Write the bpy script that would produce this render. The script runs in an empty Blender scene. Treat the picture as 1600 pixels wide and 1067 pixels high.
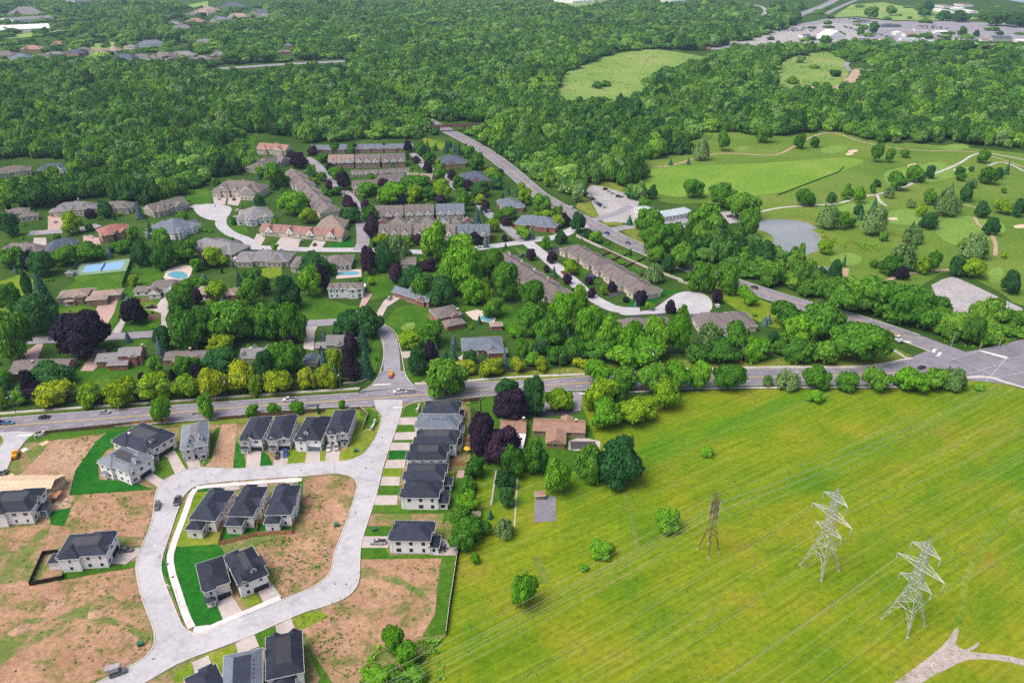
import bpy, bmesh, math, random
import numpy as np
from mathutils import Vector, Matrix, geometry
random.seed(11)
rng = np.random.default_rng(11)
R = math.radians
sc = bpy.context.scene
C = sc.collection

# ---------------------------------------------------------------- camera, sky, sun, exposure
cd = bpy.data.cameras.new("camera"); cam = bpy.data.objects.new("camera", cd); C.objects.link(cam)
cam.location = (0, 0, 185.0)                       # drone height in metres
cam.rotation_euler = (R(90 - 27.281), 0, 0)
cd.sensor_width = 36; cd.lens = 27.203
cd.clip_start = 1; cd.clip_end = 20000
sc.camera = cam
SUN_EL, SUN_AZ = 60, 248                          # azimuth clockwise from +Y
w = bpy.data.worlds.new("World"); sc.world = w; w.use_nodes = True
wn = w.node_tree.nodes; wl = w.node_tree.links
sky = wn.new("ShaderNodeTexSky"); sky.sky_type = 'NISHITA'; sky.sun_disc = False
sky.sun_elevation = R(SUN_EL); sky.sun_rotation = R(SUN_AZ); sky.air_density = 0.8; sky.dust_density = 6.0; sky.ozone_density = 0.6
bg = wn["Background"]; bg.inputs[1].default_value = 0.135
wl.new(sky.outputs[0], bg.inputs[0])
sd = bpy.data.lights.new("sun", 'SUN'); sd.energy = 1.3; sd.angle = R(36); sd.color = (1.0, 0.95, 0.88)
so = bpy.data.objects.new("sun", sd); C.objects.link(so)
sdir = Vector((math.sin(R(SUN_AZ))*math.cos(R(SUN_EL)), math.cos(R(SUN_AZ))*math.cos(R(SUN_EL)), math.sin(R(SUN_EL))))
so.rotation_euler = sdir.to_track_quat('Z', 'Y').to_euler()
vs = sc.view_settings
vs.view_transform = 'Standard'; vs.look = 'None'; vs.gamma = 1; vs.use_curve_mapping = False; vs.exposure = 0.68
cy = sc.cycles
cy.max_bounces = 5; cy.diffuse_bounces = 3; cy.glossy_bounces = 2; cy.transmission_bounces = 2; cy.volume_bounces = 0
cy.use_denoising = False; cy.use_adaptive_sampling = False; cy.sampling_pattern = 'BLUE_NOISE'; cy.caustics_reflective = False; cy.caustics_refractive = False

# ---------------------------------------------------------------- materials
MATS = {}
def nodes_of(name):
    m = bpy.data.materials.new(name); m.use_nodes = True
    nt = m.node_tree; b = nt.nodes["Principled BSDF"]
    MATS[name] = m
    return m, nt, b
def noise(nt, vec, scale, detail=4, rough=.6):
    n = nt.nodes.new("ShaderNodeTexNoise"); n.inputs["Scale"].default_value = scale
    n.inputs["Detail"].default_value = detail; n.inputs["Roughness"].default_value = rough
    if vec is not None: nt.links.new(vec, n.inputs["Vector"])
    return n.outputs["Fac"]
def ramp(nt, fac, stops):
    r = nt.nodes.new("ShaderNodeValToRGB"); e = r.color_ramp.elements
    while len(e) < len(stops): e.new(.5)
    for i, (p, c) in enumerate(stops):
        e[i].position = p; e[i].color = (*c, 1) if len(c) == 3 else c
    nt.links.new(fac, r.inputs[0]); return r.outputs[0]
def mixc(nt, fac, a, b, mode='MIX'):
    n = nt.nodes.new("ShaderNodeMix"); n.data_type = 'RGBA'; n.blend_type = mode
    if isinstance(fac, (int, float)): n.inputs[0].default_value = fac
    else: nt.links.new(fac, n.inputs[0])
    for i, x in ((6, a), (7, b)):
        if isinstance(x, tuple): n.inputs[i].default_value = (*x, 1)
        else: nt.links.new(x, n.inputs[i])
    return n.outputs[2]
def geo_pos(nt, scale=(1, 1, 1), rotz=0):
    g = nt.nodes.new("ShaderNodeNewGeometry"); mp = nt.nodes.new("ShaderNodeMapping")
    mp.inputs["Scale"].default_value = scale; mp.inputs["Rotation"].default_value = (0, 0, rotz)
    nt.links.new(g.outputs["Position"], mp.inputs[0]); return mp.outputs[0]
def bump(nt, b, h, strength=.3, dist=.1):
    n = nt.nodes.new("ShaderNodeBump"); n.inputs["Strength"].default_value = strength; n.inputs["Distance"].default_value = dist
    nt.links.new(h, n.inputs["Height"]); nt.links.new(n.outputs[0], b.inputs["Normal"])
def lo(c, k): return tuple(x*k for x in c)

def plain(name, col, rough=.7, var=.25, scale=1.5, metal=0, rnd=0.0, spec=.3):
    m, nt, b = nodes_of(name)
    p = geo_pos(nt)
    f = noise(nt, p, scale)
    c = ramp(nt, f, [(.3, lo(col, 1-var)), (.7, lo(col, 1+var))])
    if rnd:
        oi = nt.nodes.new("ShaderNodeObjectInfo")
        c = mixc(nt, 1.0, c, ramp(nt, oi.outputs["Random"], [(0, (1-rnd,)*3), (1, (1+rnd,)*3)]), 'MULTIPLY')
    nt.links.new(c, b.inputs["Base Color"])
    b.inputs["Roughness"].default_value = rough; b.inputs["Metallic"].default_value = metal
    b.inputs["Specular IOR Level"].default_value = spec
    return m
def grass(name, a, bcol, c, s1=.03, s2=.4, dry=None):
    m, nt, b = nodes_of(name)
    p = geo_pos(nt)
    f1 = noise(nt, p, s1, 5); f2 = noise(nt, p, s2, 6, .7); f3 = noise(nt, p, 2.2, 3)
    c1 = ramp(nt, f1, [(.3, a), (.55, bcol), (.72, c)])
    c2 = ramp(nt, f2, [(.25, (.6, .62, .6)), (.5, (1, 1, 1)), (.8, (1.35, 1.3, 1.2))])
    o = mixc(nt, 1.0, c1, c2, 'MULTIPLY')
    o = mixc(nt, 1.0, o, ramp(nt, f3, [(.3, (.78, .78, .78)), (.7, (1.2, 1.2, 1.2))]), 'MULTIPLY')
    nt.links.new(o, b.inputs["Base Color"]); b.inputs["Roughness"].default_value = .95
    b.inputs["Specular IOR Level"].default_value = .05
    bump(nt, b, f3, .6, .15)
    return m
COR = R(32)                                        # direction of the power corridor
def meadow_mat():
    m, nt, b = nodes_of("meadow_grass")
    p = geo_pos(nt); ps = geo_pos(nt, (.02, .5, 1), -COR); ps = ps
    n = nt.nodes.new("ShaderNodeMapping"); g = nt.nodes.new("ShaderNodeNewGeometry")
    vr = nt.nodes.new("ShaderNodeVectorRotate"); vr.rotation_type = 'Z_AXIS'; vr.inputs["Angle"].default_value = -COR
    nt.links.new(g.outputs["Position"], vr.inputs["Vector"])
    nt.links.new(vr.outputs[0], n.inputs[0]); n.inputs["Scale"].default_value = (.006, .22, 1)
    streak = noise(nt, n.outputs[0], 1.0, 5, .65)
    n2 = nt.nodes.new("ShaderNodeMapping"); nt.links.new(vr.outputs[0], n2.inputs[0]); n2.inputs["Scale"].default_value = (.03, .8, 1)
    fine = noise(nt, n2.outputs[0], 1.0, 4, .6)
    n3 = nt.nodes.new("ShaderNodeMapping"); nt.links.new(vr.outputs[0], n3.inputs[0]); n3.inputs["Scale"].default_value = (.004, .03, 1)
    band = noise(nt, n3.outputs[0], 1.0, 3, .5)
    patch = noise(nt, p, .035, 6, .6); dot = noise(nt, p, .5, 5, .7)
    col = ramp(nt, patch, [(.28, (.075, .165, .006)), (.48, (.14, .205, .008)), (.62, (.195, .215, .013)), (.74, (.21, .175, .035))])
    green = ramp(nt, band, [(.50, (0, 0, 0)), (.66, (.7, .7, .7))])
    gm = nt.nodes.new("ShaderNodeRGBToBW"); nt.links.new(green, gm.inputs[0])
    col = mixc(nt, gm.outputs[0], col, (.05, .175, .008))
    hay = ramp(nt, streak, [(.54, (0, 0, 0)), (.74, (.6, .6, .6))])
    hm = nt.nodes.new("ShaderNodeRGBToBW"); nt.links.new(hay, hm.inputs[0])
    col = mixc(nt, hm.outputs[0], col, (.26, .25, .06))
    col = mixc(nt, 1.0, col, ramp(nt, fine, [(.3, (.75, .8, .7)), (.7, (1.22, 1.18, 1.2))]), 'MULTIPLY')
    col = mixc(nt, 1.0, col, ramp(nt, dot, [(.25, (.6, .65, .6)), (.5, (1, 1, 1)), (.8, (1.3, 1.25, 1.2))]), 'MULTIPLY')
    nt.links.new(col, b.inputs["Base Color"]); b.inputs["Roughness"].default_value = .95
    b.inputs["Specular IOR Level"].default_value = .05
    bump(nt, b, dot, .7, .3)
meadow_mat()
grass("wild_ground", (.026, .068, .011), (.042, .092, .015), (.075, .118, .024))
grass("lawn_green", (.032, .105, .008), (.055, .138, .012), (.10, .165, .02), .05)
grass("sod_green", (.010, .095, .010), (.016, .12, .012), (.035, .14, .014), .05)
grass("lawn_dry", (.09, .19, .01), (.16, .22, .02), (.25, .24, .05), .05)
grass("verge_grass", (.10, .17, .02), (.15, .19, .03), (.22, .20, .06), .06)
grass("golf_rough", (.075, .155, .02), (.12, .195, .03), (.175, .21, .045), .012)
grass("fairway_grass", (.115, .235, .025), (.15, .265, .035), (.20, .28, .05), .02)
grass("green_grass", (.13, .235, .04), (.155, .26, .05), (.18, .275, .06), .05)
grass("hill_grass", (.13, .235, .045), (.19, .275, .07), (.27, .285, .11), .01)
grass("far_field", (.16, .26, .06), (.22, .32, .09), (.28, .33, .12), .008)
def soil_mat(name, a, bcol, gcol, gamt=.58):
    m, nt, b = nodes_of(name)
    p = geo_pos(nt)
    f1 = noise(nt, p, .06, 6, .65); f2 = noise(nt, p, .6, 6, .7); f3 = noise(nt, p, .11, 7, .7)
    c = ramp(nt, f1, [(.3, a), (.7, bcol)])
    g = nt.nodes.new("ShaderNodeRGBToBW"); nt.links.new(ramp(nt, f3, [(gamt-.05, (0, 0, 0)), (gamt+.06, (.8, .8, .8))]), g.inputs[0])
    c = mixc(nt, g.outputs[0], c, gcol)
    c = mixc(nt, 1.0, c, ramp(nt, f2, [(.25, (.6, .6, .6)), (.5, (1, 1, 1)), (.78, (1.4, 1.4, 1.4))]), 'MULTIPLY')
    nt.links.new(c, b.inputs["Base Color"]); b.inputs["Roughness"].default_value = .97; b.inputs["Specular IOR Level"].default_value = .05
    bump(nt, b, f2, .9, .4)
soil_mat("soil", (.27, .155, .095), (.42, .26, .17), (.12, .145, .035), .54)
soil_mat("soil_bare", (.29, .18, .115), (.41, .275, .185), (.16, .15, .07), .68)
soil_mat("soil_weedy", (.25, .16, .09), (.33, .22, .13), (.085, .16, .025), .48)
soil_mat("gravel_lot", (.29, .28, .285), (.38, .365, .37), (.25, .24, .21), .66)
soil_mat("track_gravel", (.31, .265, .245), (.41, .36, .335), (.2, .2, .10), .6)
soil_mat("brown_path", (.34, .24, .17), (.42, .32, .24), (.3, .24, .14), .7)
def road_mat(name, col, wear=.18):
    m, nt, b = nodes_of(name)
    p = geo_pos(nt)
    f1 = noise(nt, p, .05, 5); f2 = noise(nt, p, .7, 6, .7); f3 = noise(nt, p, .18, 3)
    c = ramp(nt, f1, [(.3, lo(col, 1-wear)), (.7, lo(col, 1+wear))])
    c = mixc(nt, 1.0, c, ramp(nt, f2, [(.3, (.86, .86, .86)), (.7, (1.1, 1.1, 1.1))]), 'MULTIPLY')
    c = mixc(nt, 1.0, c, ramp(nt, f3, [(.36, (.85, .85, .86)), (.5, (1, 1, 1))]), 'MULTIPLY')
    nt.links.new(c, b.inputs["Base Color"]); b.inputs["Roughness"].default_value = .85; b.inputs["Specular IOR Level"].default_value = .2
road_mat("street_concrete", (.41, .405, .43), .10)
road_mat("asphalt", (.20, .19, .225))
road_mat("old_asphalt", (.26, .25, .28))
road_mat("dark_asphalt", (.06, .06, .07))
road_mat("driveway_concrete", (.42, .37, .35), .1)
road_mat("driveway_pink", (.42, .29, .26), .12)
road_mat("sidewalk_concrete", (.47, .44, .42), .08)
road_mat("fresh_sidewalk", (.62, .56, .55), .05)
road_mat("kerb_concrete", (.48, .45, .43), .08)
plain("road_paint", (.6, .6, .58), .6, .12)
plain("yellow_paint", (.55, .40, .12), .6, .15)
plain("sand", (.52, .42, .30), .95, .1)
plain("court_green", (.17, .27, .17), .8, .05); plain("court_blue", (.20, .36, .60), .8, .04)
plain("pool_deck", (.50, .42, .38), .8, .1); plain("white_deck", (.66, .66, .66), .7, .06)
plain("rail_ballast", (.2, .18, .17), .9)
plain("plywood", (.58, .44, .30), .8, .12, .5); plain("new_wood", (.42, .22, .10), .8, .2, .8)
plain("old_wood", (.13, .085, .055), .85, .3); plain("black_fence", (.015, .015, .017), .5, .1)
plain("vinyl", (.55, .52, .47), .6, .06); plain("pole_wood", (.16, .14, .12), .9, .2); plain("pale_steel", (.50, .52, .53), .45, .1, 1.5, .3)
plain("galvanised", (.42, .44, .455), .5, .2, .8, .2); plain("rust_steel", (.17, .115, .085), .7, .25, .8, .2)
plain("wire_metal", (.34, .34, .26), .5, .05); plain("wire_dark", (.10, .10, .11), .5, .05)
plain("fascia_white", (.55, .55, .55), .6, .05); plain("fascia_dark", (.05, .052, .06), .6, .05); plain("fascia_tan", (.40, .34, .28), .6, .05)
plain("frame_white", (.72, .72, .72), .5, .03); plain("frame_dark", (.03, .03, .035), .4, .05)
plain("garage_dark", (.025, .026, .032), .45, .1); plain("garage_white", (.62, .61, .60), .5, .05); plain("garage_grey", (.13, .15, .19), .45, .08)
plain("chimney_brick", (.26, .105, .075), .9, .2, 3); plain("chimney_stone", (.35, .31, .27), .9, .2, 3); plain("white_cap", (.65, .65, .64), .6, .05)
plain("tyre", (.02, .02, .022), .8, .1); plain("rubber_black", (.02, .02, .02), .8, .1)
plain("umbrella_yellow", (.75, .42, .02), .8, .1); plain("cover_turquoise", (.03, .42, .38), .6, .05); plain("canvas_white", (.72, .72, .71), .7, .05)
plain("machine_yellow", (.72, .32, .02), .45, .1); plain("signal_yellow", (.75, .50, .02), .5, .05); plain("lamp_white", (.75, .75, .72), .4, .03)
plain("stone_wall", (.30, .24, .20), .9, .25, 1.2); plain("bridge_steel", (.17, .10, .085), .8, .2, .3); plain("bridge_concrete", (.36, .32, .29), .9, .15, .3)
plain("tank_pink", (.50, .35, .33), .5, .08); plain("bin_green", (.02, .12, .07), .5, .1)
plain("flower_red", (.4, .08, .06), .9, .4, 2); plain("mulch", (.13, .075, .05), .95, .2, 2)
def shingle(name, col, var=.14, rnd=.10):
    m, nt, b = nodes_of(name)
    tc = nt.nodes.new("ShaderNodeTexCoord")
    f1 = noise(nt, tc.outputs["Object"], .35, 4); f2 = noise(nt, tc.outputs["Object"], 3.5, 4, .7)
    wv = nt.nodes.new("ShaderNodeTexWave"); wv.bands_direction = 'Z'; wv.inputs["Scale"].default_value = 1.6; wv.inputs["Distortion"].default_value = .6
    nt.links.new(tc.outputs["Object"], wv.inputs["Vector"])
    c = ramp(nt, f1, [(.3, lo(col, 1-var)), (.7, lo(col, 1+var))])
    c = mixc(nt, 1.0, c, ramp(nt, f2, [(.3, (.68, .68, .68)), (.7, (1.34, 1.34, 1.34))]), 'MULTIPLY')
    c = mixc(nt, 1.0, c, ramp(nt, wv.outputs["Fac"], [(0, (.78, .78, .78)), (.5, (1.08, 1.08, 1.08))]), 'MULTIPLY')
    oi = nt.nodes.new("ShaderNodeObjectInfo")
    c = mixc(nt, 1.0, c, ramp(nt, oi.outputs["Random"], [(0, (1-rnd,)*3), (1, (1+rnd,)*3)]), 'MULTIPLY')
    nt.links.new(c, b.inputs["Base Color"]); b.inputs["Roughness"].default_value = .8; b.inputs["Specular IOR Level"].default_value = .25
    bump(nt, b, f2, .4, .03)
shingle("roof_charcoal", (.024, .030, .048), .2, .2); shingle("roof_slate", (.16, .185, .215)); shingle("roof_deck", (.05, .053, .062))
shingle("roof_taupe", (.155, .133, .128)); shingle("roof_brown", (.27, .16, .12)); shingle("roof_red", (.30, .13, .11))
shingle("roof_navy", (.07, .085, .125)); shingle("roof_grey", (.19, .185, .195)); shingle("roof_bluegrey", (.13, .155, .195)); shingle("roof_tan", (.27, .205, .17)); shingle("roof_pale", (.34, .40, .44))
shingle("roof_white", (.68, .68, .66)); shingle("roof_clay", (.30, .165, .14))
def wall_mat(name, a, bcol, scale=.5, rough=.9):
    m, nt, b = nodes_of(name)
    tc = nt.nodes.new("ShaderNodeTexCoord")
    f = noise(nt, tc.outputs["Object"], scale, 5, .7)
    bk = nt.nodes.new("ShaderNodeTexBrick"); bk.inputs["Scale"].default_value = 7; bk.inputs["Mortar Size"].default_value = .02
    for i in (1, 2): bk.inputs[i].default_value = (1, 1, 1, 1)
    bk.inputs["Color2"].default_value = (.93, .93, .93, 1); bk.inputs["Mortar"].default_value = (.9, .9, .9, 1)
    nt.links.new(tc.outputs["Object"], bk.inputs["Vector"])
    c = mixc(nt, 1.0, ramp(nt, f, [(.3, a), (.7, bcol)]), bk.outputs["Color"], 'MULTIPLY')
    nt.links.new(c, b.inputs["Base Color"]); b.inputs["Roughness"].default_value = rough; b.inputs["Specular IOR Level"].default_value = .2
wall_mat("wall_white", (.80, .79, .80), (.88, .87, .88)); wall_mat("wall_stucco", (.62, .58, .56), (.72, .69, .67)); wall_mat("wall_grey", (.44, .43, .43), (.56, .55, .55))
wall_mat("wall_taupe", (.40, .35, .31), (.50, .45, .41)); wall_mat("wall_brick", (.30, .105, .075), (.42, .16, .115)); wall_mat("wall_brown", (.28, .18, .12), (.38, .26, .18))
wall_mat("wall_beige", (.54, .47, .39), (.66, .59, .50)); wall_mat("wall_stone", (.30, .27, .22), (.45, .41, .34)); wall_mat("wall_pinkbrick", (.32, .19, .15), (.42, .27, .22))
wall_mat("wall_blue", (.12, .16, .26), (.17, .22, .33))
m, nt, b = nodes_of("glass_dark"); b.inputs["Base Color"].default_value = (.018, .022, .030, 1); b.inputs["Roughness"].default_value = .12; b.inputs["Specular IOR Level"].default_value = .6
m, nt, b = nodes_of("solar_panel"); b.inputs["Base Color"].default_value = (.10, .14, .30, 1); b.inputs["Roughness"].default_value = .2
m, nt, b = nodes_of("water_pond")
f = noise(nt, geo_pos(nt), .02, 4)
nt.links.new(ramp(nt, f, [(.35, (.17, .19, .185)), (.65, (.26, .28, .28))]), b.inputs["Base Color"]); b.inputs["Roughness"].default_value = .12
bump(nt, b, noise(nt, geo_pos(nt), 1.2, 3), .15, .05)
m, nt, b = nodes_of("water_pool"); b.inputs["Base Color"].default_value = (.12, .33, .42, 1); b.inputs["Roughness"].default_value = .08
bump(nt, b, noise(nt, geo_pos(nt), 1.5, 3), .2, .05)
m, nt, b = nodes_of("water_lake"); b.inputs["Base Color"].default_value = (.30, .36, .45, 1); b.inputs["Roughness"].default_value = .35
def paint(name, col):
    m, nt, b = nodes_of(name); b.inputs["Base Color"].default_value = (*col, 1); b.inputs["Roughness"].default_value = .28
    b.inputs["Coat Weight"].default_value = .4; b.inputs["Metallic"].default_value = .1
for n_, c_ in (("white", (.62, .62, .62)), ("silver", (.36, .37, .39)), ("black", (.015, .015, .018)), ("grey", (.10, .105, .115)), ("blue", (.02, .06, .25)), ("red", (.28, .02, .02)), ("teal", (.08, .2, .32))): paint("paint_"+n_, c_)

def leaf_mat(name, dark, mid, light, trans=.28, big=0):
    m = bpy.data.materials.new(name); m.use_nodes = True; MATS[name] = m
    nt = m.node_tree; nt.nodes.clear()
    out = nt.nodes.new("ShaderNodeOutputMaterial")
    oi = nt.nodes.new("ShaderNodeObjectInfo"); g = nt.nodes.new("ShaderNodeNewGeometry")
    f1 = noise(nt, g.outputs["Position"], .35, 3)
    f2 = g.outputs["Random Per Island"]
    add = nt.nodes.new("ShaderNodeMath"); add.operation = 'MULTIPLY_ADD'; add.inputs[1].default_value = .55
    nt.links.new(oi.outputs["Random"], add.inputs[0])
    a2 = nt.nodes.new("ShaderNodeMath"); a2.operation = 'MULTIPLY_ADD'; a2.inputs[1].default_value = .35; a2.inputs[2].default_value = -.02
    nt.links.new(f1, a2.inputs[0]); nt.links.new(a2.outputs[0], add.inputs[2])
    c = ramp(nt, add.outputs[0], [(.12, dark), (.45, mid), (.78, light)])
    if big:   # stands of different species
        fb = noise(nt, g.outputs["Position"], .012, 4, .6)
        c = mixc(nt, 1.0, c, ramp(nt, fb, [(.3, (.58, .68, .72)), (.5, (1, 1, 1)), (.68, (1.5, 1.28, 1.1))]), 'MULTIPLY')
    c = mixc(nt, 1.0, c, ramp(nt, f2, [(0, (.68, .70, .66)), (1, (1.32, 1.30, 1.34))]), 'MULTIPLY')
    d = nt.nodes.new("ShaderNodeBsdfDiffuse"); t = nt.nodes.new("ShaderNodeBsdfTranslucent"); mx = nt.nodes.new("ShaderNodeMixShader")
    nt.links.new(c, d.inputs[0]); nt.links.new(c, t.inputs[0]); mx.inputs[0].default_value = trans
    nt.links.new(d.outputs[0], mx.inputs[1]); nt.links.new(t.outputs[0], mx.inputs[2]); nt.links.new(mx.outputs[0], out.inputs[0])
leaf_mat("leaf_green", (0.055, 0.171, 0.020), (0.094, 0.259, 0.026), (0.154, 0.341, 0.037))
leaf_mat("leaf_bright", (0.094, 0.275, 0.015), (0.143, 0.363, 0.022), (0.198, 0.418, 0.031))
leaf_mat("leaf_dark", (0.033, 0.116, 0.033), (0.046, 0.154, 0.040), (0.072, 0.193, 0.046))
leaf_mat("leaf_lime", (0.165, 0.330, 0.015), (0.231, 0.396, 0.020), (0.297, 0.440, 0.029))
leaf_mat("leaf_yellow", (0.209, 0.330, 0.013), (0.297, 0.396, 0.015), (0.396, 0.462, 0.022))
leaf_mat("leaf_purple", (0.024, 0.019, 0.034), (0.042, 0.027, 0.050), (0.085, 0.042, 0.070), .12)
leaf_mat("leaf_blue", (0.094, 0.176, 0.176), (0.138, 0.231, 0.237), (0.187, 0.286, 0.297), .12)
leaf_mat("leaf_spruce", (0.044, 0.138, 0.073), (0.064, 0.182, 0.094), (0.088, 0.220, 0.110), .12)
leaf_mat("leaf_willow", (0.143, 0.275, 0.083), (0.198, 0.341, 0.105), (0.264, 0.385, 0.143))
leaf_mat("leaf_wood", (0.050, 0.153, 0.024), (0.106, 0.266, 0.031), (0.201, 0.389, 0.045), .28, 1)
leaf_mat("leaf_wood_dark", (0.031, 0.106, 0.028), (0.061, 0.177, 0.035), (0.130, 0.283, 0.047), .28, 1)
leaf_mat("leaf_wood_light", (0.088, 0.224, 0.047), (0.159, 0.336, 0.065), (0.236, 0.437, 0.100), .28, 1)
plain("bark", (.11, .085, .065), .95, .25, 2)

# ---------------------------------------------------------------- helpers
def link(name, me, parent=None, loc=None, rotz=0):
    o = bpy.data.objects.new(name, me); C.objects.link(o)
    if parent is not None: o.parent = parent
    if loc is not None: o.location = loc
    if rotz: o.rotation_euler = (0, 0, rotz)
    return o
def tag(o, label, cat, group=None):
    o["label"] = label; o["category"] = cat
    if group: o["group"] = group
    return o
def thing(name, label, cat, loc=(0, 0, 0), rotz=0, group=None):
    return tag(link(name, None, None, loc, rotz), label, cat, group)
class MB:
    """collects faces, then becomes one mesh"""
    def __init__(s): s.v = []; s.f = []; s.m = []
    def face(s, pts, mi=0):
        n = len(s.v); s.v += [tuple(p) for p in pts]; s.f.append(tuple(range(n, n+len(pts)))); s.m.append(mi)
    def box(s, x0, y0, z0, x1, y1, z1, mi=0, bottom=True):
        n = len(s.v)
        s.v += [(x0,y0,z0),(x1,y0,z0),(x1,y1,z0),(x0,y1,z0),(x0,y0,z1),(x1,y0,z1),(x1,y1,z1),(x0,y1,z1)]
        fs = [(4,5,6,7),(0,1,5,4),(1,2,6,5),(2,3,7,6),(3,0,4,7)] + ([(3,2,1,0)] if bottom else [])
        for q in fs: s.f.append(tuple(n+i for i in q)); s.m.append(mi)
    def bar(s, a, b, r, mi=0, sides=4):
        a = Vector(a); b = Vector(b); d = (b-a)
        if d.length < 1e-6: return
        d.normalize(); u = d.orthogonal().normalized(); v = d.cross(u); n = len(s.v)
        for p in (a, b):
            for i in range(sides):
                t = 2*math.pi*i/sides + math.pi/4; s.v.append(tuple(p + (u*math.cos(t)+v*math.sin(t))*r))
        for i in range(sides):
            j = (i+1) % sides; s.f.append((n+i, n+j, n+sides+j, n+sides+i)); s.m.append(mi)
        s.f.append(tuple(n+sides+i for i in range(sides))); s.m.append(mi)
        s.f.append(tuple(n+sides-1-i for i in range(sides))); s.m.append(mi)
    def lathe(s, c, prof, n=10, mi=0):
        k = len(s.v)
        for (r, z) in prof:
            for i in range(n):
                t = 2*math.pi*i/n; s.v.append((c[0]+r*math.cos(t), c[1]+r*math.sin(t), c[2]+z))
        for a in range(len(prof)-1):
            for i in range(n):
                j = (i+1) % n; s.f.append((k+a*n+i, k+a*n+j, k+(a+1)*n+j, k+(a+1)*n+i)); s.m.append(mi)
        s.f.append(tuple(k+(len(prof)-1)*n+i for i in range(n))); s.m.append(mi)
    def mesh(s, name, mats):
        me = bpy.data.meshes.new(name); me.from_pydata(s.v, [], s.f)
        for q in (mats if isinstance(mats, (list, tuple)) else [mats]): me.materials.append(MATS[q])
        if any(s.m): me.polygons.foreach_set("material_index", s.m)
        me.update(); return me
    def build(s, name, mats, parent=None, loc=None, rotz=0): return link(name, s.mesh(name, mats), parent, loc, rotz)

def smooth_line(pts, n=5, closed=False):
    P = [Vector((p[0], p[1])) for p in pts]; out = []; L = len(P)
    for i in range(L if closed else L-1):
        a = P[(i-1) % L] if closed or i > 0 else P[i]*2-P[i+1]
        b_, c = P[i], P[(i+1) % L]
        d = P[(i+2) % L] if closed or i+2 < L else c*2-b_
        for k in range(n):
            t = k/n
            out.append(.5*((2*b_)+(-a+c)*t+(2*a-5*b_+4*c-d)*t*t+(-a+3*b_-3*c+d)*t**3))
    if not closed: out.append(P[-1])
    return out
ZC = {}; AVOID = []; AVOID_L = []; HOUSES = []
def lev(layer):
    """flush sheets lie about 4 mm above one another inside a layer"""
    i = ZC.get(layer, 0); ZC[layer] = i+1
    return layer + (i % 12)*.004
def sheet(name, pts, layer, mat, smooth=0, hole=None, parent=None, tilt=0):
    pts = smooth_line(pts, smooth, True) if smooth else [Vector(p) for p in pts]
    c = sum(pts, Vector((0, 0)))/len(pts)
    loops = [[Vector((p.x-c.x, p.y-c.y, 0)) for p in pts]]
    if hole is not None:
        hp = smooth_line(hole, smooth, True) if smooth else [Vector(p) for p in hole]
        loops.append([Vector((p.x-c.x, p.y-c.y, 0)) for p in hp])
    if layer >= .12 and name not in ('lawn', 'flower_bed', 'bare_soil') and len(pts) < 60: AVOID.append([(p.x, p.y) for p in pts])
    tr = geometry.tessellate_polygon(loops)
    vv = [p for l in loops for p in l]
    me = bpy.data.meshes.new(name)
    fs = []
    for t in tr:
        a, b_, d = (vv[i] for i in t)
        if (b_-a).cross(d-a).z < 0: t = (t[0], t[2], t[1])
        fs.append(tuple(t))
    me.from_pydata([tuple(v) for v in vv], [], fs); me.materials.append(MATS[mat]); me.update()
    o = link(name, me, parent, Vector((c.x, c.y, lev(layer))) - (parent.location if parent else Vector()))
    if parent is None: o["kind"] = "structure"
    return o
def offset_line(P, d):
    out = []
    for i, p in enumerate(P):
        t = (P[min(i+1, len(P)-1)]-P[max(i-1, 0)]).normalized()
        out.append(p + Vector((-t.y, t.x))*d)
    return out
def strip(name, pts, width, layer, mat, smooth=5, parent=None, h=0, kind="structure"):
    P = smooth_line(pts, smooth) if smooth else [Vector(p) for p in pts]
    if layer >= .2 and width > 3 or name == 'pavement': AVOID_L.append((P, width))
    A = offset_line(P, width/2); B = offset_line(P, -width/2)
    mb = MB(); c = P[len(P)//2]; z = lev(layer)
    n = len(P)
    mb.v = [(p.x-c.x, p.y-c.y, h) for p in A]+[(p.x-c.x, p.y-c.y, h) for p in B]
    for i in range(n-1): mb.f.append((n+i, n+i+1, i+1, i)); mb.m.append(0)
    if h:
        mb.v += [(p.x-c.x, p.y-c.y, -.3) for p in A]+[(p.x-c.x, p.y-c.y, -.3) for p in B]
        for i in range(n-1):
            mb.f.append((i, i+1, 2*n+i+1, 2*n+i)); mb.m.append(0)
            mb.f.append((n+i+1, n+i, 3*n+i, 3*n+i+1)); mb.m.append(0)
        mb.f.append((0, 2*n, 3*n, n)); mb.m.append(0); mb.f.append((n-1, 2*n-1, 4*n-1, 3*n-1)); mb.m.append(0)
    o = mb.build(name, mat, parent, Vector((c.x, c.y, z)) - (parent.location if parent else Vector()))
    if parent is None: o["kind"] = kind
    return o
def kerb(pts, smooth=4): return strip("kerb", pts, .38, .30, "kerb_concrete", smooth, h=.06)
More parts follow.
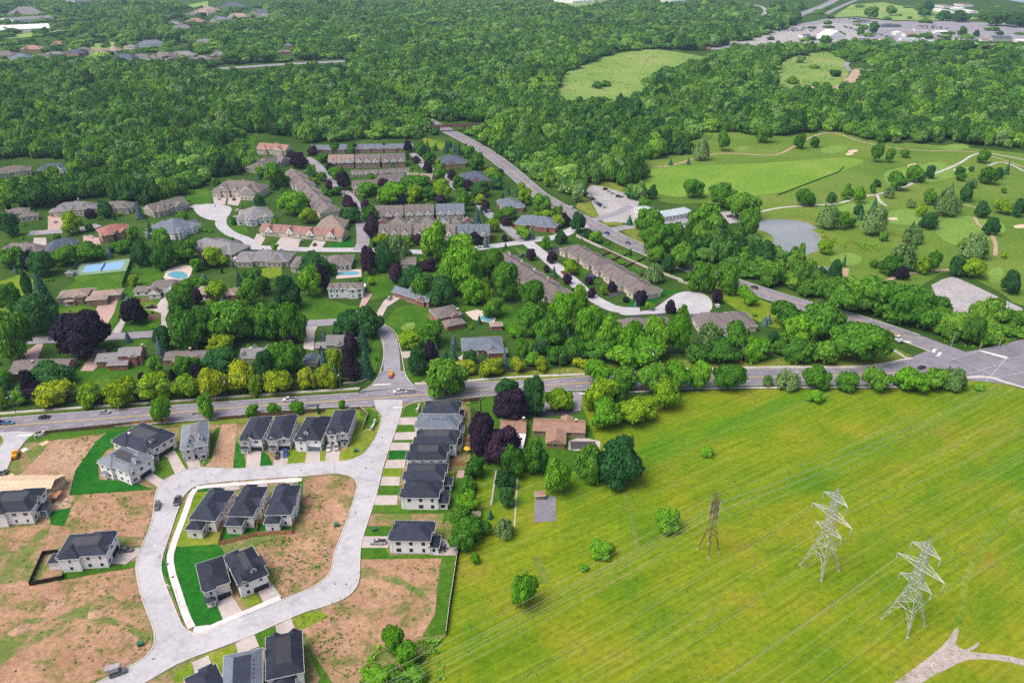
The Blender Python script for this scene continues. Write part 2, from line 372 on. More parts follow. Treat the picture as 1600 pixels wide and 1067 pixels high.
def dashes(road, pts, n_on=3, n_off=6, wd=.16, mat="road_paint", solid=False):
    P = smooth_line(pts, 6)
    if solid:
        return strip("lane_marking", pts, wd, .335, mat, 6, parent=road)
    d = 0; run = []
    mb = MB()
    acc = [0]
    for i in range(1, len(P)): acc.append(acc[-1]+(P[i]-P[i-1]).length)
    def at(s):
        for i in range(1, len(P)):
            if s <= acc[i]:
                t = (s-acc[i-1])/max(acc[i]-acc[i-1], 1e-6); return P[i-1].lerp(P[i], t), (P[i]-P[i-1]).normalized()
        return P[-1], (P[-1]-P[-2]).normalized()
    s = 0; z = .335
    while s+n_on < acc[-1]:
        a, t = at(s); b_, _ = at(s+n_on); nn = Vector((-t.y, t.x))*wd/2
        mb.face([(a.x-nn.x, a.y-nn.y, z), (b_.x-nn.x, b_.y-nn.y, z), (b_.x+nn.x, b_.y+nn.y, z), (a.x+nn.x, a.y+nn.y, z)][::1])
        s += n_on+n_off
    o = mb.build("lane_marking", mat)
    o.parent = road; o.location = -road.location
    return o

# ================================================================ SETTING: ground, fields, roads, water
g = MB(); g.face([(-9000, -1500, 0), (9000, -1500, 0), (9000, 16000, 0), (-9000, 16000, 0)])
o = g.build("ground", "wild_ground"); o["kind"] = "structure"
sheet("meadow", [(-17.9,202.0),(-19.6,165.8),(-26.7,155.2),(-41.3,138.6),(-41.9,108.3),(164.7,108.3),(299.4,292.5),(246.3,303.4),(230.3,316.7),(219.8,319.8),(203.4,311.4),(158.1,310.3),(113.3,310.3),(77.1,307.9),(58.6,303.4),(30.9,304.5),(28.0,267.6),(17.7,247.8),(0.0,247.8),(-13.9,247.8),(-12.2,205.8)], .04, "meadow_grass")
# golf course
sheet("golf_course", [(109.4,709.0),(132.5,762.6),(173.5,812.1),(211.7,864.4),(282.2,864.4),(352.8,864.4),(400.3,812.1),(455.3,789.4),(504.6,762.6),(563.2,737.4),(342.0,410.2),(293.2,403.1),(290.3,424.1),(278.9,454.4),(255.3,438.8),(223.0,410.2),(197.0,410.2),(179.6,459.8),(161.4,482.5),(167.4,520.1),(193.3,578.8),(166.7,591.9),(148.0,598.6),(127.5,598.6),(106.7,630.6)], .04, "golf_rough", 3)
sheet("fairway", [(111.0,691.1),(141.9,709.0),(185.4,718.2),(228.6,722.9),(281.6,737.4),(321.2,744.8),(334.7,732.5),(313.4,709.0),(285.1,680.4),(250.7,645.8),(217.7,626.9),(189.2,619.6),(158.5,623.3),(136.0,616.0),(117.4,630.6),(110.1,653.7)], .09, "fairway_grass", 4)
for q in ([(304.9,531.0),(327.6,560.0),(350.2,566.2),(362.8,554.0),(354.6,531.0),(329.1,509.6),(304.3,504.5)], [(286.5,570.8),(304.5,583.6),(315.7,575.6),(308.6,555.5),(292.0,545.2),(280.4,551.1)], [(211.5,480.1),(225.3,488.4),(230.6,480.1),(224.7,468.6),(213.1,464.2),(208.2,470.9)], [(310.6,781.2),(334.9,797.8),(340.4,786.7),(326.8,767.9),(309.1,762.6)],
          [(225.0,783.9),(238.2,792.2),(239.7,781.2),(229.2,770.5),(222.2,773.2)], [(383.9,720.6),(406.6,730.1),(404.4,713.6),(387.0,702.2),(377.4,706.7)], [(437.2,792.2),(462.6,803.5),(465.1,789.4),(445.1,775.8),(431.7,778.5)], [(302.9,457.6),(312.2,462.0),(308.6,451.2),(298.5,438.8),(293.0,438.8)], [(159.6,504.5),(171.2,525.5),(180.3,525.5),(182.6,514.8),(176.4,504.5),(165.0,498.2)],
          [(340.1,695.5),(388.8,718.2),(425.8,709.0),(399.2,680.4),(345.1,649.7),(323.2,649.7)], [(247.8,578.8),(270.4,598.6),(300.3,608.9),(286.6,588.5),(254.1,569.3)]):
    sheet("putting_green", q, .09, "green_grass", 4)
for q in ([(335.2,773.2),(345.6,778.5),(343.7,770.5),(334.1,765.2)], [(370.2,718.2),(379.0,722.9),(375.9,713.6),(366.6,709.0)], [(404.6,702.2),(413.9,706.7),(409.3,695.5),(402.4,693.3)], [(284.0,561.6),(290.4,563.1),(288.7,557.0),(283.0,557.0)], [(368.4,543.8),(377.6,546.7),(374.3,539.5),(366.9,538.0)], [(329.3,762.6),(337.2,765.2),(333.5,757.5),(326.9,754.9)]):
    sheet("sand_bunker", q, .13, "sand", 3)
PATH = "sidewalk_concrete"
strip("cart_path", [(118.3,709.0),(139.4,711.3),(156.4,722.9),(187.0,752.4),(214.5,762.6),(250.0,754.9),(269.7,767.9),(310.9,823.9),(342.3,854.8),(353.9,848.4),(363.6,812.1)], 2.6, .17, "brown_path")
strip("cart_path", [(189.9,575.6),(210.7,586.9),(238.0,593.5),(260.2,598.6),(285.0,616.0),(301.1,623.3),(322.7,636.3),(345.1,655.7),(362.0,674.0),(389.6,695.5),(422.3,725.3),(450.1,754.9),(469.9,762.6),(489.8,737.4)], 2.6, .17, PATH)
strip("cart_path", [(363.6,812.1),(387.9,783.9),(415.0,773.2),(456.9,767.9),(468.0,742.3),(473.1,709.0),(478.2,669.9)], 2.4, .17, "brown_path")
strip("cart_path", [(301.1,623.3),(295.5,603.7),(295.6,591.9)], 2.4, .17, PATH)
strip("cart_path", [(357.9,595.2),(363.6,586.9),(364.9,570.8)], 2.4, .17, "brown_path")
strip("cart_path", [(349.5,563.1),(343.8,545.2),(343.1,531.0),(334.4,507.0),(320.7,482.5)], 2.6, .17, "brown_path")
strip("cart_path", [(181.4,424.1),(193.8,431.9),(204.2,440.9),(213.1,459.8)], 3.5, .17, "brown_path")
strip("cart_path", [(202.7,436.8),(212.8,435.8),(227.8,438.8),(244.2,449.1),(258.7,454.4),(276.5,457.6),(285.7,459.8)], 3, .17, "brown_path")
strip("cart_path", [(437.6,709.0),(459.9,727.7),(466.5,718.2),(465.1,695.5)], 2.4, .17, PATH)
sheet("pond_bank", [(176.6,554.0),(191.2,563.1),(205.3,561.6),(219.2,560.0),(226.1,548.1),(221.7,520.1),(209.4,489.6),(197.6,478.9),(183.3,467.5),(171.9,472.0),(158.3,478.9),(154.3,490.8),(171.3,502.0),(180.3,514.8),(177.5,526.9),(170.2,533.8)], .09, "verge_grass", 4)
sheet("pond", [(180.0,552.5),(199.5,558.5),(214.8,554.0),(221.3,542.3),(217.6,517.5),(208.2,494.5),(197.1,484.8),(183.9,473.2),(174.9,477.8),(162.1,484.8),(157.6,492.0),(175.7,502.0),(183.5,514.8),(181.9,531.0),(174.7,536.6)], .14, "water_pond", 4)
sheet("pond", [(183.8,465.3),(195.4,464.2),(204.1,459.8),(198.4,455.5),(186.3,455.5),(181.2,459.8)], .14, "water_pond", 4)
strip("reed_bed", [(222.1,536.6),(225.3,517.5),(233.2,503.2),(247.2,494.5)], 10, .13, "verge_grass")
sheet("gravel_lot", [(254.4,432.9),(265.4,441.9),(275.1,447.0),(281.4,428.9),(290.0,399.6),(286.1,391.1),(270.9,389.4),(239.4,387.0),(238.1,401.3),(249.6,417.5)], .14, "gravel_lot")
# club car park and yard
sheet("car_park", [(62.6,638.1),(71.2,649.7),(83.6,638.1),(97.2,619.6),(106.1,591.9),(107.7,570.8),(95.0,551.1),(87.5,548.1),(77.2,552.5),(68.9,551.1),(66.8,563.1),(64.3,598.6)], .14, "gravel_lot", 2)
sheet("club_yard", [(87.5,548.1),(100.4,570.8),(112.6,570.8),(119.6,555.5),(141.2,578.8),(149.4,570.8),(136.5,533.8),(124.9,500.7),(108.4,494.5),(107.5,526.9),(92.5,533.8)], .13, "old_asphalt")
sheet("car_park", [(160.3,575.6),(184.3,582.0),(178.0,555.5),(160.8,548.1)], .14, "gravel_lot")
strip("access_lane", [(59.8,555.5),(70.4,564.6),(81.2,574.0),(93.5,591.9)], 7, .19, "old_asphalt")
strip("access_lane", [(66.8,531.0),(81.7,539.5),(94.2,545.2)], 9, .19, "old_asphalt")
# far fields and yards
sheet("hill_meadow", [(61.0,1125.1),(79.3,1252.9),(106.7,1356.7),(175.4,1495.3),(260.2,1590.0),(314.6,1550.8),(352.6,1451.9),(301.3,1394.9),(257.6,1306.3),(203.3,1221.6),(177.8,1084.4),(132.7,1032.7),(82.3,1023.8)], .05, "hill_grass", 3)
sheet("industrial_yard", [(365.5,1590.0),(424.5,1767.4),(557.0,1898.6),(731.8,2116.7),(850.0,2264.2),(952.6,2304.2),(1007.2,2188.1),(1150.8,2206.6),(1301.0,2116.7),(1345.0,2082.7),(1120.8,1719.7),(986.0,1767.4),(854.0,1719.7),(750.9,1696.7),(689.5,1674.3),(565.4,1652.4),(488.3,1652.4),(408.9,1590.0)], .05, "old_asphalt")
sheet("gravel_lot", [(391.9,1652.4),(437.1,1792.3),(549.3,1870.9),(709.6,2049.7),(826.0,2151.8),(872.6,2082.7),(763.2,1792.3),(667.2,1719.7),(572.4,1674.3),(494.4,1674.3)], .10, "gravel_lot")
sheet("far_field", [(882.0,2304.2),(1125.7,2793.9),(1284.3,2916.8),(1265.2,2680.6),(1301.0,2432.7),(1266.3,2264.2),(1160.2,2225.5),(1023.7,2225.5),(969.0,2345.6)], .06, "far_field")
sheet("far_field", [(478.2,1435.1),(593.0,1550.8),(575.2,1394.9),(503.4,1221.6),(447.3,1146.5),(379.3,1163.0)], .05, "hill_grass", 3)
sheet("dirt_track", [(372.3,1125.1),(427.5,1168.7),(456.5,1146.5),(520.4,1252.9),(562.4,1334.7),(580.7,1320.4),(527.6,1221.6),(465.0,1109.5),(421.6,1099.3)], .10, "brown_path", 2)
strip("dirt_track", [(546.1,1306.3),(565.9,1379.3),(618.7,1477.7)], 8, .17, "old_asphalt")
sheet("rough_clearing", [(99.4,749.8),(129.3,783.9),(183.5,864.4),(196.5,894.6),(211.7,881.0),(218.4,833.0),(164.0,762.6),(127.8,732.5)], .05, "golf_rough", 2)
sheet("dirt_track", [(733.3,1513.4),(798.7,1550.8),(873.3,1531.9),(941.6,1590.0),(882.9,1495.3),(786.4,1477.7)], .10, "brown_path")
sheet("far_field", [(159.4,2916.8),(319.3,3122.2),(354.3,2916.8),(250.2,2627.2),(166.9,2575.8)], .05, "far_field")
sheet("far_field", [(-1172.7,1898.6),(-1100.2,1927.1),(-1040.8,2017.7),(-1004.1,1898.6),(-1047.8,1830.8),(-1095.5,1767.4)], .05, "far_field")
sheet("far_field", [(-1072.0,2736.1),(-1074.7,2982.3),(-969.3,2680.6),(-1020.7,2627.2)], .05, "far_field"); sheet("far_field", [(-915.6,1696.7),(-832.6,1731.4),(-765.3,1570.2),(-847.3,1570.2)], .05, "far_field")
sheet("lake", [(1812.2,3235.8),(1741.7,2793.9),(1908.1,2264.2),(2401.8,2082.7),(6244.6,4623.8),(2636.6,4623.8)], .12, "water_lake")
# highways
strip("highway", [(-483.6,1334.7),(-429.2,1364.1),(-372.5,1394.9),(-285.4,1426.9),(-183.0,1460.4)], 22, .17, "old_asphalt")
strip("highway", [(767.3,2304.2),(896.2,2526.4),(1040.8,2793.9),(1239.2,3197.1),(1451.6,3630.3)], 30, .17, "old_asphalt"); strip("highway", [(910.7,2432.7),(1104.5,2793.9),(1289.1,3122.2),(1521.1,3534.7)], 16, .18, "old_asphalt")
strip("highway", [(679.1,2304.2),(749.3,2478.7),(800.0,2680.6),(802.9,2793.9)], 12, .17, "gravel_lot")
strip("highway", [(854.4,2017.7),(918.3,1986.6),(996.8,1898.6),(1068.9,1817.8),(1135.4,1743.2)], 12, .17, "driveway_concrete")
HWY = [(-260.2,1265.9),(-222.3,1191.6),(-175.7,1099.3),(-127.1,985.3),(-101.4,926.8),(-79.0,881.0),(-54.6,833.0),(-25.4,767.9),(0.0,695.5),(21.2,625.1),(41.3,582.0),(54.6,555.5),(69.5,526.9),(80.6,507.0),(92.5,489.6),(102.4,477.8),(114.5,460.9),(126.0,447.0),(137.7,433.8),(151.4,419.4),(167.8,403.1),(189.5,384.5),(201.6,371.8),(210.8,361.3),(218.0,351.9),(226.1,341.6),(236.0,330.4),(244.2,319.8),(257.3,302.3),(273.9,277.2)]
hwy = strip("arterial_road", HWY, 13.5, .19, "asphalt", 4)
# main road
MR_N = [*[(-275.7,272.3),(-242.9,280.1),(-223.8,285.2),(-171.3,293.0),(-116.4,300.6),(-70.9,306.5),(-46.6,313.2),(-24.2,315.6),(15.2,318.6),(34.9,321.6),(61.8,324.7),(82.6,327.2),(124.8,329.1),(165.6,329.7),(182.4,332.3),(196.3,338.9),(212.1,348.4),(227.0,345.6),(251.1,354.0),(277.5,365.0),(335.2,384.5)]]
MR_S = [*[(352.3,340.2),(271.5,315.0),(239.6,312.0),(225.7,316.7),(213.0,318.6),(202.1,315.0),(180.6,314.1),(120.3,313.8),(79.7,312.0),(33.9,309.1),(14.8,307.7),(-7.4,304.5),(-39.8,299.5),(-62.6,295.1),(-81.9,294.1),(-113.2,289.6),(-128.1,285.2),(-165.4,279.6),(-201.9,274.7),(-216.0,271.8),(-234.8,267.6),(-266.1,259.4)]]
mr = sheet("main_road", MR_N + MR_S, .20, "asphalt")
MID = [(-270.8,265.8),(-239.1,274.2),(-220.0,278.6),(-168.3,286.2),(-114.8,295.1),(-69.9,300.6),(-29.5,306.5),(15.0,313.2),(60.8,318.0),(122.6,321.6),(163.0,322.8),(192.0,325.9)]
dashes(mr, MID, solid=True, wd=.5, mat="yellow_paint")
dashes(mr, [(-273.3,269.0),(-241.0,277.2),(-221.9,281.9),(-169.8,289.6),(-115.6,297.9),(-70.4,303.4),(-29.8,310.3),(15.1,315.9),(61.2,321.0),(123.7,325.3),(164.4,326.6)], 3, 6, .25)
dashes(mr, [(-237.0,270.9),(-218.0,275.2),(-166.9,282.9),(-114.0,292.2),(-69.4,297.9),(-29.3,302.8),(14.9,310.3),(60.3,315.0),(121.5,317.7),(161.3,318.6)], 3, 6, .25)
dashes(hwy, HWY[6:24], solid=True, wd=.5, mat="yellow_paint")
dashes(hwy, offset_line([Vector(p) for p in HWY[6:25]], 3.4), 3, 6, .25); dashes(hwy, offset_line([Vector(p) for p in HWY[6:25]], -3.4), 3, 6, .25)
for q in ([(237.1,347.7),(239.1,348.4),(248.9,340.9),(246.5,339.5)], [(-65.6,314.1),(-57.3,315.0),(-56.9,313.8),(-65.1,312.9)], [(-53.3,294.1),(-49.3,294.4),(-49.2,293.4),(-53.1,293.0)], [(-208.6,272.1),(-202.9,272.6),(-202.2,271.4),(-207.9,270.9)], [(204.1,359.8),(207.8,357.6),(205.8,356.2),(202.1,358.4)], [(215.4,349.8),(217.3,349.8),(214.0,345.6),(212.7,346.3)], [(216.3,346.3),(217.9,345.6),(214.6,341.6),(213.0,342.2)]):
    sheet("stop_line", q, .338, "road_paint", parent=mr)
for q in ([(216.1,336.9),(237.8,347.7)], [(223.9,316.2),(246.8,339.5)], [(214.3,321.0),(237.4,332.3)], [(218.8,342.2),(232.0,319.8)], [(239.9,336.2),(274.1,348.4)], [(232.6,321.0),(263.3,331.0)], [(258.2,343.6),(299.7,357.6)]):
    strip("lane_marking", q, .2, .338, "road_paint", 3, parent=mr)
# streets
LOOP_OUT = [(-62.9,300.6),(-60.9,293.5),(-57.5,287.7),(-56.8,276.2),(-58.0,266.7),(-60.6,258.5),(-65.8,254.2),(-76.6,253.3),(-89.3,251.6),(-100.3,249.9),(-110.0,248.6),(-122.5,249.5),(-128.7,247.8),(-132.1,244.9),(-134.1,241.7),(-134.9,236.9),(-133.9,231.6),(-132.2,226.4),(-129.7,218.5),(-128.2,211.0),(-127.1,201.1),(-125.1,194.4),(-121.7,188.0),(-115.9,178.7),(-108.5,168.2),(-106.1,162.7),(-106.7,158.3),(-110.9,153.8),(-116.4,149.3),(-123.7,141.5),(-111.8,138.6),(-103.0,149.5),(-96.4,155.8),(-92.2,158.5),(-83.3,163.2),(-77.1,166.8),(-68.4,172.7),(-64.1,175.3),(-59.0,177.4),(-53.9,180.3),(-51.2,183.3),(-50.0,188.0),(-50.7,194.4),(-51.9,202.6),(-52.2,209.1),(-51.6,221.0),(-51.1,233.8),(-51.1,252.0),(-50.2,267.6),(-49.4,282.1),(-49.2,293.5),(-50.1,300.6)]
LOOP_IN = [(-79.9,244.1),(-95.6,242.5),(-108.8,240.9),(-117.1,239.3),(-121.0,237.7),(-122.7,235.0),(-123.4,230.4),(-121.9,219.9),(-119.6,206.5),(-118.7,200.8),(-116.9,194.7),(-113.6,188.6),(-106.8,178.7),(-101.5,171.2),(-99.2,168.7),(-96.3,167.1),(-94.1,167.0),(-92.1,167.9),(-87.3,171.0),(-77.7,177.0),(-72.6,180.3),(-65.3,184.9),(-61.4,188.9),(-59.9,193.5),(-60.5,200.5),(-59.9,211.0),(-59.2,222.7),(-59.0,231.9),(-59.4,238.5),(-61.7,242.9),(-65.0,244.9),(-69.7,245.7),(-76.3,244.9)]
loop = sheet("crescent_street", LOOP_OUT, .23, "street_concrete", 0, LOOP_IN)
kerb(LOOP_IN + LOOP_IN[:1], 3)
kerb(LOOP_OUT[1:31], 3); kerb(LOOP_OUT[32:57], 3)
sheet("side_street", [(-209.8,275.2),(-202.2,274.2),(-203.1,269.0),(-202.6,263.0),(-201.9,256.3),(-200.0,249.9),(-197.1,239.7),(-196.5,222.7),(-215.2,222.7),(-210.7,245.7),(-211.1,263.5),(-211.3,266.2),(-213.3,269.9),(-216.8,273.3),(-219.6,274.2)], .23, "street_concrete")
kerb([(-202.2,274.2),(-203.1,269.0),(-202.6,263.0),(-201.9,256.3),(-200.0,249.9),(-197.1,239.7),(-196.3,226.4)]); kerb([(-219.6,274.2),(-216.8,273.3),(-213.3,269.9),(-211.3,266.2),(-211.1,263.5),(-210.7,245.7)])
st = strip("side_street", [(-55.8,312.6),(-57.7,324.1),(-59.7,336.9),(-62.0,350.5),(-65.4,363.5),(-71.0,373.4),(-79.6,379.7),(-91.3,382.1),(-105.0,380.5),(-125.3,378.1),(-145.2,374.9),(-164.6,371.1),(-190.5,367.3),(-218.9,362.8),(-253.9,359.1),(-303.0,352.6)], 8.2, .22, "old_asphalt")
sheet("side_street", [(-69.7,307.9),(-65.6,313.8),(-63.7,327.2),(-52.8,327.2),(-50.2,321.0),(-46.2,312.6)], .225, "old_asphalt")
kerb([(-70.0,307.9),(-65.7,314.4),(-63.8,327.8),(-64.9,346.3),(-67.5,359.1),(-70.9,368.0)]); kerb([(-46.3,313.2),(-51.0,322.8),(-54.5,338.2),(-57.5,351.9),(-60.9,365.0),(-65.6,374.2),(-70.9,379.7)])
# townhouse streets
strip("residential_street", [(-198.9,744.8),(-185.3,722.9),(-168.5,686.8),(-148.2,645.8),(-131.1,612.5),(-118.9,578.8),(-109.5,540.9),(-103.2,507.0),(-103.6,492.0)], 9, .22, "old_asphalt")
strip("residential_street", [(-183.3,498.2),(-165.5,497.0),(-143.1,494.5),(-121.2,493.3),(-103.9,493.3),(-82.1,492.0),(-60.2,489.6),(-34.6,493.3),(-15.3,499.4),(0.0,505.8),(13.3,509.6)], 8, .215, "street_concrete")
strip("residential_street", [(-97.8,762.6),(-88.8,737.4),(-79.8,709.0),(-69.8,695.5),(-53.3,667.8),(-47.8,643.9),(-37.2,626.9),(-23.8,625.1)], 8, .22, "old_asphalt")
strip("residential_street", [(-23.8,625.1),(-25.4,595.2),(-14.5,563.1),(-4.7,540.9),(2.3,522.8),(8.9,509.6)], 8, .225, "old_asphalt")
strip("residential_street", [(5.3,510.9),(20.2,514.8),(32.6,520.1),(45.5,536.6),(54.2,545.2)], 9, .218, "street_concrete")
strip("residential_street", [(11.1,507.0),(19.3,487.2),(28.7,462.0),(36.7,440.9),(43.7,421.3),(51.7,406.6),(59.8,397.9),(72.3,396.2)], 8.5, .224, "street_concrete")
sheet("cul_de_sac", [(60.5,403.1),(68.5,395.3),(79.9,398.7),(89.2,410.2),(98.8,421.3),(108.7,423.2),(114.8,416.6),(115.3,405.7),(110.9,394.5),(101.9,391.1),(93.8,395.3),(84.3,392.8),(71.5,391.1),(60.8,391.1)], .232, "street_concrete", 3)
strip("residential_street", [(-252.6,591.9),(-240.8,586.9),(-232.4,591.9),(-223.0,578.8),(-215.2,548.1),(-201.3,526.9),(-185.8,513.5),(-177.1,499.4)], 8, .22, "street_concrete")
sheet("cul_de_sac", [(-249.9,588.5),(-241.7,596.9),(-227.9,593.5),(-219.2,585.2),(-215.4,563.1),(-222.5,555.5),(-237.3,566.2)], .228, "street_concrete", 3)
strip("residential_street", [(-345.4,526.9),(-327.0,531.0),(-311.3,536.6),(-303.8,545.2)], 10, .22, "old_asphalt")
# verges, pavements
sheet("verge", [(-277.2,274.2),(-244.2,282.1),(-225.0,287.2),(-172.3,295.1),(-117.1,302.8),(-71.3,308.8),(-71.8,311.4),(-117.9,305.7),(-173.5,297.9),(-226.6,289.8),(-245.9,284.7),(-279.4,277.2)], .10, "verge_grass")
strip("pavement", [(-278.6,276.2),(-245.7,284.4),(-226.1,289.0),(-199.9,293.0),(-173.0,296.8),(-145.6,300.6),(-117.7,304.8),(-94.8,307.7),(-71.1,310.8)], 1.7, .27, "sidewalk_concrete")
strip("pavement", [(-45.9,315.0),(-24.3,317.3),(0.0,321.0),(35.2,324.1),(62.1,326.9),(82.9,328.8),(125.4,331.0),(166.3,331.3),(183.2,334.3),(193.8,338.2),(200.1,340.2)], 1.7, .27, "sidewalk_concrete")
strip("pavement", [(191.6,355.5),(195.1,347.0),(197.6,339.5)], 1.6, .27, "sidewalk_concrete")
sheet("verge", [(-45.7,313.2),(-24.1,315.0),(15.2,318.6),(61.7,324.1),(124.6,328.5),(165.4,329.1),(189.2,333.6),(201.4,342.9),(196.7,350.5),(191.5,357.6),(173.7,350.5),(127.7,338.9),(83.0,338.9),(31.3,331.0),(-12.3,324.1),(-42.6,318.6)], .10, "verge_grass")
strip("pavement", [(31.0,305.7),(59.3,307.9),(77.5,310.0),(119.6,311.4),(158.6,311.7),(198.0,312.6),(207.2,316.2)], 1.6, .27, "sidewalk_concrete")
strip("pavement", [(217.3,321.0),(228.0,321.0),(234.1,315.6),(247.0,304.5),(264.4,287.2)], 2.2, .27, "sidewalk_concrete")
kerb([(-266.1,259.4),(-234.8,267.6),(-216.0,271.8),(-208.7,273.3)]); kerb([(-201.9,274.7),(-165.4,279.6),(-128.1,285.2),(-113.2,289.6),(-81.9,294.1),(-62.6,295.1)]); kerb([(-49.2,293.5),(-44.8,297.9),(-39.8,299.5),(-7.4,304.5),(14.8,307.7),(33.9,309.1),(79.7,312.0),(120.3,313.8),(180.6,314.1),(202.1,315.0),(209.7,318.0)])
kerb([(-275.7,272.3),(-242.9,280.1),(-223.8,285.2),(-171.3,293.0),(-116.4,300.6),(-70.9,306.5)]); kerb([(-46.3,313.2),(-24.2,315.6),(15.2,318.6),(34.9,321.6),(61.8,324.7),(82.6,327.2),(124.8,329.1),(165.6,329.7),(182.4,332.3),(194.4,338.2)])
kerb(offset_line([Vector(p) for p in HWY[4:25]], -7.0)); kerb(offset_line([Vector(p) for p in HWY[4:24]], 7.0))
sheet("verge", [(-200.0,272.3),(-164.5,277.7),(-127.6,283.6),(-112.5,287.2),(-81.6,292.5),(-62.4,294.1),(-58.5,287.2),(-58.1,277.2),(-60.0,267.6),(-65.9,255.9),(-68.0,267.6),(-111.0,282.1),(-126.6,280.6),(-163.9,276.2),(-198.5,270.4)], .10, "verge_grass")
# subdivision base, soil and lawns
sheet("subdivision_soil", [(-256.2,267.6),(-200.6,273.3),(-165.0,278.6),(-111.8,284.7),(-68.4,292.5),(-46.4,299.0),(-18.8,299.0),(-16.3,245.7),(-18.4,203.3),(-20.0,165.8),(-29.5,155.2),(-41.3,138.6),(-47.9,108.3),(-179.7,108.3),(-231.3,190.6)], .03, "soil_weedy")
for q, mt in (([(-191.8,247.8),(-192.1,267.6),(-172.8,271.8),(-169.6,254.2),(-165.1,233.8),(-159.2,214.0),(-182.4,222.7),(-198.7,226.4)], "soil_bare"), ([(-212.6,205.8),(-185.5,212.4),(-162.2,217.5),(-162.2,233.8),(-136.3,235.8),(-131.0,222.7),(-128.7,209.1),(-144.0,210.7),(-159.3,209.7),(-158.8,196.5),(-156.4,186.3),(-172.3,183.6)], "soil"), ([(-156.0,186.1),(-146.1,188.6),(-126.6,194.1),(-124.3,192.1),(-115.8,178.2),(-108.5,167.3),(-106.7,162.0),(-112.2,154.7),(-118.8,149.5),(-128.4,140.6),(-166.5,140.6),(-194.0,179.5)], "soil"),
              ([(-82.0,242.5),(-70.0,244.5),(-62.1,242.5),(-60.0,237.7),(-59.6,222.7),(-60.6,209.7),(-60.6,198.9),(-60.6,192.9),(-66.1,185.5),(-72.8,181.1),(-78.8,190.6),(-89.0,205.8),(-76.9,210.4),(-79.9,226.4)], "soil"), ([(-125.2,280.6),(-118.9,281.6),(-110.4,249.1),(-121.6,250.7)], "soil_bare"), ([(-51.2,202.0),(-47.9,200.8),(-23.9,200.2),(-24.3,189.2),(-23.9,175.6),(-26.9,166.3),(-37.5,159.7),(-47.1,150.8),(-55.0,154.1),(-62.1,166.8),(-67.7,172.2),(-58.2,177.4),(-50.2,183.3),(-49.4,189.2)], "soil"), ([(-49.4,221.3),(-20.6,222.7),(-20.0,214.0),(-25.1,215.1),(-43.7,217.5),(-49.2,217.5)], "soil_weedy"),
              ([(-149.5,179.5),(-147.2,182.7),(-142.1,182.7),(-140.8,178.2),(-143.5,175.0),(-147.7,176.9)], "soil_bare"), ([(-169.8,202.6),(-165.6,217.5),(-154.8,189.2),(-177.2,184.9),(-186.5,199.5)], "soil_weedy"), ([(-162.7,162.0),(-144.0,169.2),(-129.2,183.6),(-124.5,180.0),(-137.5,168.0),(-152.0,150.8)], "soil_weedy")):
    sheet("bare_soil", q, .08, mt)
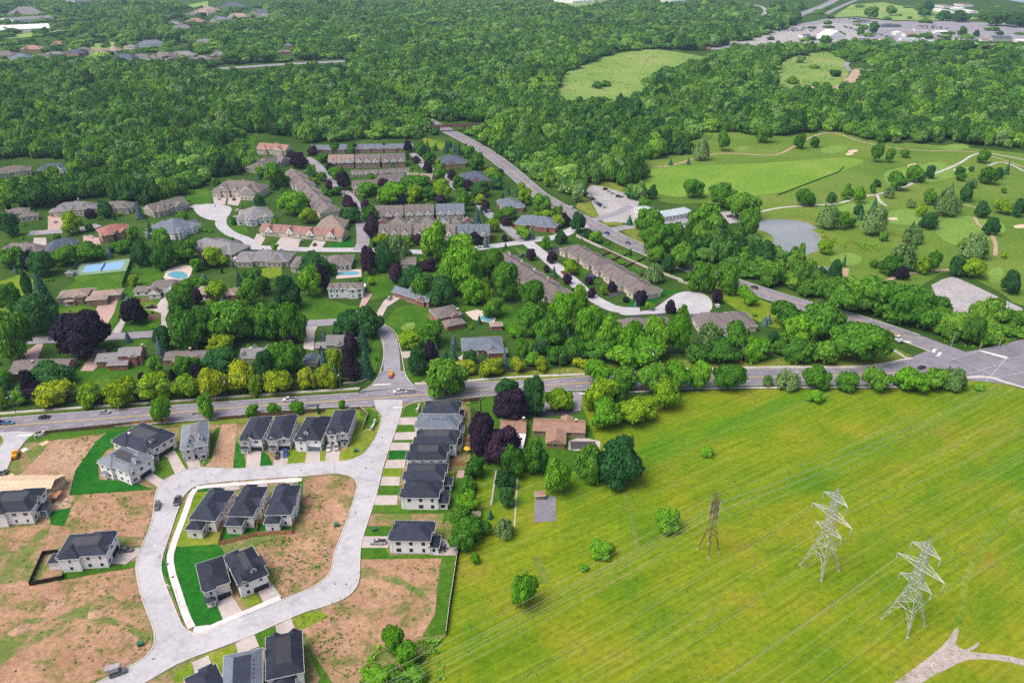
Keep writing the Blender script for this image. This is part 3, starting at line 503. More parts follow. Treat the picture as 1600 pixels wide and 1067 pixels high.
for q, mt in (([(-170.8,278.1),(-163.4,278.1),(-158.8,267.6),(-166.0,263.0),(-166.5,254.2),(-159.8,241.7),(-147.1,240.9),(-136.3,235.8),(-166.7,232.3),(-172.1,247.8),(-173.5,267.6)], "sod_green"), ([(-158.1,263.0),(-146.9,256.3),(-134.5,246.6),(-136.3,241.7),(-145.1,247.8)], "lawn_green"), ([(-143.8,256.3),(-144.4,263.0),(-135.9,252.0),(-132.4,245.7),(-133.6,242.5),(-142.3,249.1)], "lawn_green"),
              ([(-140.9,267.6),(-135.6,260.8),(-128.3,248.2),(-130.9,245.7),(-139.1,256.3)], "lawn_green"), ([(-127.2,257.6),(-125.9,263.0),(-126.9,278.1),(-124.9,278.1),(-120.8,254.2),(-122.4,249.9)], "lawn_green"), ([(-115.0,267.6),(-110.7,263.0),(-105.1,248.2),(-110.4,249.1)], "sod_green"), ([(-101.9,260.8),(-98.6,257.6),(-94.4,249.9),(-100.3,249.9),(-101.4,256.3)], "sod_green"),
              ([(-91.5,262.1),(-83.7,260.3),(-82.0,251.2),(-89.7,251.2)], "lawn_dry"), ([(-79.5,267.6),(-76.1,263.9),(-74.7,252.4),(-77.2,252.4)], "lawn_dry"), ([(-72.5,291.4),(-64.3,293.5),(-61.0,292.5),(-57.7,287.2),(-57.4,276.2),(-58.6,266.7),(-61.0,259.0),(-65.6,254.6),(-69.0,253.7),(-70.2,259.4),(-67.2,263.0)], "lawn_dry"),
              ([(-67.9,292.5),(-63.4,293.0),(-59.5,289.8),(-57.7,282.1),(-59.3,274.7),(-62.6,278.1),(-63.4,284.7),(-66.7,287.2)], "lawn_green"),
              ([(-47.6,296.8),(-40.0,298.4),(-39.3,286.2),(-48.7,285.7)], "lawn_green"), ([(-48.9,280.1),(-41.5,280.6),(-42.1,274.2),(-49.5,274.7)], "lawn_green"), ([(-49.2,268.5),(-41.5,269.0),(-42.1,266.7),(-49.5,266.7)], "lawn_green"), ([(-50.1,261.2),(-42.0,261.7),(-42.2,255.0),(-50.0,255.0)], "sod_green"), ([(-50.4,249.1),(-43.6,249.5),(-43.4,243.7),(-50.4,243.7)], "lawn_dry"), ([(-51.0,238.1),(-42.2,238.1),(-42.4,232.3),(-50.6,232.3)], "lawn_green"), ([(-51.2,226.7),(-42.7,227.1),(-25.9,224.5),(-20.0,224.5),(-19.8,221.7),(-50.9,222.0)], "lawn_green"),
              ([(-52.0,215.1),(-43.4,215.1),(-42.6,209.7),(-51.6,209.7)], "lawn_green"), ([(-51.9,203.9),(-44.1,204.2),(-41.3,200.2),(-24.0,200.8),(-23.8,198.9),(-51.2,198.3)], "lawn_green"), ([(-23.7,297.9),(-14.4,296.8),(-13.2,249.9),(-22.2,247.8),(-25.2,215.7),(-19.9,222.7),(-15.5,245.7),(-15.7,292.5)], "lawn_green"), ([(-25.1,245.7),(-16.4,247.8),(-14.4,205.8),(-18.0,203.3),(-21.7,215.7),(-25.7,222.7)], "lawn_green"),
              ([(-116.5,200.8),(-121.2,218.5),(-121.5,233.8),(-110.4,234.6),(-104.1,215.7),(-101.4,205.8),(-116.6,202.6)], "lawn_dry"), ([(-116.9,194.7),(-118.4,203.9),(-101.9,205.8),(-96.3,199.5),(-95.2,189.2),(-95.9,182.2),(-88.5,172.2),(-95.9,168.2),(-101.1,171.7),(-109.1,183.6)], "sod_green"), ([(-122.3,234.6),(-121.0,237.7),(-113.0,238.9),(-110.4,234.6)], "sod_green"), ([(-103.5,214.0),(-91.7,216.4),(-79.4,218.5),(-77.4,211.4),(-89.7,209.7),(-100.8,205.8)], "sod_green"), ([(-82.8,237.7),(-81.1,242.9),(-77.2,222.7),(-78.7,217.5),(-80.5,222.7)], "sod_green"),
              ([(-86.9,182.2),(-82.4,183.6),(-79.1,179.0),(-83.1,176.3)], "lawn_dry"), ([(-80.3,192.1),(-73.3,181.6),(-74.1,180.0),(-80.9,188.3)], "lawn_dry"), ([(-90.1,158.8),(-82.0,162.9),(-81.1,161.1),(-82.9,155.2),(-81.9,149.5),(-86.6,155.2)], "lawn_dry"), ([(-78.0,166.5),(-71.7,169.7),(-71.7,166.8),(-73.2,163.2),(-73.1,160.8),(-75.1,162.0)], "lawn_green"), ([(-96.0,153.4),(-92.4,156.1),(-90.9,153.0),(-92.0,150.0),(-95.4,149.5)], "lawn_dry"), ([(-68.1,172.2),(-63.6,175.0),(-59.8,175.6),(-56.4,173.7),(-63.9,168.0)], "lawn_dry"), ([(-60.6,162.0),(-53.0,153.0),(-47.6,144.6),(-55.5,140.6),(-54.3,150.8)], "lawn_green"),
              ([(-169.3,222.7),(-162.2,225.3),(-159.8,215.1),(-164.7,215.7)], "sod_green"), ([(-148.1,188.3),(-134.5,192.6),(-126.6,194.1),(-128.5,195.9),(-136.0,195.9),(-147.9,192.1)], "lawn_green"), ([(-138.3,203.3),(-127.7,205.2),(-128.0,209.1),(-126.0,203.3),(-132.1,202.0)], "lawn_green"), ([(-129.8,196.5),(-126.5,197.7),(-125.0,194.7),(-128.6,194.1)], "lawn_green"), ([(-23.9,199.5),(-18.8,202.0),(-19.9,166.8),(-26.9,165.6),(-23.8,174.3)], "lawn_green"),
              ([(-201.9,273.3),(-164.8,278.1),(-164.3,280.1),(-163.9,276.2),(-197.5,267.6),(-202.3,266.7),(-202.8,271.4)], "lawn_green"), ([(-232.5,272.3),(-216.3,272.3),(-212.7,268.5),(-211.6,264.4),(-225.2,260.8)], "verge_grass")):
    sheet("lawn", q, .13, mt)
for q in ([(-143.3,247.8),(-134.0,240.9),(-133.4,235.8),(-144.8,244.1)], [(-146.0,263.0),(-141.1,265.3),(-128.6,248.2),(-131.6,244.9),(-139.1,256.3),(-142.7,257.6)], [(-134.1,259.4),(-129.3,262.1),(-123.4,249.9),(-127.3,248.2)], [(-108.4,260.8),(-102.8,262.1),(-100.0,249.9),(-105.2,248.6)], [(-97.2,262.1),(-91.7,263.0),(-89.5,251.6),(-94.9,250.7)], [(-84.6,264.4),(-79.3,265.3),(-76.9,253.3),(-82.5,252.0)], [(-76.4,264.4),(-71.0,264.8),(-69.3,253.7),(-74.9,253.3)],
          [(-49.9,285.7),(-41.5,286.2),(-40.9,280.1),(-50.0,280.1)], [(-49.5,274.2),(-40.8,274.7),(-40.2,269.0),(-49.5,268.5)], [(-50.0,266.7),(-42.6,266.7),(-41.9,261.2),(-50.3,261.2)], [(-50.2,254.6),(-42.8,255.0),(-42.5,249.1),(-50.6,249.1)], [(-50.6,243.7),(-43.4,243.7),(-43.2,238.1),(-50.5,238.1)], [(-51.1,232.3),(-42.9,232.3),(-42.6,226.7),(-51.2,226.7)], [(-52.3,209.7),(-42.2,209.7),(-42.7,203.9),(-51.9,203.9)],
          [(-93.2,179.0),(-89.4,182.2),(-83.4,174.8),(-88.2,171.2)], [(-83.8,186.9),(-79.5,189.2),(-73.3,181.6),(-77.6,178.2)], [(-82.1,163.2),(-77.7,166.8),(-74.7,162.0),(-80.1,159.2)], [(-72.1,169.7),(-68.0,172.7),(-65.4,168.0),(-70.2,165.6)], [(-92.5,156.3),(-88.6,158.8),(-86.1,154.7),(-90.0,151.9)], [(-138.3,200.8),(-128.2,204.2),(-126.8,200.5),(-129.3,195.9),(-135.6,196.5)], [(-111.8,238.9),(-105.8,240.9),(-103.5,235.8),(-110.4,234.6)], [(-100.1,240.9),(-94.9,242.5),(-93.5,237.7),(-98.2,236.9)], [(-92.3,242.1),(-83.2,243.3),(-82.4,240.1),(-86.1,239.3)]):
    sheet("driveway", q, .18, "driveway_concrete", parent=None)
sheet("patio", [(-25.2,208.4),(-24.1,208.4),(-18.8,205.2),(-19.1,200.2),(-27.8,200.2)], .18, "driveway_concrete")
sheet("patio", [(-21.2,247.8),(-18.7,247.8),(-18.4,242.9),(-21.9,242.9)], .18, "driveway_pink")
strip("pavement", [(-120.4,236.2),(-120.6,231.9),(-119.5,224.5),(-118.1,214.0),(-116.7,204.2),(-115.5,198.9),(-112.2,192.1),(-107.0,183.6),(-101.1,174.3),(-97.2,169.0)], 2.2, .27, "fresh_sidewalk")
strip("pavement", [(-96.3,167.7),(-92.1,168.5)], 3.2, .275, "fresh_sidewalk", 1)
strip("pavement", [(-92.6,168.2),(-88.2,171.2),(-81.7,175.6),(-73.6,181.1)], 2.2, .27, "fresh_sidewalk")
strip("pavement", [(-120.5,236.5),(-115.1,237.7),(-105.7,238.9),(-93.8,240.5),(-81.3,241.7)], 2.0, .27, "fresh_sidewalk")
# bungalow plot
sheet("lawn", [(-15.9,296.8),(-8.9,306.2),(29.7,307.9),(31.9,292.5),(35.6,263.0),(26.5,247.8),(17.1,246.6),(0.0,246.6),(-14.6,247.8)], .09, "lawn_green")
sheet("driveway", [(27.5,307.4),(32.6,307.9),(30.7,291.4),(27.0,291.4)], .18, "old_asphalt"); sheet("driveway", [(9.2,284.7),(11.9,291.4),(17.1,292.5),(27.1,291.9),(30.4,291.4),(29.7,289.3),(22.5,287.2),(12.6,286.2),(9.7,282.1)], .185, "dark_asphalt"); sheet("driveway", [(14.0,292.5),(16.2,304.5),(17.1,304.5),(17.1,292.5)], .18, "driveway_concrete")
sheet("patio", [(23.5,267.6),(26.9,269.9),(31.7,269.9),(36.8,267.6),(36.3,262.1),(27.5,260.8),(23.1,261.7)], .18, "driveway_concrete")
sheet("pool_cover", [(24.3,267.6),(34.7,267.6),(34.3,263.0),(24.1,261.7)], .22, "dark_asphalt")
sheet("garden_strip", [(-7.1,247.8),(-4.0,247.8),(-4.3,230.1),(-7.3,226.4)], .13, "lawn_green"); strip("garden_path", [(-6.3,247.8),(-7.1,235.8),(-7.8,226.4)], .6, .17, "driveway_concrete"); strip("garden_path", [(2.3,245.7),(1.7,233.8),(0.9,214.7)], .6, .17, "driveway_concrete")
sheet("gravel_patch", [(8.6,230.8),(16.4,231.9),(15.9,217.8),(8.0,217.1)], .13, "asphalt")
# gravel track in the meadow
sheet("gravel_track", [(107.2,149.3),(118.4,156.3),(125.3,160.8),(129.9,164.4),(134.4,168.7),(135.2,168.0),(131.9,163.2),(133.4,160.8),(139.1,163.9),(137.1,161.5),(134.3,160.1),(142.3,159.2),(148.7,157.4),(160.7,153.0),(159.0,150.4),(147.4,155.2),(141.0,157.0),(132.9,157.4),(124.7,154.1),(115.1,149.3),(100.6,140.6),(91.9,140.6)], .09, "track_gravel", 2)
strip("worn_track", [(134.4,168.0),(138.8,174.3),(145.5,184.9),(151.9,193.5),(163.9,205.8),(177.1,217.5),(189.2,226.4)], 2.2, .085, "lawn_dry")
strip("worn_track", [(42.4,233.8),(43.3,222.7),(43.0,209.1),(42.9,202.6)], 1.6, .085, "verge_grass"); strip("worn_track", [(8.2,199.5),(9.6,193.5),(10.8,187.2)], 3, .085, "verge_grass")
# older neighbourhood lawns, drives, courts and pools
for q, mt in (([(-259.3,401.3),(-269.3,424.1),(-267.1,438.8),(-273.2,447.0),(-241.9,457.6),(-243.2,465.3),(-235.6,438.8),(-226.7,410.2),(-211.6,368.8),(-250.5,365.0),(-261.1,384.5)], "lawn_green"), ([(-226.7,410.2),(-233.7,438.8),(-230.6,459.8),(-218.3,454.4),(-215.9,428.9),(-196.5,401.3),(-190.5,384.5),(-189.2,372.6),(-209.9,368.8)], "lawn_green"), ([(-314.2,438.8),(-308.2,449.1),(-290.6,438.8),(-267.6,410.2),(-250.5,365.0),(-269.5,362.8)], "lawn_dry"),
              ([(-216.0,332.3),(-202.5,328.5),(-194.1,330.4),(-182.5,340.2),(-171.4,321.0),(-168.3,306.2),(-199.4,300.6),(-208.8,315.0)], "lawn_green"), ([(-226.3,354.0),(-211.1,356.9),(-200.1,358.4),(-189.7,361.3),(-188.5,350.5),(-204.8,354.0),(-209.8,343.6),(-221.2,347.0)], "lawn_green"), ([(-123.8,414.8),(-114.6,424.1),(-105.9,410.2),(-87.6,401.3),(-90.3,386.1),(-112.5,382.9),(-120.2,392.8)], "lawn_green"), ([(-93.0,454.4),(-77.5,459.8),(-61.1,424.1),(-75.0,414.8),(-81.8,410.2),(-88.7,428.9)], "lawn_green"),
              ([(-70.0,380.5),(-65.7,401.3),(-51.6,405.7),(-42.3,384.5),(-36.9,361.3),(-49.6,354.0),(-55.7,350.5),(-61.4,368.8)], "lawn_green"), ([(-36.8,405.7),(-22.9,424.1),(0.0,401.3),(10.2,368.8),(-3.4,372.6),(-14.4,392.8),(-27.2,397.0)], "lawn_green"), ([(-65.8,321.0),(-66.6,340.2),(-67.1,361.3),(-71.7,368.8),(-72.0,354.0),(-69.0,327.2),(-68.9,312.0)], "lawn_green"), ([(-51.6,322.2),(-50.1,330.4),(-42.7,319.8),(-46.6,313.8)], "lawn_green"),
              ([(-272.2,630.6),(-261.6,645.8),(-246.6,621.4),(-239.8,598.6),(-247.6,591.9),(-258.5,603.7)], "lawn_green"), ([(-212.9,555.5),(-199.6,551.1),(-187.6,526.9),(-193.2,522.8),(-206.7,540.9)], "lawn_green"), ([(-124.9,507.0),(-115.4,520.1),(-108.7,500.7),(-115.4,497.0),(-124.1,497.0)], "sod_green"), ([(-167.7,454.4),(-148.4,465.3),(-143.6,447.0),(-157.1,438.8)], "lawn_dry"), ([(-242.5,454.4),(-239.7,476.6),(-222.6,465.3),(-206.1,476.6),(-195.9,459.8),(-206.1,454.4),(-224.2,449.1)], "lawn_green"),
              ([(105.0,424.1),(120.6,433.8),(142.5,414.8),(157.9,392.8),(153.6,368.8),(138.8,376.5),(129.2,392.8),(119.2,419.4)], "lawn_dry"), ([(11.8,365.0),(19.8,354.0),(22.4,340.2),(6.4,340.2),(3.3,354.0)], "lawn_green"), ([(55.3,621.4),(74.7,582.0),(66.8,563.1),(60.5,563.1),(50.2,586.9)], "verge_grass"), ([(65.6,555.5),(75.4,566.2),(82.3,555.5),(81.0,545.2),(68.3,545.2)], "verge_grass"), ([(79.2,531.0),(91.0,539.5),(95.0,520.1),(99.7,494.5),(88.6,507.0)], "verge_grass"), ([(63.3,653.7),(83.9,665.8),(99.8,638.1),(100.1,621.4),(85.4,630.6),(67.1,634.4)], "verge_grass"),
              ([(58.6,482.5),(69.4,494.5),(79.4,488.4),(87.1,468.6),(80.8,454.4),(67.3,476.6)], "lawn_green"), ([(65.0,410.2),(79.2,417.5),(91.7,424.1),(103.7,427.0),(90.5,417.5),(81.1,405.7),(67.6,401.3)], "sod_green"), ([(15.2,494.5),(22.1,507.0),(28.7,504.5),(26.8,492.0),(19.2,484.8)], "lawn_green"), ([(40.4,454.4),(47.4,465.3),(49.3,454.4),(41.6,443.9)], "lawn_green"), ([(0.0,500.7),(8.6,492.0),(14.7,476.6),(6.4,482.5)], "lawn_green"),
              ([(-356.8,526.9),(-346.9,533.8),(-335.7,517.5),(-346.9,513.5)], "lawn_green"), ([(-273.0,833.0),(-289.5,842.2),(-276.5,789.4),(-255.5,762.6)], "lawn_green"), ([(-95.5,833.0),(-66.1,803.5),(-70.5,775.8),(-88.4,795.0)], "lawn_dry")):
    sheet("lawn", q, .10, mt)
for q, mt in (([(-235.3,397.0),(-243.1,421.3),(-232.5,421.3),(-223.2,392.8),(-219.6,374.9),(-226.7,380.5)], "driveway_pink"), ([(-213.3,368.8),(-215.9,386.1),(-213.1,386.1),(-208.2,367.3)], "driveway_concrete"), ([(-205.1,419.4),(-203.2,424.1),(-195.0,403.1),(-191.9,386.1),(-186.0,374.9),(-188.5,372.6),(-196.7,392.8),(-202.4,396.2),(-207.4,397.9),(-209.6,403.1),(-203.4,403.1)], "driveway_concrete"), ([(-247.1,345.6),(-245.9,355.5),(-242.6,355.5),(-237.0,340.2),(-238.8,334.9)], "driveway_pink"), ([(-209.7,327.2),(-212.7,348.4),(-208.2,350.5),(-202.4,340.2),(-203.5,327.2)], "driveway_pink"),
              ([(-91.2,391.1),(-86.9,397.0),(-88.1,421.3),(-82.5,419.4),(-84.0,401.3),(-87.5,384.5)], "driveway_pink"), ([(-76.5,388.6),(-74.3,410.2),(-69.8,417.5),(-64.5,414.8),(-71.2,401.3),(-72.8,380.5)], "driveway_concrete"), ([(-106.9,350.5),(-112.6,380.5),(-105.5,382.9),(-105.1,368.8),(-101.1,348.4)], "driveway_concrete"), ([(-336.6,517.5),(-328.0,517.5),(-311.2,488.4),(-312.2,480.1),(-331.3,507.0)], "driveway_concrete"), ([(-352.6,566.2),(-341.4,566.2),(-326.2,536.6),(-335.4,533.8)], "driveway_pink"), ([(-304.5,522.8),(-290.6,517.5),(-281.3,500.7),(-283.1,497.0),(-298.0,509.6)], "driveway_pink"), ([(-246.6,621.4),(-234.5,621.4),(-227.4,595.2),(-236.1,595.2)], "driveway_concrete"), ([(-232.9,621.4),(-219.6,612.5),(-216.2,591.9),(-225.9,595.2)], "driveway_concrete"),
              ([(-182.1,526.9),(-173.5,517.5),(-171.3,494.5),(-178.5,497.0)], "driveway_concrete"), ([(-162.9,520.1),(-147.7,513.5),(-145.3,494.5),(-162.6,494.5)], "driveway_concrete"), ([(-138.5,512.2),(-129.0,509.6),(-129.6,492.0),(-138.5,493.3)], "driveway_concrete"), ([(19.2,484.8),(29.8,500.7),(36.7,492.0),(25.4,480.1)], "dark_asphalt"), ([(44.7,447.0),(50.6,455.5),(55.5,451.2),(46.5,440.9)], "dark_asphalt"), ([(54.9,419.4),(63.1,425.1),(66.5,421.3),(58.0,413.9)], "dark_asphalt"), ([(66.4,392.8),(72.0,394.5),(70.6,384.5),(65.3,384.5)], "dark_asphalt"), ([(79.7,392.8),(85.1,395.3),(84.5,387.8),(79.3,386.1)], "dark_asphalt"), ([(-27.2,340.2),(-21.3,350.5),(-17.9,347.0),(-22.1,333.6)], "driveway_concrete"), ([(-56.6,347.0),(-50.6,348.4),(-49.6,340.2),(-55.1,340.2)], "driveway_concrete"), ([(114.5,376.5),(122.4,380.5),(122.1,372.6),(116.0,368.8)], "pool_deck"), ([(-242.1,482.5),(-236.6,500.7),(-227.5,488.4),(-233.1,470.9)], "lawn_green")):
    sheet("driveway", q, .18, mt)
ct = sheet("tennis_court", [(-274.7,447.0),(-280.3,468.6),(-249.4,477.8),(-243.0,456.5)], .16, "court_green")
sheet("court_surface", [(-270.7,453.3),(-273.7,465.3),(-252.6,472.6),(-248.9,458.7)], .22, "court_blue", parent=ct)
for q in ([(-270.7,453.3),(-273.7,465.3)], [(-273.7,465.3),(-252.6,472.6)], [(-252.6,472.6),(-248.9,458.7)], [(-248.9,458.7),(-270.7,453.3)], [(-260.0,455.5),(-263.3,468.6)]): strip("court_line", q, .15, .225, "road_paint", 1, parent=ct)
def pool(q, deck, water="water_pool"):
    p = sheet("swimming_pool", q, .22, water, 2); 
    d = sheet("pool_deck", deck, .16, "pool_deck"); return p
pool([(-215.4,449.1),(-214.2,454.4),(-208.2,454.4),(-202.9,449.1),(-201.8,442.9),(-206.6,442.9),(-210.5,445.0)], [(-216.5,445.0),(-219.6,459.8),(-212.7,466.4),(-204.9,464.2),(-200.9,449.1),(-200.3,438.8),(-211.3,438.8)])
pool([(-108.1,449.1),(-108.3,454.4),(-97.5,454.9),(-96.5,449.1)], [(-108.8,442.9),(-110.6,457.6),(-96.1,458.7),(-93.5,446.0)])
pool([(-18.1,386.1),(-15.0,391.1),(-10.6,387.0),(-12.6,381.3)], [(-26.6,394.5),(-19.9,397.9),(-13.7,394.5),(-8.9,386.1),(-9.8,379.7),(-21.2,384.5),(-24.2,389.4)])
pool([(110.1,361.3),(112.6,365.8),(116.3,365.8),(116.4,362.0),(113.1,359.8)], [(107.4,358.4),(111.7,368.0),(119.4,368.8),(119.1,359.8)])
sheet("pool_cover", [(-231.8,306.2),(-233.5,310.8),(-231.5,312.6),(-228.4,310.3),(-226.4,305.1)], .22, "cover_turquoise", 2)
sheet("putting_lawn", [(-60.1,374.2),(-57.4,380.5),(-53.2,380.5),(-53.1,373.4),(-56.9,371.1)], .15, "green_grass", 3)
for q in ([(-248.3,371.1),(-243.2,371.8),(-241.5,368.0),(-246.3,368.0)], [(-204.6,391.1),(-198.1,392.8),(-195.5,384.5),(-201.1,384.5)], [(-221.2,410.2),(-210.4,415.7),(-208.9,412.0),(-219.2,406.6)]): sheet("flower_bed", q, .15, "mulch", 2)

for q in [(-54.6,270.4),(-57.7,249.1),(-56.1,253.3),(-55.3,263.0),(-57.0,222.4),(-57.3,186.9),(-53.8,186.9),(-127.3,237.7),(-123.6,240.9),(-119.3,199.5),(-115.2,195.9),(-111.2,190.0),(-117.6,244.9),(-61.3,362.8),(-62.6,348.4),(-61.8,333.6),(-61.1,342.2),(-61.7,324.1),(-83.3,247.8),(-104.1,157.4)]:
    mb = MB(); n_ = 12; mb.face([(.42*math.cos(2*math.pi*i/n_), .42*math.sin(2*math.pi*i/n_), .29) for i in range(n_)]); o = mb.build("manhole_cover", "asphalt", loop, Vector((q[0], q[1], 0))-loop.location)

for q in ([(-94.9,295.7),(-86.5,297.0),(-86.2,295.4),(-94.5,294.1)], [(-141.4,289.3),(-133.4,290.6),(-132.6,289.0),(-140.6,287.7)], [(0.0,313.2),(12.1,314.7),(12.3,313.2),(0.3,311.4)], [(-63.6,350.5),(-61.6,350.5),(-60.3,342.9),(-62.5,342.9)], [(-63.6,336.9),(-61.0,336.9),(-60.7,332.3),(-62.9,332.3)], [(89.4,324.1),(105.2,325.3),(104.7,323.5),(89.0,322.2)], [(-58.0,309.1),(-47.9,311.4),(-47.0,309.1),(-57.4,306.8)]):
    sheet("road_patch", q, .212, "old_asphalt" if q[0][1] > 300 else "dark_asphalt")

# ================================================================ BUILDINGS
WIN = {}
def window_mesh(w, h, frame, near):
    k = (round(w, 2), round(h, 2), frame, near)
    if k in WIN: return WIN[k]
    mb = MB(); t = .10                                  # local: x across, z up, -y outwards
    mb.box(-w/2, -.06, 0, -w/2+t, 0, h); mb.box(w/2-t, -.06, 0, w/2, 0, h)
    mb.box(-w/2+t, -.06, 0, w/2-t, 0, t); mb.box(-w/2+t, -.06, h-t, w/2-t, 0, h)
    if w > 1.3: mb.box(-.04, -.05, t, .04, 0, h-t)
    fr = mb; pane = MB(); pane.box(-w/2+t, -.03, t, w/2-t, -.004, h-t)
    if near: WIN[k] = (fr.mesh("window", frame), pane.mesh("pane", "glass_dark"))
    else:
        n = len(fr.v); fr.v += pane.v; fr.f += [tuple(i+n for i in q) for q in pane.f]; fr.m += [1]*len(pane.f)
        WIN[k] = (fr.mesh("window", [frame, "glass_dark"]), None)
    return WIN[k]
def put_window(par, x, y, z, rot, w=1.2, h=1.4, frame="frame_white", near=False):
    a, p = window_mesh(w, h, frame, near)
    o = link("window", a, par, (x, y, z), rot)
    if p: link("pane", p, o)
    return o
def roof_pts(x0, y0, x1, y1, z, kind, pitch, axis=None, trunc=None):
    """faces (list of point lists) of a roof over a rectangle with its eave at z; returns faces, height"""
    w, d = x1-x0, y1-y0
    if axis is None: axis = 'x' if w >= d else 'y'
    hw = (d if axis == 'x' else w)/2; rh = hw*pitch
    P = lambda a, b, c: (a, b, c)
    E = [P(x0, y0, z), P(x1, y0, z), P(x1, y1, z), P(x0, y1, z)]
    F = []
    if kind == 'hip':
        if trunc:
            k = hw*trunc; zz = z+k*pitch
            T = [P(x0+k, y0+k, zz), P(x1-k, y0+k, zz), P(x1-k, y1-k, zz), P(x0+k, y1-k, zz)]
            for i in range(4): j = (i+1) % 4; F.append(([E[i], E[j], T[j], T[i]], 0))
            F.append((T, 2)); return F, k*pitch
        if axis == 'x':
            if w-d < .05: a = b = (x0+x1)/2
            else: a, b = x0+hw, x1-hw
            ym = (y0+y1)/2; r0, r1 = P(a, ym, z+rh), P(b, ym, z+rh)
            F += [([E[0], E[1], r1, r0], 0), ([E[2], E[3], r0, r1], 0), ([E[3], E[0], r0], 0), ([E[1], E[2], r1], 0)]
        else:
            a, b = y0+hw, y1-hw
            if b < a: a = b = (y0+y1)/2
            xm = (x0+x1)/2; r0, r1 = P(xm, a, z+rh), P(xm, b, z+rh)
            F += [([E[1], E[2], r1, r0], 0), ([E[3], E[0], r0, r1], 0), ([E[0], E[1], r0], 0), ([E[2], E[3], r1], 0)]
    elif kind == 'gable':
        if axis == 'x':
            ym = (y0+y1)/2; r0, r1 = P(x0, ym, z+rh), P(x1, ym, z+rh)
            F += [([E[0], E[1], r1, r0], 0), ([E[2], E[3], r0, r1], 0), ([E[3], E[0], r0], 1), ([E[1], E[2], r1], 1)]
        else:
            xm = (x0+x1)/2; r0, r1 = P(xm, y0, z+rh), P(xm, y1, z+rh)
            F += [([E[1], E[2], r1, r0], 0), ([E[3], E[0], r0, r1], 0), ([E[0], E[1], r0], 1), ([E[2], E[3], r1], 1)]
    elif kind == 'flat':
        F.append(([P(*e[:2], z+.12) for e in E], 0)); rh = .12
        for i in range(4): j = (i+1) % 4; F.append(([E[i], E[j], P(*E[j][:2], z+.12), P(*E[i][:2], z+.12)], 0))
    return F, rh
def add_roof(par, x0, y0, x1, y1, z, kind, pitch, mats, axis=None, trunc=None, name="roof"):
    F, rh = roof_pts(x0, y0, x1, y1, z, kind, pitch, axis, trunc)
    mb = MB()
    for pts, mi in F: mb.face(pts, {0: 0, 1: 1, 2: 3}[mi])
    e = .22
    mb.box(x0-.09, y0-.09, z-e, x1+.09, y1+.09, z-.002, 2)
    ms = [mats[0], mats[1], mats[2], mats[3] if len(mats) > 3 else mats[0]]
    o = mb.build(name, ms, par); return o, rh
def gable_front(par, side, c, gw, w, d, z, pitch, mats, proj=.5, gp=None, win=True, wm="frame_white", near=False):
    """small cross gable on one side; side f/r/b/l of a w x d block with eave at z"""
    gp = gp or max(pitch, .9); gh = gw/2*gp; back = gh/pitch+.3
    mb = MB()
    a, b_, r = (-gw/2, -proj, z), (gw/2, -proj, z), (0, -proj, z+gh)
    A, B_, Rr = (-gw/2, .02, z), (gw/2, .02, z), (0, back, z+gh)
    mb.face([a, b_, r], 1); mb.face([b_, B_, Rr, r], 0); mb.face([A, a, r, Rr], 0)
    mb.face([a, A, B_, b_][::-1], 1)
    rot = {'f': 0, 'r': math.pi/2, 'b': math.pi, 'l': -math.pi/2}[side]
    loc = {'f': (c*w, 0, 0), 'r': (w, c*d, 0), 'b': (w-c*w, d, 0), 'l': (0, d-c*d, 0)}[side]
    o = mb.build("gable", [mats[0], mats[1]], par, loc, rot)
    if win and gw > 2: put_window(o, 0, -proj, z+gh*.18, 0, min(1.2, gw*.35), min(1.1, gh*.5), wm, near)
    return o
def dormer(par, x, y, z, rot, mats, w=1.8, h=1.2, near=False):
    mb = MB(); L = 2.4
    mb.face([(-w/2, 0, 0), (w/2, 0, 0), (w/2, 0, h), (0, 0, h+w*.4), (-w/2, 0, h)], 1)
    mb.face([(w/2, 0, 0), (w/2, L, 0), (w/2, L, h), (w/2, 0, h)], 1); mb.face([(-w/2, L, 0), (-w/2, 0, 0), (-w/2, 0, h), (-w/2, L, h)], 1)
    e = .15
    mb.face([(w/2+e, -.15, h-.1), (w/2+e, L, h-.1), (0, L, h+w*.42), (0, -.15, h+w*.42)], 0); mb.face([(-w/2-e, L, h-.1), (-w/2-e, -.15, h-.1), (0, -.15, h+w*.42), (0, L, h+w*.42)], 0)
    o = mb.build("dormer", [mats[0], mats[1]], par, (x, y, z), rot)
    put_window(o, 0, -.01, .15, 0, w*.6, h*.85, "frame_white", near)
    return o
SIDE = {'f': 0, 'r': math.pi/2, 'b': math.pi, 'l': -math.pi/2}
def side_pos(side, t, w, d):
    return {'f': (t*w, 0), 'r': (w, t*d), 'b': (w-t*w, d), 'l': (0, d-t*d)}[side]
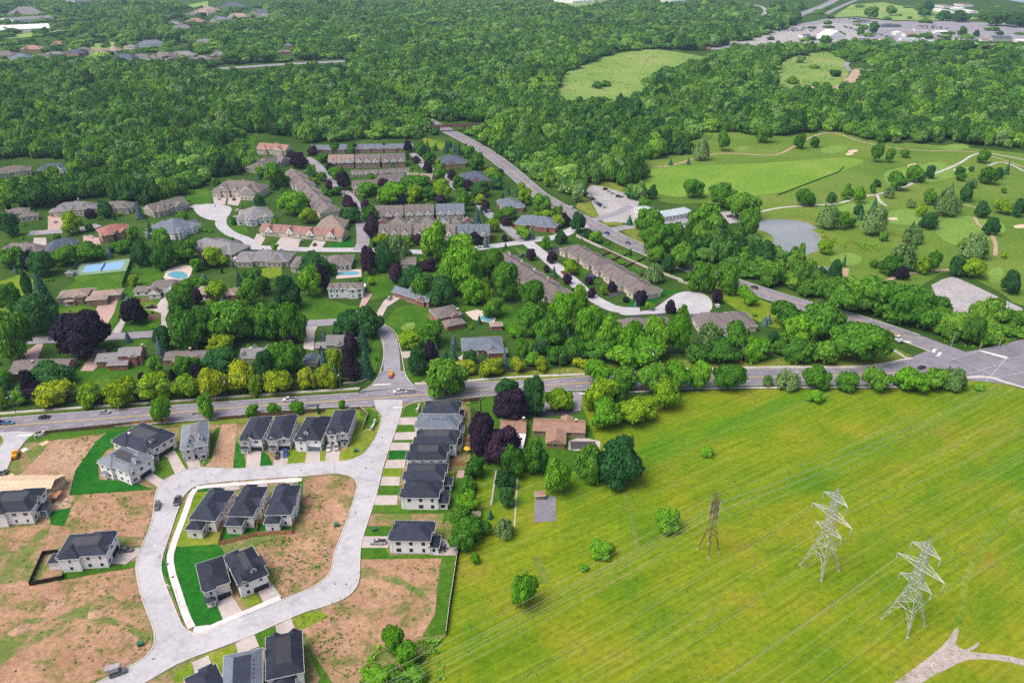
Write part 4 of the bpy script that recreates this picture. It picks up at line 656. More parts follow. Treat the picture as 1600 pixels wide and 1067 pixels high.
def house(label, A, D, h=6, roof='hip', pitch=.55, wall="wall_white", rm="roof_charcoal", fascia="fascia_white", name="house", cat="house", group=None, near=False,
          storeys=2, garage=None, gm="garage_dark", gables=(), dormers=(), chim=(), wings=(), porch=None, vents=0, trunc=None, axis=None, win=True, units=0, frame="frame_white", ov=.45, wspace=3.2, deckm=None, upper=None, cross=()):
    a, b_ = Vector(A[0]), Vector(A[1]); u = (b_-a); wdt = u.length; ang = math.atan2(u.y, u.x)
    t = thing(name, label, cat, (a.x, a.y, 0), ang, group)
    nrm = Vector((-math.sin(ang), math.cos(ang))); ux = u.normalized()
    ctr = a + ux*wdt/2 + nrm*D/2
    HOUSES.append((ctr, ux, nrm, wdt/2, D/2))
    mats = [rm, wall, fascia, deckm or rm]
    x0, y0, x1, y1 = ov, ov, wdt-ov, D-ov
    blocks = [(x0, y0, x1, y1, h, roof, pitch, axis, trunc, storeys)]
    wings = list(wings); Wi, Di = x1-x0, y1-y0
    for (s, t0, t1, pj, df, kd, pk) in cross:      # cross wings that break up the facade and the roof
        zz = h-.03-.02*len(wings)
        if s == 'f': wings.append((x0+t0*Wi, y0-pj, x0+t1*Wi, y0+df*Di, zz, kd, pitch*pk, 'y', None, storeys))
        if s == 'b': wings.append((x0+t0*Wi, y1-df*Di, x0+t1*Wi, y1+pj, zz, kd, pitch*pk, 'y', None, storeys))
        if s == 'l': wings.append((x0-pj, y0+t0*Di, x0+df*Wi, y0+t1*Di, zz, kd, pitch*pk, 'x', None, storeys))
        if s == 'r': wings.append((x1-df*Wi, y0+t0*Di, x1+pj, y0+t1*Di, zz, kd, pitch*pk, 'x', None, storeys))
    for wg in wings: blocks.append(tuple(wg))
    def sees(side, px=None):
        k = {'f': -nrm, 'r': ux, 'b': nrm, 'l': -ux}[side]
        return k.dot(-ctr) > -.08*ctr.length
    mb = MB()
    if upper: mb.box(x0, y0, -.3, x1, y1, h*.5); mb.box(x0+.02, y0+.02, h*.5, x1-.02, y1-.02, h-.1, 1)
    else: mb.box(x0, y0, -.3, x1, y1, h-.1)
    for wg in wings: mb.box(wg[0], wg[1], -.3, wg[2], wg[3], wg[4]-.1)
    wl_ = mb.build("wall", [wall, upper or wall], t)
    # masonry plinth
    pl = MB(); pl.box(x0-.04, y0-.04, -.3, x1+.04, y1+.04, .35); pl.build("plinth", "chimney_stone", wl_)
    if near:
        for (dx_, dy_) in ((x0-.06, y0-.06), (x1+.06, y0-.06), (x1+.06, y1+.06), (x0-.06, y1+.06)):
            ds = MB(); ds.box(dx_-.05, dy_-.05, 0, dx_+.05, dy_+.05, h-.24); ds.build("downspout", "frame_white", wl_)
    main_roof = None
    for i, bk in enumerate(blocks):
        X0, Y0, X1, Y1, H, K, PT, AX, TRU, ST = bk
        ro, rh = add_roof(t, X0-ov, Y0-ov, X1+ov, Y1+ov, H, K, PT, mats, AX, TRU)
        if i == 0: main_roof = ro; mrh = rh
        bw, bd = X1-X0, Y1-Y0
        if win and H > 2:
            for s in 'frbl':
                if not sees(s): continue
                L = bw if s in 'fb' else bd
                n = max(1, int(L/wspace))
                for st_ in range(ST):
                    for q in range(n):
                        tt = (q+.5)/n
                        if garage and i == 0 and garage[0] == s and st_ == 0 and abs(tt-garage[1])*L < garage[2]/2+.9: continue
                        if near and random.random() < .12: continue
                        px, py = side_pos(s, tt, bw, bd)
                        hgt = 1.5 if near else 1.45
                        put_window(wl_, X0+px, Y0+py, .95+st_*2.9, SIDE[s], random.choice((.9, 1.2, 1.6)) if near else 1.3, hgt, frame, near)
    if garage:
        s, tt, gw = garage; px, py = side_pos(s, tt, x1-x0, y1-y0)
        mb = MB(); n = 4
        for k in range(n): mb.box(-gw/2, -.07, .02+k*.56, gw/2, -.004, .02+k*.56+.53)
        mb.box(-gw/2-.12, -.05, 0, -gw/2-.005, -.004, 2.4, 1); mb.box(gw/2+.005, -.05, 0, gw/2+.12, -.004, 2.4, 1); mb.box(-gw/2-.12, -.09, 2.28, gw/2+.12, -.004, 2.48, 1)
        mb.build("garage_door", [gm, "frame_white"], t, (x0+px, y0+py, 0), SIDE[s])
    if porch:
        s, tt, pw, pd = porch[:4]; ph = porch[4] if len(porch) > 4 else 2.7
        px, py = side_pos(s, tt, x1-x0, y1-y0)
        e = link("porch", None, t, (x0+px, y0+py, 0), SIDE[s])
        mb = MB(); mb.box(-pw/2, -pd, -.2, pw/2, -.005, .35); mb.build("porch_floor", "driveway_concrete", e)
        F, _ = roof_pts(-pw/2-.25, -pd-.25, pw/2+.25, .3, ph, 'hip', .4); mb = MB()
        for pts, mi in F: mb.face(pts, 0)
        mb.box(-pw/2-.25, -pd-.25, ph-.2, pw/2+.25, -.01, ph-.003, 1); mb.build("porch_roof", [rm, fascia], e)
        for cx in (-pw/2+.15, pw/2-.15):
            mb = MB(); mb.box(cx-.12, -pd+.03, .35, cx+.12, -pd+.27, ph-.2); mb.build("porch_column", "frame_white", e)
        mb = MB(); mb.box(-.5, -.06, .35, .5, -.006, 2.4); mb.build("door", "frame_dark", e)
    for gb in gables: gable_front(t, gb[0], gb[1], gb[2], wdt-2*ov, D-2*ov, h-(gb[4] if len(gb) > 4 else 0), pitch, [rm, gb[3] if len(gb) > 3 else wall], near=near, proj=1.0 if len(gb) > 4 else .5, gp=1.3 if len(gb) > 4 else None).location += Vector((x0, y0, 0))
    for dm in dormers:
        s, tt, up = dm; px, py = side_pos(s, tt, wdt, D); k = {'f': (0, 1), 'r': (-1, 0), 'b': (0, -1), 'l': (1, 0)}[s]
        dormer(main_roof, px+k[0]*up, py+k[1]*up, h+up*pitch-.05, SIDE[s], [rm, "frame_white"], near=near)
    for (cx, cyy, ch, cm) in chim:
        mb = MB(); zt = h+ch; mb.box(-.45, -.45, h*.5, .45, .45, zt); mb.box(-.52, -.52, zt, .52, .52, zt+.15, 1); mb.box(-.2, -.2, zt+.15, .2, .2, zt+.5, 1)
        mb.build("chimney", [cm, "white_cap"], main_roof, (cx*wdt, cyy*D, 0))
    for i in range(vents):
        q = (i+1)/(vents+1); mb = MB()
        ax = axis or ('x' if wdt >= D else 'y')
        if trunc: yy, zz = trunc*(D if ax == 'x' else wdt)/2*.62, None
        if ax == 'x':
            up = D/2*(.72 if not trunc else trunc*.8); lc = (wdt*(.22+.56*q), up, h+up*pitch)
        else:
            up = wdt/2*(.72 if not trunc else trunc*.8); lc = (up, D*(.22+.56*q), h+up*pitch)
        mb.box(-.2, -.2, -.1, .2, .2, .22); mb.build("roof_vent", "fascia_dark", main_roof, lc)
    if units:
        ax = axis or ('x' if wdt >= D else 'y'); L = wdt if ax == 'x' else D; S = (D if ax == 'x' else wdt); rh = S/2*pitch
        for i in range(1, units):
            s_ = L*i/units; mb = MB(); e = .12
            for sg in (0, 1):
                pa, pb, pc = (0 if sg == 0 else S), S/2, 0
                pts = [(pa, h+.02), (pb, h+rh+.02), (pb, h+rh+.28), (pa, h+.28)]
                if ax == 'x':
                    f0 = [(s_-e, p, z) for p, z in pts]; f1 = [(s_+e, p, z) for p, z in pts]
                else:
                    f0 = [(p, s_-e, z) for p, z in pts]; f1 = [(p, s_+e, z) for p, z in pts]
                mb.face(f0); mb.face(f1[::-1])
                for k in range(4): mb.face([f0[k], f1[k], f1[(k+1) % 4], f0[(k+1) % 4]])
            mb.build("party_wall", rm if not near else fascia, main_roof)
    return t

NW = dict(cross=(("f", .06, .46, .9, .6, "hip", 1.25), ("b", .5, .95, .8, .5, "hip", 1.2)), near=True, group="new two-storey houses of the crescent")
CH, SL = "roof_charcoal", "roof_slate"
NEWG = "new two-storey houses of the crescent"
house("charcoal-roofed two-storey house, first left of the four facing the crescent's north side", [(-110.9,260.3),(-101.3,260.3)], 17, pitch=.42, wall="wall_grey", upper="wall_white", garage=('f', .68, 5), porch=('f', .2, 2.8, 2), vents=5, gables=(('f', .5, 3.2),), **NW)
house("charcoal-roofed house with two dark cars on its drive, second of the row of four", [(-99.8,260.7),(-90.2,261.2)], 17.5, pitch=.42, wall="wall_stucco", upper="wall_grey", garage=('f', .7, 5), porch=('f', .2, 2.8, 1.8), vents=5, gables=(('f', .2, 2.6), ('f', .78, 2.6)), **NW)
house("white-walled house with light patches on its charcoal roof, third of the row of four", [(-88.9,261.0),(-77.5,260.1)], 17.5, h=5.5, pitch=.6, wall="wall_white", garage=('f', .74, 5), gm="garage_grey", gables=(('f', .25, 3.2), ('r', .5, 2.6)), dormers=(('f', .42, 2.2),), vents=3, **NW)
house("charcoal-roofed beige house with two white cars on its drive, rightmost of the row of four", [(-76.6,264.8),(-67.1,264.6)], 17.5, pitch=.42, h=6.2, wall="wall_stucco", upper="wall_grey", garage=('f', .35, 5), porch=('f', .82, 2.6, 1.6), vents=5, gables=(('f', .2, 2.4), ('f', .8, 2.4)), **NW)
house("blue-grey roofed house with pale dormers left of the narrow bare soil lot", [(-132.0,253.6),(-122.1,256.7)], 18, pitch=.6, wall="wall_grey", rm=SL, deckm="roof_grey", trunc=.72, garage=('f', .3, 5), porch=('f', .8, 2.6, 1.6), dormers=(('f', .4, 2.4), ('f', .75, 2.4)), gables=(('f', .3, 5),), **NW)
house("large charcoal-roofed corner house with triple garage at the bend of the crescent", [(-162.4,260.3),(-144.6,250.4)], 15, pitch=.5, wall="wall_stucco", garage=('r', .62, 7.5), trunc=.62, deckm="roof_deck", dormers=(('r', .4, 2.5),), gables=(('r', .12, 3.4),), porch=('r', .22, 2.4, 1.5), chim=((.3, .3, 2.6, "chimney_stone"),), **NW)
house("blue-grey roofed white house with rear deck, nearest the big bare lot", [(-161.3,246.1),(-145.3,237.6)], 11.5, pitch=.5, wall="wall_white", rm=SL, deckm="roof_deck", trunc=.6, garage=('r', .62, 5), gables=(('r', .2, 2.8),), porch=('f', .25, 2.6, 2.2), vents=4, dormers=(('r', .5, 1.8),), **NW)
house("white-walled charcoal-roofed house at the left edge beside the unfinished house", [(-186.7,214.5),(-170.4,215.9)], 13, pitch=.5, wall="wall_white", trunc=.6, deckm="roof_deck", gables=(('r', .5, 4.5),), porch=('r', .45, 4.2, 3.2, 3.2), **NW)
house("charcoal-roofed white house with black-fenced back yard amid the bare lots", [(-149.5,192.5),(-133.6,194.0)], 11.5, pitch=.5, wall="wall_white", trunc=.62, deckm="roof_deck", garage=('r', .62, 5), gables=(('r', .3, 3),), porch=('l', .7, 4, 3.2), wings=((-3.4, 1.2, .42, 5.2, 3.2, 'hip', .5, None, None, 1),), vents=2, **NW)
RX = (("l", .05, .48, 1.0, .55, "hip", 1.1), ("r", .5, .95, .8, .5, "hip", 1.05))
RW = dict(cross=RX, near=True, wall="wall_white", group=NEWG, frame="frame_dark", pitch=.5)
house("charcoal-roofed house nearest the main road in the right-hand row", [(-37.8,279.9),(-22.7,279.9)], 10.6, trunc=.7, deckm="roof_deck", garage=('l', .6, 5), wings=((13.2, 2.2, 16.6, 7, 3.2, 'hip', .5, None, None, 1),), gables=(('l', .3, 3),), **RW)
house("slate-fronted roofed house, second from the main road in the right-hand row", [(-39.8,268.9),(-22.3,268.6)], 10.6, rm="roof_bluegrey", garage=('l', .6, 5), vents=6, wings=((16.8, 1.5, 19.2, 6, 3.2, 'hip', .5, None, None, 1),), gables=(('l', .3, 3),), **RW)
house("charcoal-roofed house, third from the main road in the right-hand row", [(-39.0,256.7),(-22.1,256.7)], 11, trunc=.65, deckm="roof_deck", garage=('l', .6, 5), wings=((16.2, 4, 18.2, 9.6, 3.4, 'hip', .5, None, None, 1),), gables=(('l', .25, 3),), **RW)
house("flat-topped charcoal-roofed house with patio furniture beside a yellow umbrella", [(-40.6,246.3),(-25.6,246.3)], 11.5, trunc=.6, deckm="roof_deck", garage=('l', .6, 5), gables=(('l', .25, 3),), porch=('l', .2, 2.4, 1.6), **RW)
house("charcoal-roofed house, fifth from the main road in the right-hand row", [(-40.3,233.8),(-25.4,233.8)], 11, trunc=.68, deckm="roof_deck", garage=('l', .6, 5), wings=((14.2, .8, 17.4, 5.2, 3.4, 'hip', .55, None, None, 1),), porch=('l', .2, 2.4, 1.8), **RW)
house("white-sided charcoal-roofed house north of the empty lot in the right-hand row", [(-40.0,223.5),(-26.5,223.3)], 10.5, vents=6, garage=('l', .6, 5), wings=((13, .8, 16.4, 6, 3.2, 'hip', .55, None, None, 1),), porch=('l', .2, 2.4, 2.2), gables=(('l', .35, 3),), **RW)
house("white-sided charcoal-roofed house with patio, last of the right-hand row beside bare soil", [(-41.0,200.7),(-27.4,200.4)], 10.5, trunc=.8, deckm="roof_charcoal", garage=('l', .6, 5), wings=((12.9, .6, 16, 6, 3.2, 'hip', .55, None, None, 1),), porch=('l', .2, 2.4, 2.4), gables=(('l', .35, 3),), **RW)
IS = dict(cross=(("b", .08, .5, 1.2, .5, "hip", 1.1), ("r", .3, .62, .6, .6, "gable", 1.15)), near=True, group=NEWG, pitch=.6)
house("charcoal-roofed house at the crescent's inner corner beside the curved white sidewalk", [(-113.4,212.2),(-103.6,211.2)], 17, h=5.6, wall="wall_stucco", wings=((.6, -3.2, 6, .44, 4.2, 'hip', .7, 'y', None, 1),), gables=(('r', .35, 3, "wall_white"),), vents=3, **IS)
house("charcoal-roofed house, middle of the three on the island's north side", [(-100.5,213.9),(-91.1,213.5)], 17, h=5.6, wall="wall_stucco", wings=((.6, -3, 6, .44, 4.2, 'hip', .7, 'y', None, 1),), gables=(('r', .5, 3, "wall_white"), ('l', .45, 2.6, "wall_white")), vents=2, **IS)
house("charcoal-roofed house with wood-fenced patio, right of the three on the island's north side", [(-87.3,214.3),(-77.9,214.6)], 17, h=5.6, wall="wall_white", wings=((.6, -2.6, 5.4, .44, 4.2, 'hip', .7, 'y', None, 1),), gables=(('r', .6, 3, "wall_white"), ('l', .55, 2.6, "wall_white")), **IS)
house("charcoal-roofed house on the vivid green lawn at the island's south corner", [(-96.3,177.9),(-88.7,181.9)], 13.5, wall="wall_grey", upper="wall_stucco", garage=('f', .7, 5), porch=('f', .18, 2.6, 2.4), vents=5, gables=(), cross=(("f", .06, .46, .9, .6, "hip", 1.25),), near=True, group=NEWG, pitch=.4)
house("charcoal cross-gabled house with double garage right of the green corner lawn", [(-85.6,180.2),(-77.7,185.7)], 16, h=5.6, wall="wall_white", garage=('f', .72, 5), gables=(('f', .15, 4, "wall_stone"), ('l', .5, 3, "wall_white"), ('r', .5, 2.4, "wall_white")), dormers=(('f', .6, 2.2),), deckm="roof_deck", trunc=.75, **IS)
house("charcoal-roofed house cut by the bottom edge, leftmost of the front three", [(-82.8,151.0),(-89.8,145.9)], 15, wall="wall_grey", garage=('f', .4, 5), cross=(("f", .1, .5, .9, .6, "hip", 1.25),), near=True, group=NEWG, pitch=.45)
house("blue-grey roofed house with dark flat deck, middle of the front three", [(-71.2,156.5),(-81.4,153.6)], 16, rm="roof_bluegrey", wall="wall_grey", trunc=.55, deckm="roof_charcoal", garage=('f', .45, 5), vents=5, cross=(("b", .1, .5, .9, .5, "hip", 1.15),), near=True, group=NEWG, pitch=.55)
house("large charcoal-roofed house, rightmost of the front three at the bottom edge", [(-61.6,163.0),(-71.5,160.2)], 15.5, wall="wall_white", trunc=.6, deckm="roof_deck", garage=('f', .4, 5), gables=(('f', .2, 3), ('f', .75, 3), ('r', .4, 3)), wings=((3, 14.8, 8.5, 18.5, 4.2, 'hip', .7, 'y', None, 1),), near=True, group=NEWG, pitch=.6)

# unfinished house
def unfinished():
    A = [(-194.5,226.5),(-171.2,226.9)]; a, b_ = Vector(A[0]), Vector(A[1]); u = b_-a; wd = u.length
    t = thing("house_under_construction", "unfinished house with bare plywood roof and stacked lumber beside it", "house", (a.x, a.y, 0), math.atan2(u.y, u.x))
    mb = MB(); mb.box(.4, .4, -.2, wd-.4, 13.6, 2.6); mb.build("wall", "plywood", t)
    D = 14; k = 5; h = 3.2; nx = 13
    for j in range(2):                       # roof sheathing, sheet by sheet
        for i in range(nx):
            for q in range(4):
                mb = MB(); xa, xb = wd*i/nx+.02, wd*(i+1)/nx-.02
                s0, s1 = (D/2)*q/4+.02, (D/2)*(q+1)/4-.02
                z = lambda s: h+s*.42+random.uniform(0, .015)
                if i == nx-1 and j == 0 and q < 2: continue
                P = [(xa, s0, z(s0)), (xb, s0, z(s0)), (xb, s1, z(s1)), (xa, s1, z(s1))]
                if j: P = [(p[0], D-p[1], p[2]) for p in P][::-1]
                lowp = [(p[0], p[1], p[2]-.03) for p in P]
                mb.face(P); 
                for m_ in range(4): mb.face([P[m_], lowp[m_], lowp[(m_+1) % 4], P[(m_+1) % 4]])
                mb.build("plywood_sheet", "plywood", t)
    for i in range(8):
        mb = MB(); x = wd-2.6+i*.35; mb.box(x, .3, -.1, x+.09, .4, 3.2); mb.build("stud", "new_wood", t)
    mb = MB(); mb.box(wd-.4, 1, 2.2, wd+2.6, 5.5, 2.35); mb.build("floor_deck", "new_wood", t)
    for i in range(4):
        mb = MB(); mb.box(wd+2.2, 1+i*1.4, -.1, wd+2.35, 1.15+i*1.4, 2.2); mb.build("post", "new_wood", t)
    return t
unfinished()
for i, q in enumerate(([(-165.8,224.5),(-165.0,228.9)], [(-167.9,226.4),(-168.4,231.9)], [(-164.6,226.4),(-165.5,230.4)])):
    a, b_ = (Vector(p) for p in q); mb = MB()
    L = (b_-a).length
    for k in range(5): mb.box(0, k*.32, .1, L, k*.32+.26, .1+.12*(1+k % 3))
    tag(mb.build("lumber_pile", "plywood", None, (a.x, a.y, 0), math.atan2((b_-a).y, (b_-a).x)), ("long pale lumber lying right of the unfinished house", "short lumber bundle against the unfinished house", "outermost pale boards right of the unfinished house")[i], "lumber")
for i, q in enumerate(([(-199.5,259.9),(-198.4,262.1)], [(-194.1,264.4),(-192.4,267.1)], [(-196.0,241.3),(-193.9,244.5)])):
    a, b_ = (Vector(p) for p in q); mb = MB(); L = (b_-a).length
    for k in range(4): mb.box(0, k*.6, .1, L, k*.6+.55, .14+.05*k)
    tag(mb.build("plywood_stack", ("white_deck", "plywood", "plywood")[i], None, (a.x, a.y, 0), math.atan2((b_-a).y, (b_-a).x)), ("white sheet lying on the lot beside the yellow loader", "pale planks lying on the weedy lot by the road fence", "plywood planks left of the unfinished roof")[i], "lumber")

# bungalow by the meadow
house("pink-brown roofed T-shaped bungalow beside the meadow", [(8.6,271.5),(30.7,269.8)], 9.6, h=3, storeys=1, roof='gable', pitch=.36, wall="wall_brown", rm="roof_brown", fascia="fascia_tan", near=True, name="bungalow", chim=((.82, .6, 2.6, "chimney_brick"),),
      wings=((6.2, -8.2, 13.6, .5, 3, 'gable', .4, 'y', None, 1), (12.2, 8, 16.4, 11.5, 3.01, 'gable', .4, 'y', None, 1)), porch=('f', .52, 4, 1.2), wspace=4)
house("pink-brown roofed garage between the purple trees and the bungalow", [(-5.1,270.0),(5.9,269.8)], 10, h=3, storeys=1, roof='gable', pitch=.3, wall="wall_brown", rm="roof_brown", fascia="fascia_tan", near=True, name="garage", cat="garage", win=False, garage=('r', .5, 4.5), gm="garage_white", chim=((.9, .8, 2.2, "chimney_brick"),))
house("long low shed with whitish roof below the brown-roofed garage", [(1.3,259.6),(4.4,259.2)], 11, h=2.4, storeys=1, roof='gable', pitch=.2, wall="wall_taupe", rm="roof_white", name="shed", cat="shed", win=False, axis='y')
house("small brown-roofed shed on the gravel patch in the meadow", [(8.6,229.2),(12.6,229.6)], 2.8, h=2.2, storeys=1, roof='gable', pitch=.35, wall="wall_brown", rm="roof_brown", name="shed", cat="shed", win=False)
house("small tan-roofed shed among trees behind the right-hand row", [(-14.2,218.2),(-11.5,218.2)], 2.6, h=2, storeys=1, roof='hip', pitch=.3, wall="wall_taupe", rm="roof_tan", name="shed", cat="shed", win=False)

# older detached houses
OL = dict(cross=(("f", .58, .86, 1.2, .5, "gable", 1.1),), group="older detached houses across the road")
BR, TP, TA = "wall_brick", "roof_taupe", "roof_tan"
W3 = lambda x0, y0, x1, y1, h=3.2, k='gable', p=.42, ax=None, st=1: (x0, y0, x1, y1, h, k, p, ax, None, st)
house("taupe-roofed ranch house left of the huge purple tree", [(-240.3,322.2),(-213.4,323.4)], 11, h=3.2, storeys=1, pitch=.4, wall=BR, rm=TP, roof='gable', chim=((.35, .4, 2.6, "chimney_brick"), (.62, .25, 2.4, "chimney_brick")), wings=(W3(1, -3, 8, .4), W3(20, -3.5, 29, .4, ax='y', k='hip')), near=True, **OL)
house("red-brick two-storey house with grey roof right of the huge purple tree", [(-193.3,332.2),(-181.8,333.2)], 9.5, h=5.6, roof='gable', pitch=.4, wall=BR, rm="roof_grey", chim=((.97, .6, 3, "chimney_brick"),), wings=(W3(-10, 0, .42, 8.5), W3(-3, -4, 6, .4, 3)), near=True, **OL)
house("long brick ranch with grey-tan roof behind the two round green trees", [(-171.1,332.6),(-148.3,333.7)], 9.5, h=3.2, storeys=1, roof='gable', pitch=.38, wall=BR, rm=TP, chim=((.5, .75, 2.6, "chimney_brick"),), wings=(W3(6, -2.4, 15, .4, 3.6, ax='y', k='hip'),), near=True, **OL)
house("grey-roofed house with skylights and brick chimney left of the maroon shrub", [(-134.1,333.6),(-117.6,334.2)], 11, h=3.6, storeys=1, roof='gable', pitch=.5, wall="wall_beige", rm="roof_grey", chim=((.27, .55, 2.6, "chimney_brick"),), dormers=(('f', .12, 1.4), ('f', .62, 1.4)), gables=(('b', .25, 5), ('b', .7, 5)), wings=(W3(15, 3, 24, 10, 3.2),), near=True, **OL)
house("stone two-storey house with steep grey roof by the side street's spruces", [(-93.8,344.4),(-84.2,344.7)], 9, h=5.4, roof='gable', pitch=.75, wall="wall_stone", rm="roof_grey", chim=((1.3, .6, 3, "chimney_brick"),), gables=(('f', .75, 4),), wings=(W3(-5.5, 2, .42, 7.6, 3), W3(8.2, 1.5, 14, 8, 5, p=.7)), near=True, **OL)
house("small grey-roofed garage shed below the stone house", [(-102.0,330.5),(-95.0,331.1)], 8, h=2.8, storeys=1, roof='gable', pitch=.4, wall="wall_beige", rm="roof_navy", name="garage_shed", cat="shed", win=False)
house("slate-roofed brick house with white dormers above the curving street", [(-62.1,409.4),(-47.5,400.0)], 10, h=3.6, storeys=1, roof='gable', pitch=.75, wall=BR, rm="roof_bluegrey", chim=((.04, .5, 3, "chimney_brick"),), dormers=(('f', .15, 1.3), ('f', .3, 1.3), ('f', .62, 1.3), ('f', .78, 1.3)), wings=(W3(-10.5, 1.5, .42, 8.5, 3.2, p=.6),), garage=None, near=True, **OL)
house("large brown-roofed house with white-decked pool behind columnar cedars", [(-40.3,375.7),(-27.2,382.2)], 13, h=5, roof='hip', pitch=.42, wall=BR, rm=TP, chim=((.9, .2, 2.2, "chimney_brick"),), wings=(W3(3, -7, 13, .4, 3, 'hip', .4),), near=True, **OL)
house("slate hip-roofed brick house between spruces north of the main road", [(-25.0,342.0),(-4.2,344.1)], 14, h=3.4, storeys=1, roof='hip', pitch=.42, wall=BR, rm="roof_bluegrey", garage=('f', .25, 5), gm="garage_white", wings=(W3(13, -3.5, 22, .4, 3.4, 'hip'), ), near=True, **OL)
house("white-trimmed two-storey house in front of a rectangular pool", [(-107.3,412.7),(-86.7,414.1)], 9.5, roof='hip', pitch=.45, wall="wall_white", rm=TP, gables=(('f', .1, 4), ('f', .32, 4.5), ('f', .55, 3.5)), near=True, **OL)
house("taupe-roofed house with brick garage gable beside the kidney-shaped pool", [(-212.7,416.4),(-194.0,418.3)], 11, h=4.6, roof='hip', pitch=.65, wall="wall_white", rm=TP, garage=('f', .8, 5), gm="garage_white", gables=(('f', .8, 7, BR), ('f', .5, 2.4, "frame_white")), wings=(W3(-9, 1, .42, 8, 3.4, 'hip'), W3(1, -4, 7, .4, 3.2, p=.8, ax='y')), chim=((.05, -.2, 1.6, "chimney_brick"),), near=True, **OL)
house("tan-roofed house with white columned portico right of the round green tree", [(-185.5,413.1),(-160.4,410.3)], 10.5, h=3.6, storeys=1, roof='hip', pitch=.42, wall=BR, rm=TA, porch=('f', .3, 4.5, 2.4, 4), near=True, **OL)
house("brick house with tan roof below the tennis court", [(-259.6,403.1),(-243.9,406.7)], 11, h=4.8, roof='hip', pitch=.4, wall="wall_pinkbrick", rm=TA, porch=('f', .4, 5, 2.4, 3), wings=(W3(16.5, -5, 27, .42, 4, 'hip'), W3(17, 1, 33, 9, 3.6, 'hip'), W3(3, 10, 17, 15, 3.4, 'hip')), near=True, **OL)
OM = dict(cross=(("f", .08, .36, 2.2, .6, "hip", 1.25), ("f", .62, .9, 1.4, .55, "gable", 1.3), ("b", .3, .7, 2.0, .6, "hip", 1.2)), group="large houses at the edge of the woods")
house("taupe hip-roofed house at the left edge above the dark tree", [(-337.4,475.2),(-307.1,471.7)], 15, h=5, roof='hip', pitch=.6, wall="wall_beige", rm=TP, dormers=(('f', .7, 2.5),), gables=(('r', .3, 5), ('r', .75, 5)), **OM)
house("navy hip-roofed house in front of the rounded lime tree", [(-303.1,475.3),(-286.7,488.5)], 15, h=5.4, roof='hip', pitch=.65, wall="wall_beige", rm="roof_navy", gables=(('f', .5, 6), ('f', .82, 3)), **OM)
house("red-roofed brick house beside a purple shrub", [(-283.3,507.6),(-267.3,519.6)], 16, h=5.4, roof='hip', pitch=.5, wall="wall_pinkbrick", rm="roof_red", gables=(('f', .5, 4), ('f', .75, 4)), **OM)
house("pale two-storey house with attached hip-roofed wing at the left edge", [(-375.2,553.6),(-362.0,559.7)], 11, h=5.6, roof='hip', pitch=.45, wall="wall_beige", rm=TP, wings=(W3(9, -6, 20, 1, 4, 'hip', .5),), chim=((.02, .2, 2.6, "chimney_stone"),), **OM)
house("sprawling grey-brown roofed house with central turret peak", [(-346.2,563.1),(-318.4,569.4)], 14, h=5, roof='hip', pitch=.6, wall="wall_beige", rm="roof_grey", wings=(W3(22, -3, 32, .5, 6, 'hip', .9), W3(-3, 1, 8, 9, 4, 'hip')), chim=((.6, .6, 6, "chimney_stone"),), gables=(('f', .5, 5),), **OM)
house("tan-roofed house with pale gables right of the turreted house", [(-314.4,569.1),(-291.2,573.9)], 13, h=4.6, roof='hip', pitch=.55, wall="wall_beige", rm=TP, gables=(('f', .4, 5), ('f', .8, 4)), **OM)
house("taupe-roofed house high on the far left among the trees", [(-450.9,668.2),(-427.8,681.0)], 15, h=5, roof='hip', pitch=.5, wall="wall_beige", rm=TP, gables=(('f', .7, 5),), **OM)
house("dark blue roofed house high on the left among the trees", [(-422.7,681.0),(-398.2,685.4)], 14, h=5, roof='hip', pitch=.55, wall="wall_white", rm="roof_navy", gables=(('f', .4, 5), ('f', .75, 4)), **OM)
house("brown-roofed house with dormers left of the open lawn by the cul-de-sac", [(-269.4,561.3),(-251.2,583.7)], 16, h=4.6, roof='gable', pitch=.55, wall="wall_taupe", rm=TP, dormers=(('f', .35, 2.4), ('f', .5, 2.4), ('f', .75, 2.4)), **OM)
house("blue-grey hip-roofed house with white gabled ends beside the cul-de-sac", [(-234.8,511.9),(-224.0,535.3)], 27, h=4.8, roof='hip', pitch=.45, wall="wall_white", rm="roof_bluegrey", gables=(('r', .2, 6), ('r', .7, 5), ('f', .3, 5)), wings=(W3(-4, 14, 4, 24, 4, 'hip'),), **OM)
house("large grey-brown roofed house below the blue-grey one", [(-218.7,489.9),(-182.8,474.3)], 19, h=4, storeys=1, roof='hip', pitch=.42, wall="wall_taupe", rm="roof_grey", gables=(('b', .3, 6), ('b', .7, 6)), **OM)
house("grey-brown roofed row house with white awning right of it", [(-178.7,464.1),(-143.0,462.4)], 16, h=4, storeys=1, roof='hip', pitch=.42, wall="wall_taupe", rm="roof_grey", units=3, gables=(('b', .25, 6), ('b', .6, 6)), **OM)
house("big beige house with many steep roofs at the head of the cul-de-sac", [(-244.2,617.4),(-204.0,610.2)], 19, h=6, roof='hip', pitch=.6, wall="wall_beige", rm=TP, gables=(('f', .22, 8), ('f', .5, 5), ('f', .75, 6)), wings=(W3(26, -5, 39, 3, 5.5, 'hip', .7), W3(1, -3, 8, 1, 5, 'hip', .6)), **OM)
house("grey-roofed house with pale roof valleys right of the cul-de-sac", [(-194.1,542.0),(-176.4,552.4)], 24, h=5, roof='hip', pitch=.5, wall="wall_white", rm="roof_grey", gables=(('f', .25, 6), ('r', .3, 5), ('r', .7, 5)), wings=(W3(-5, 4, 3, 16, 4.4, 'hip'),), **OM)
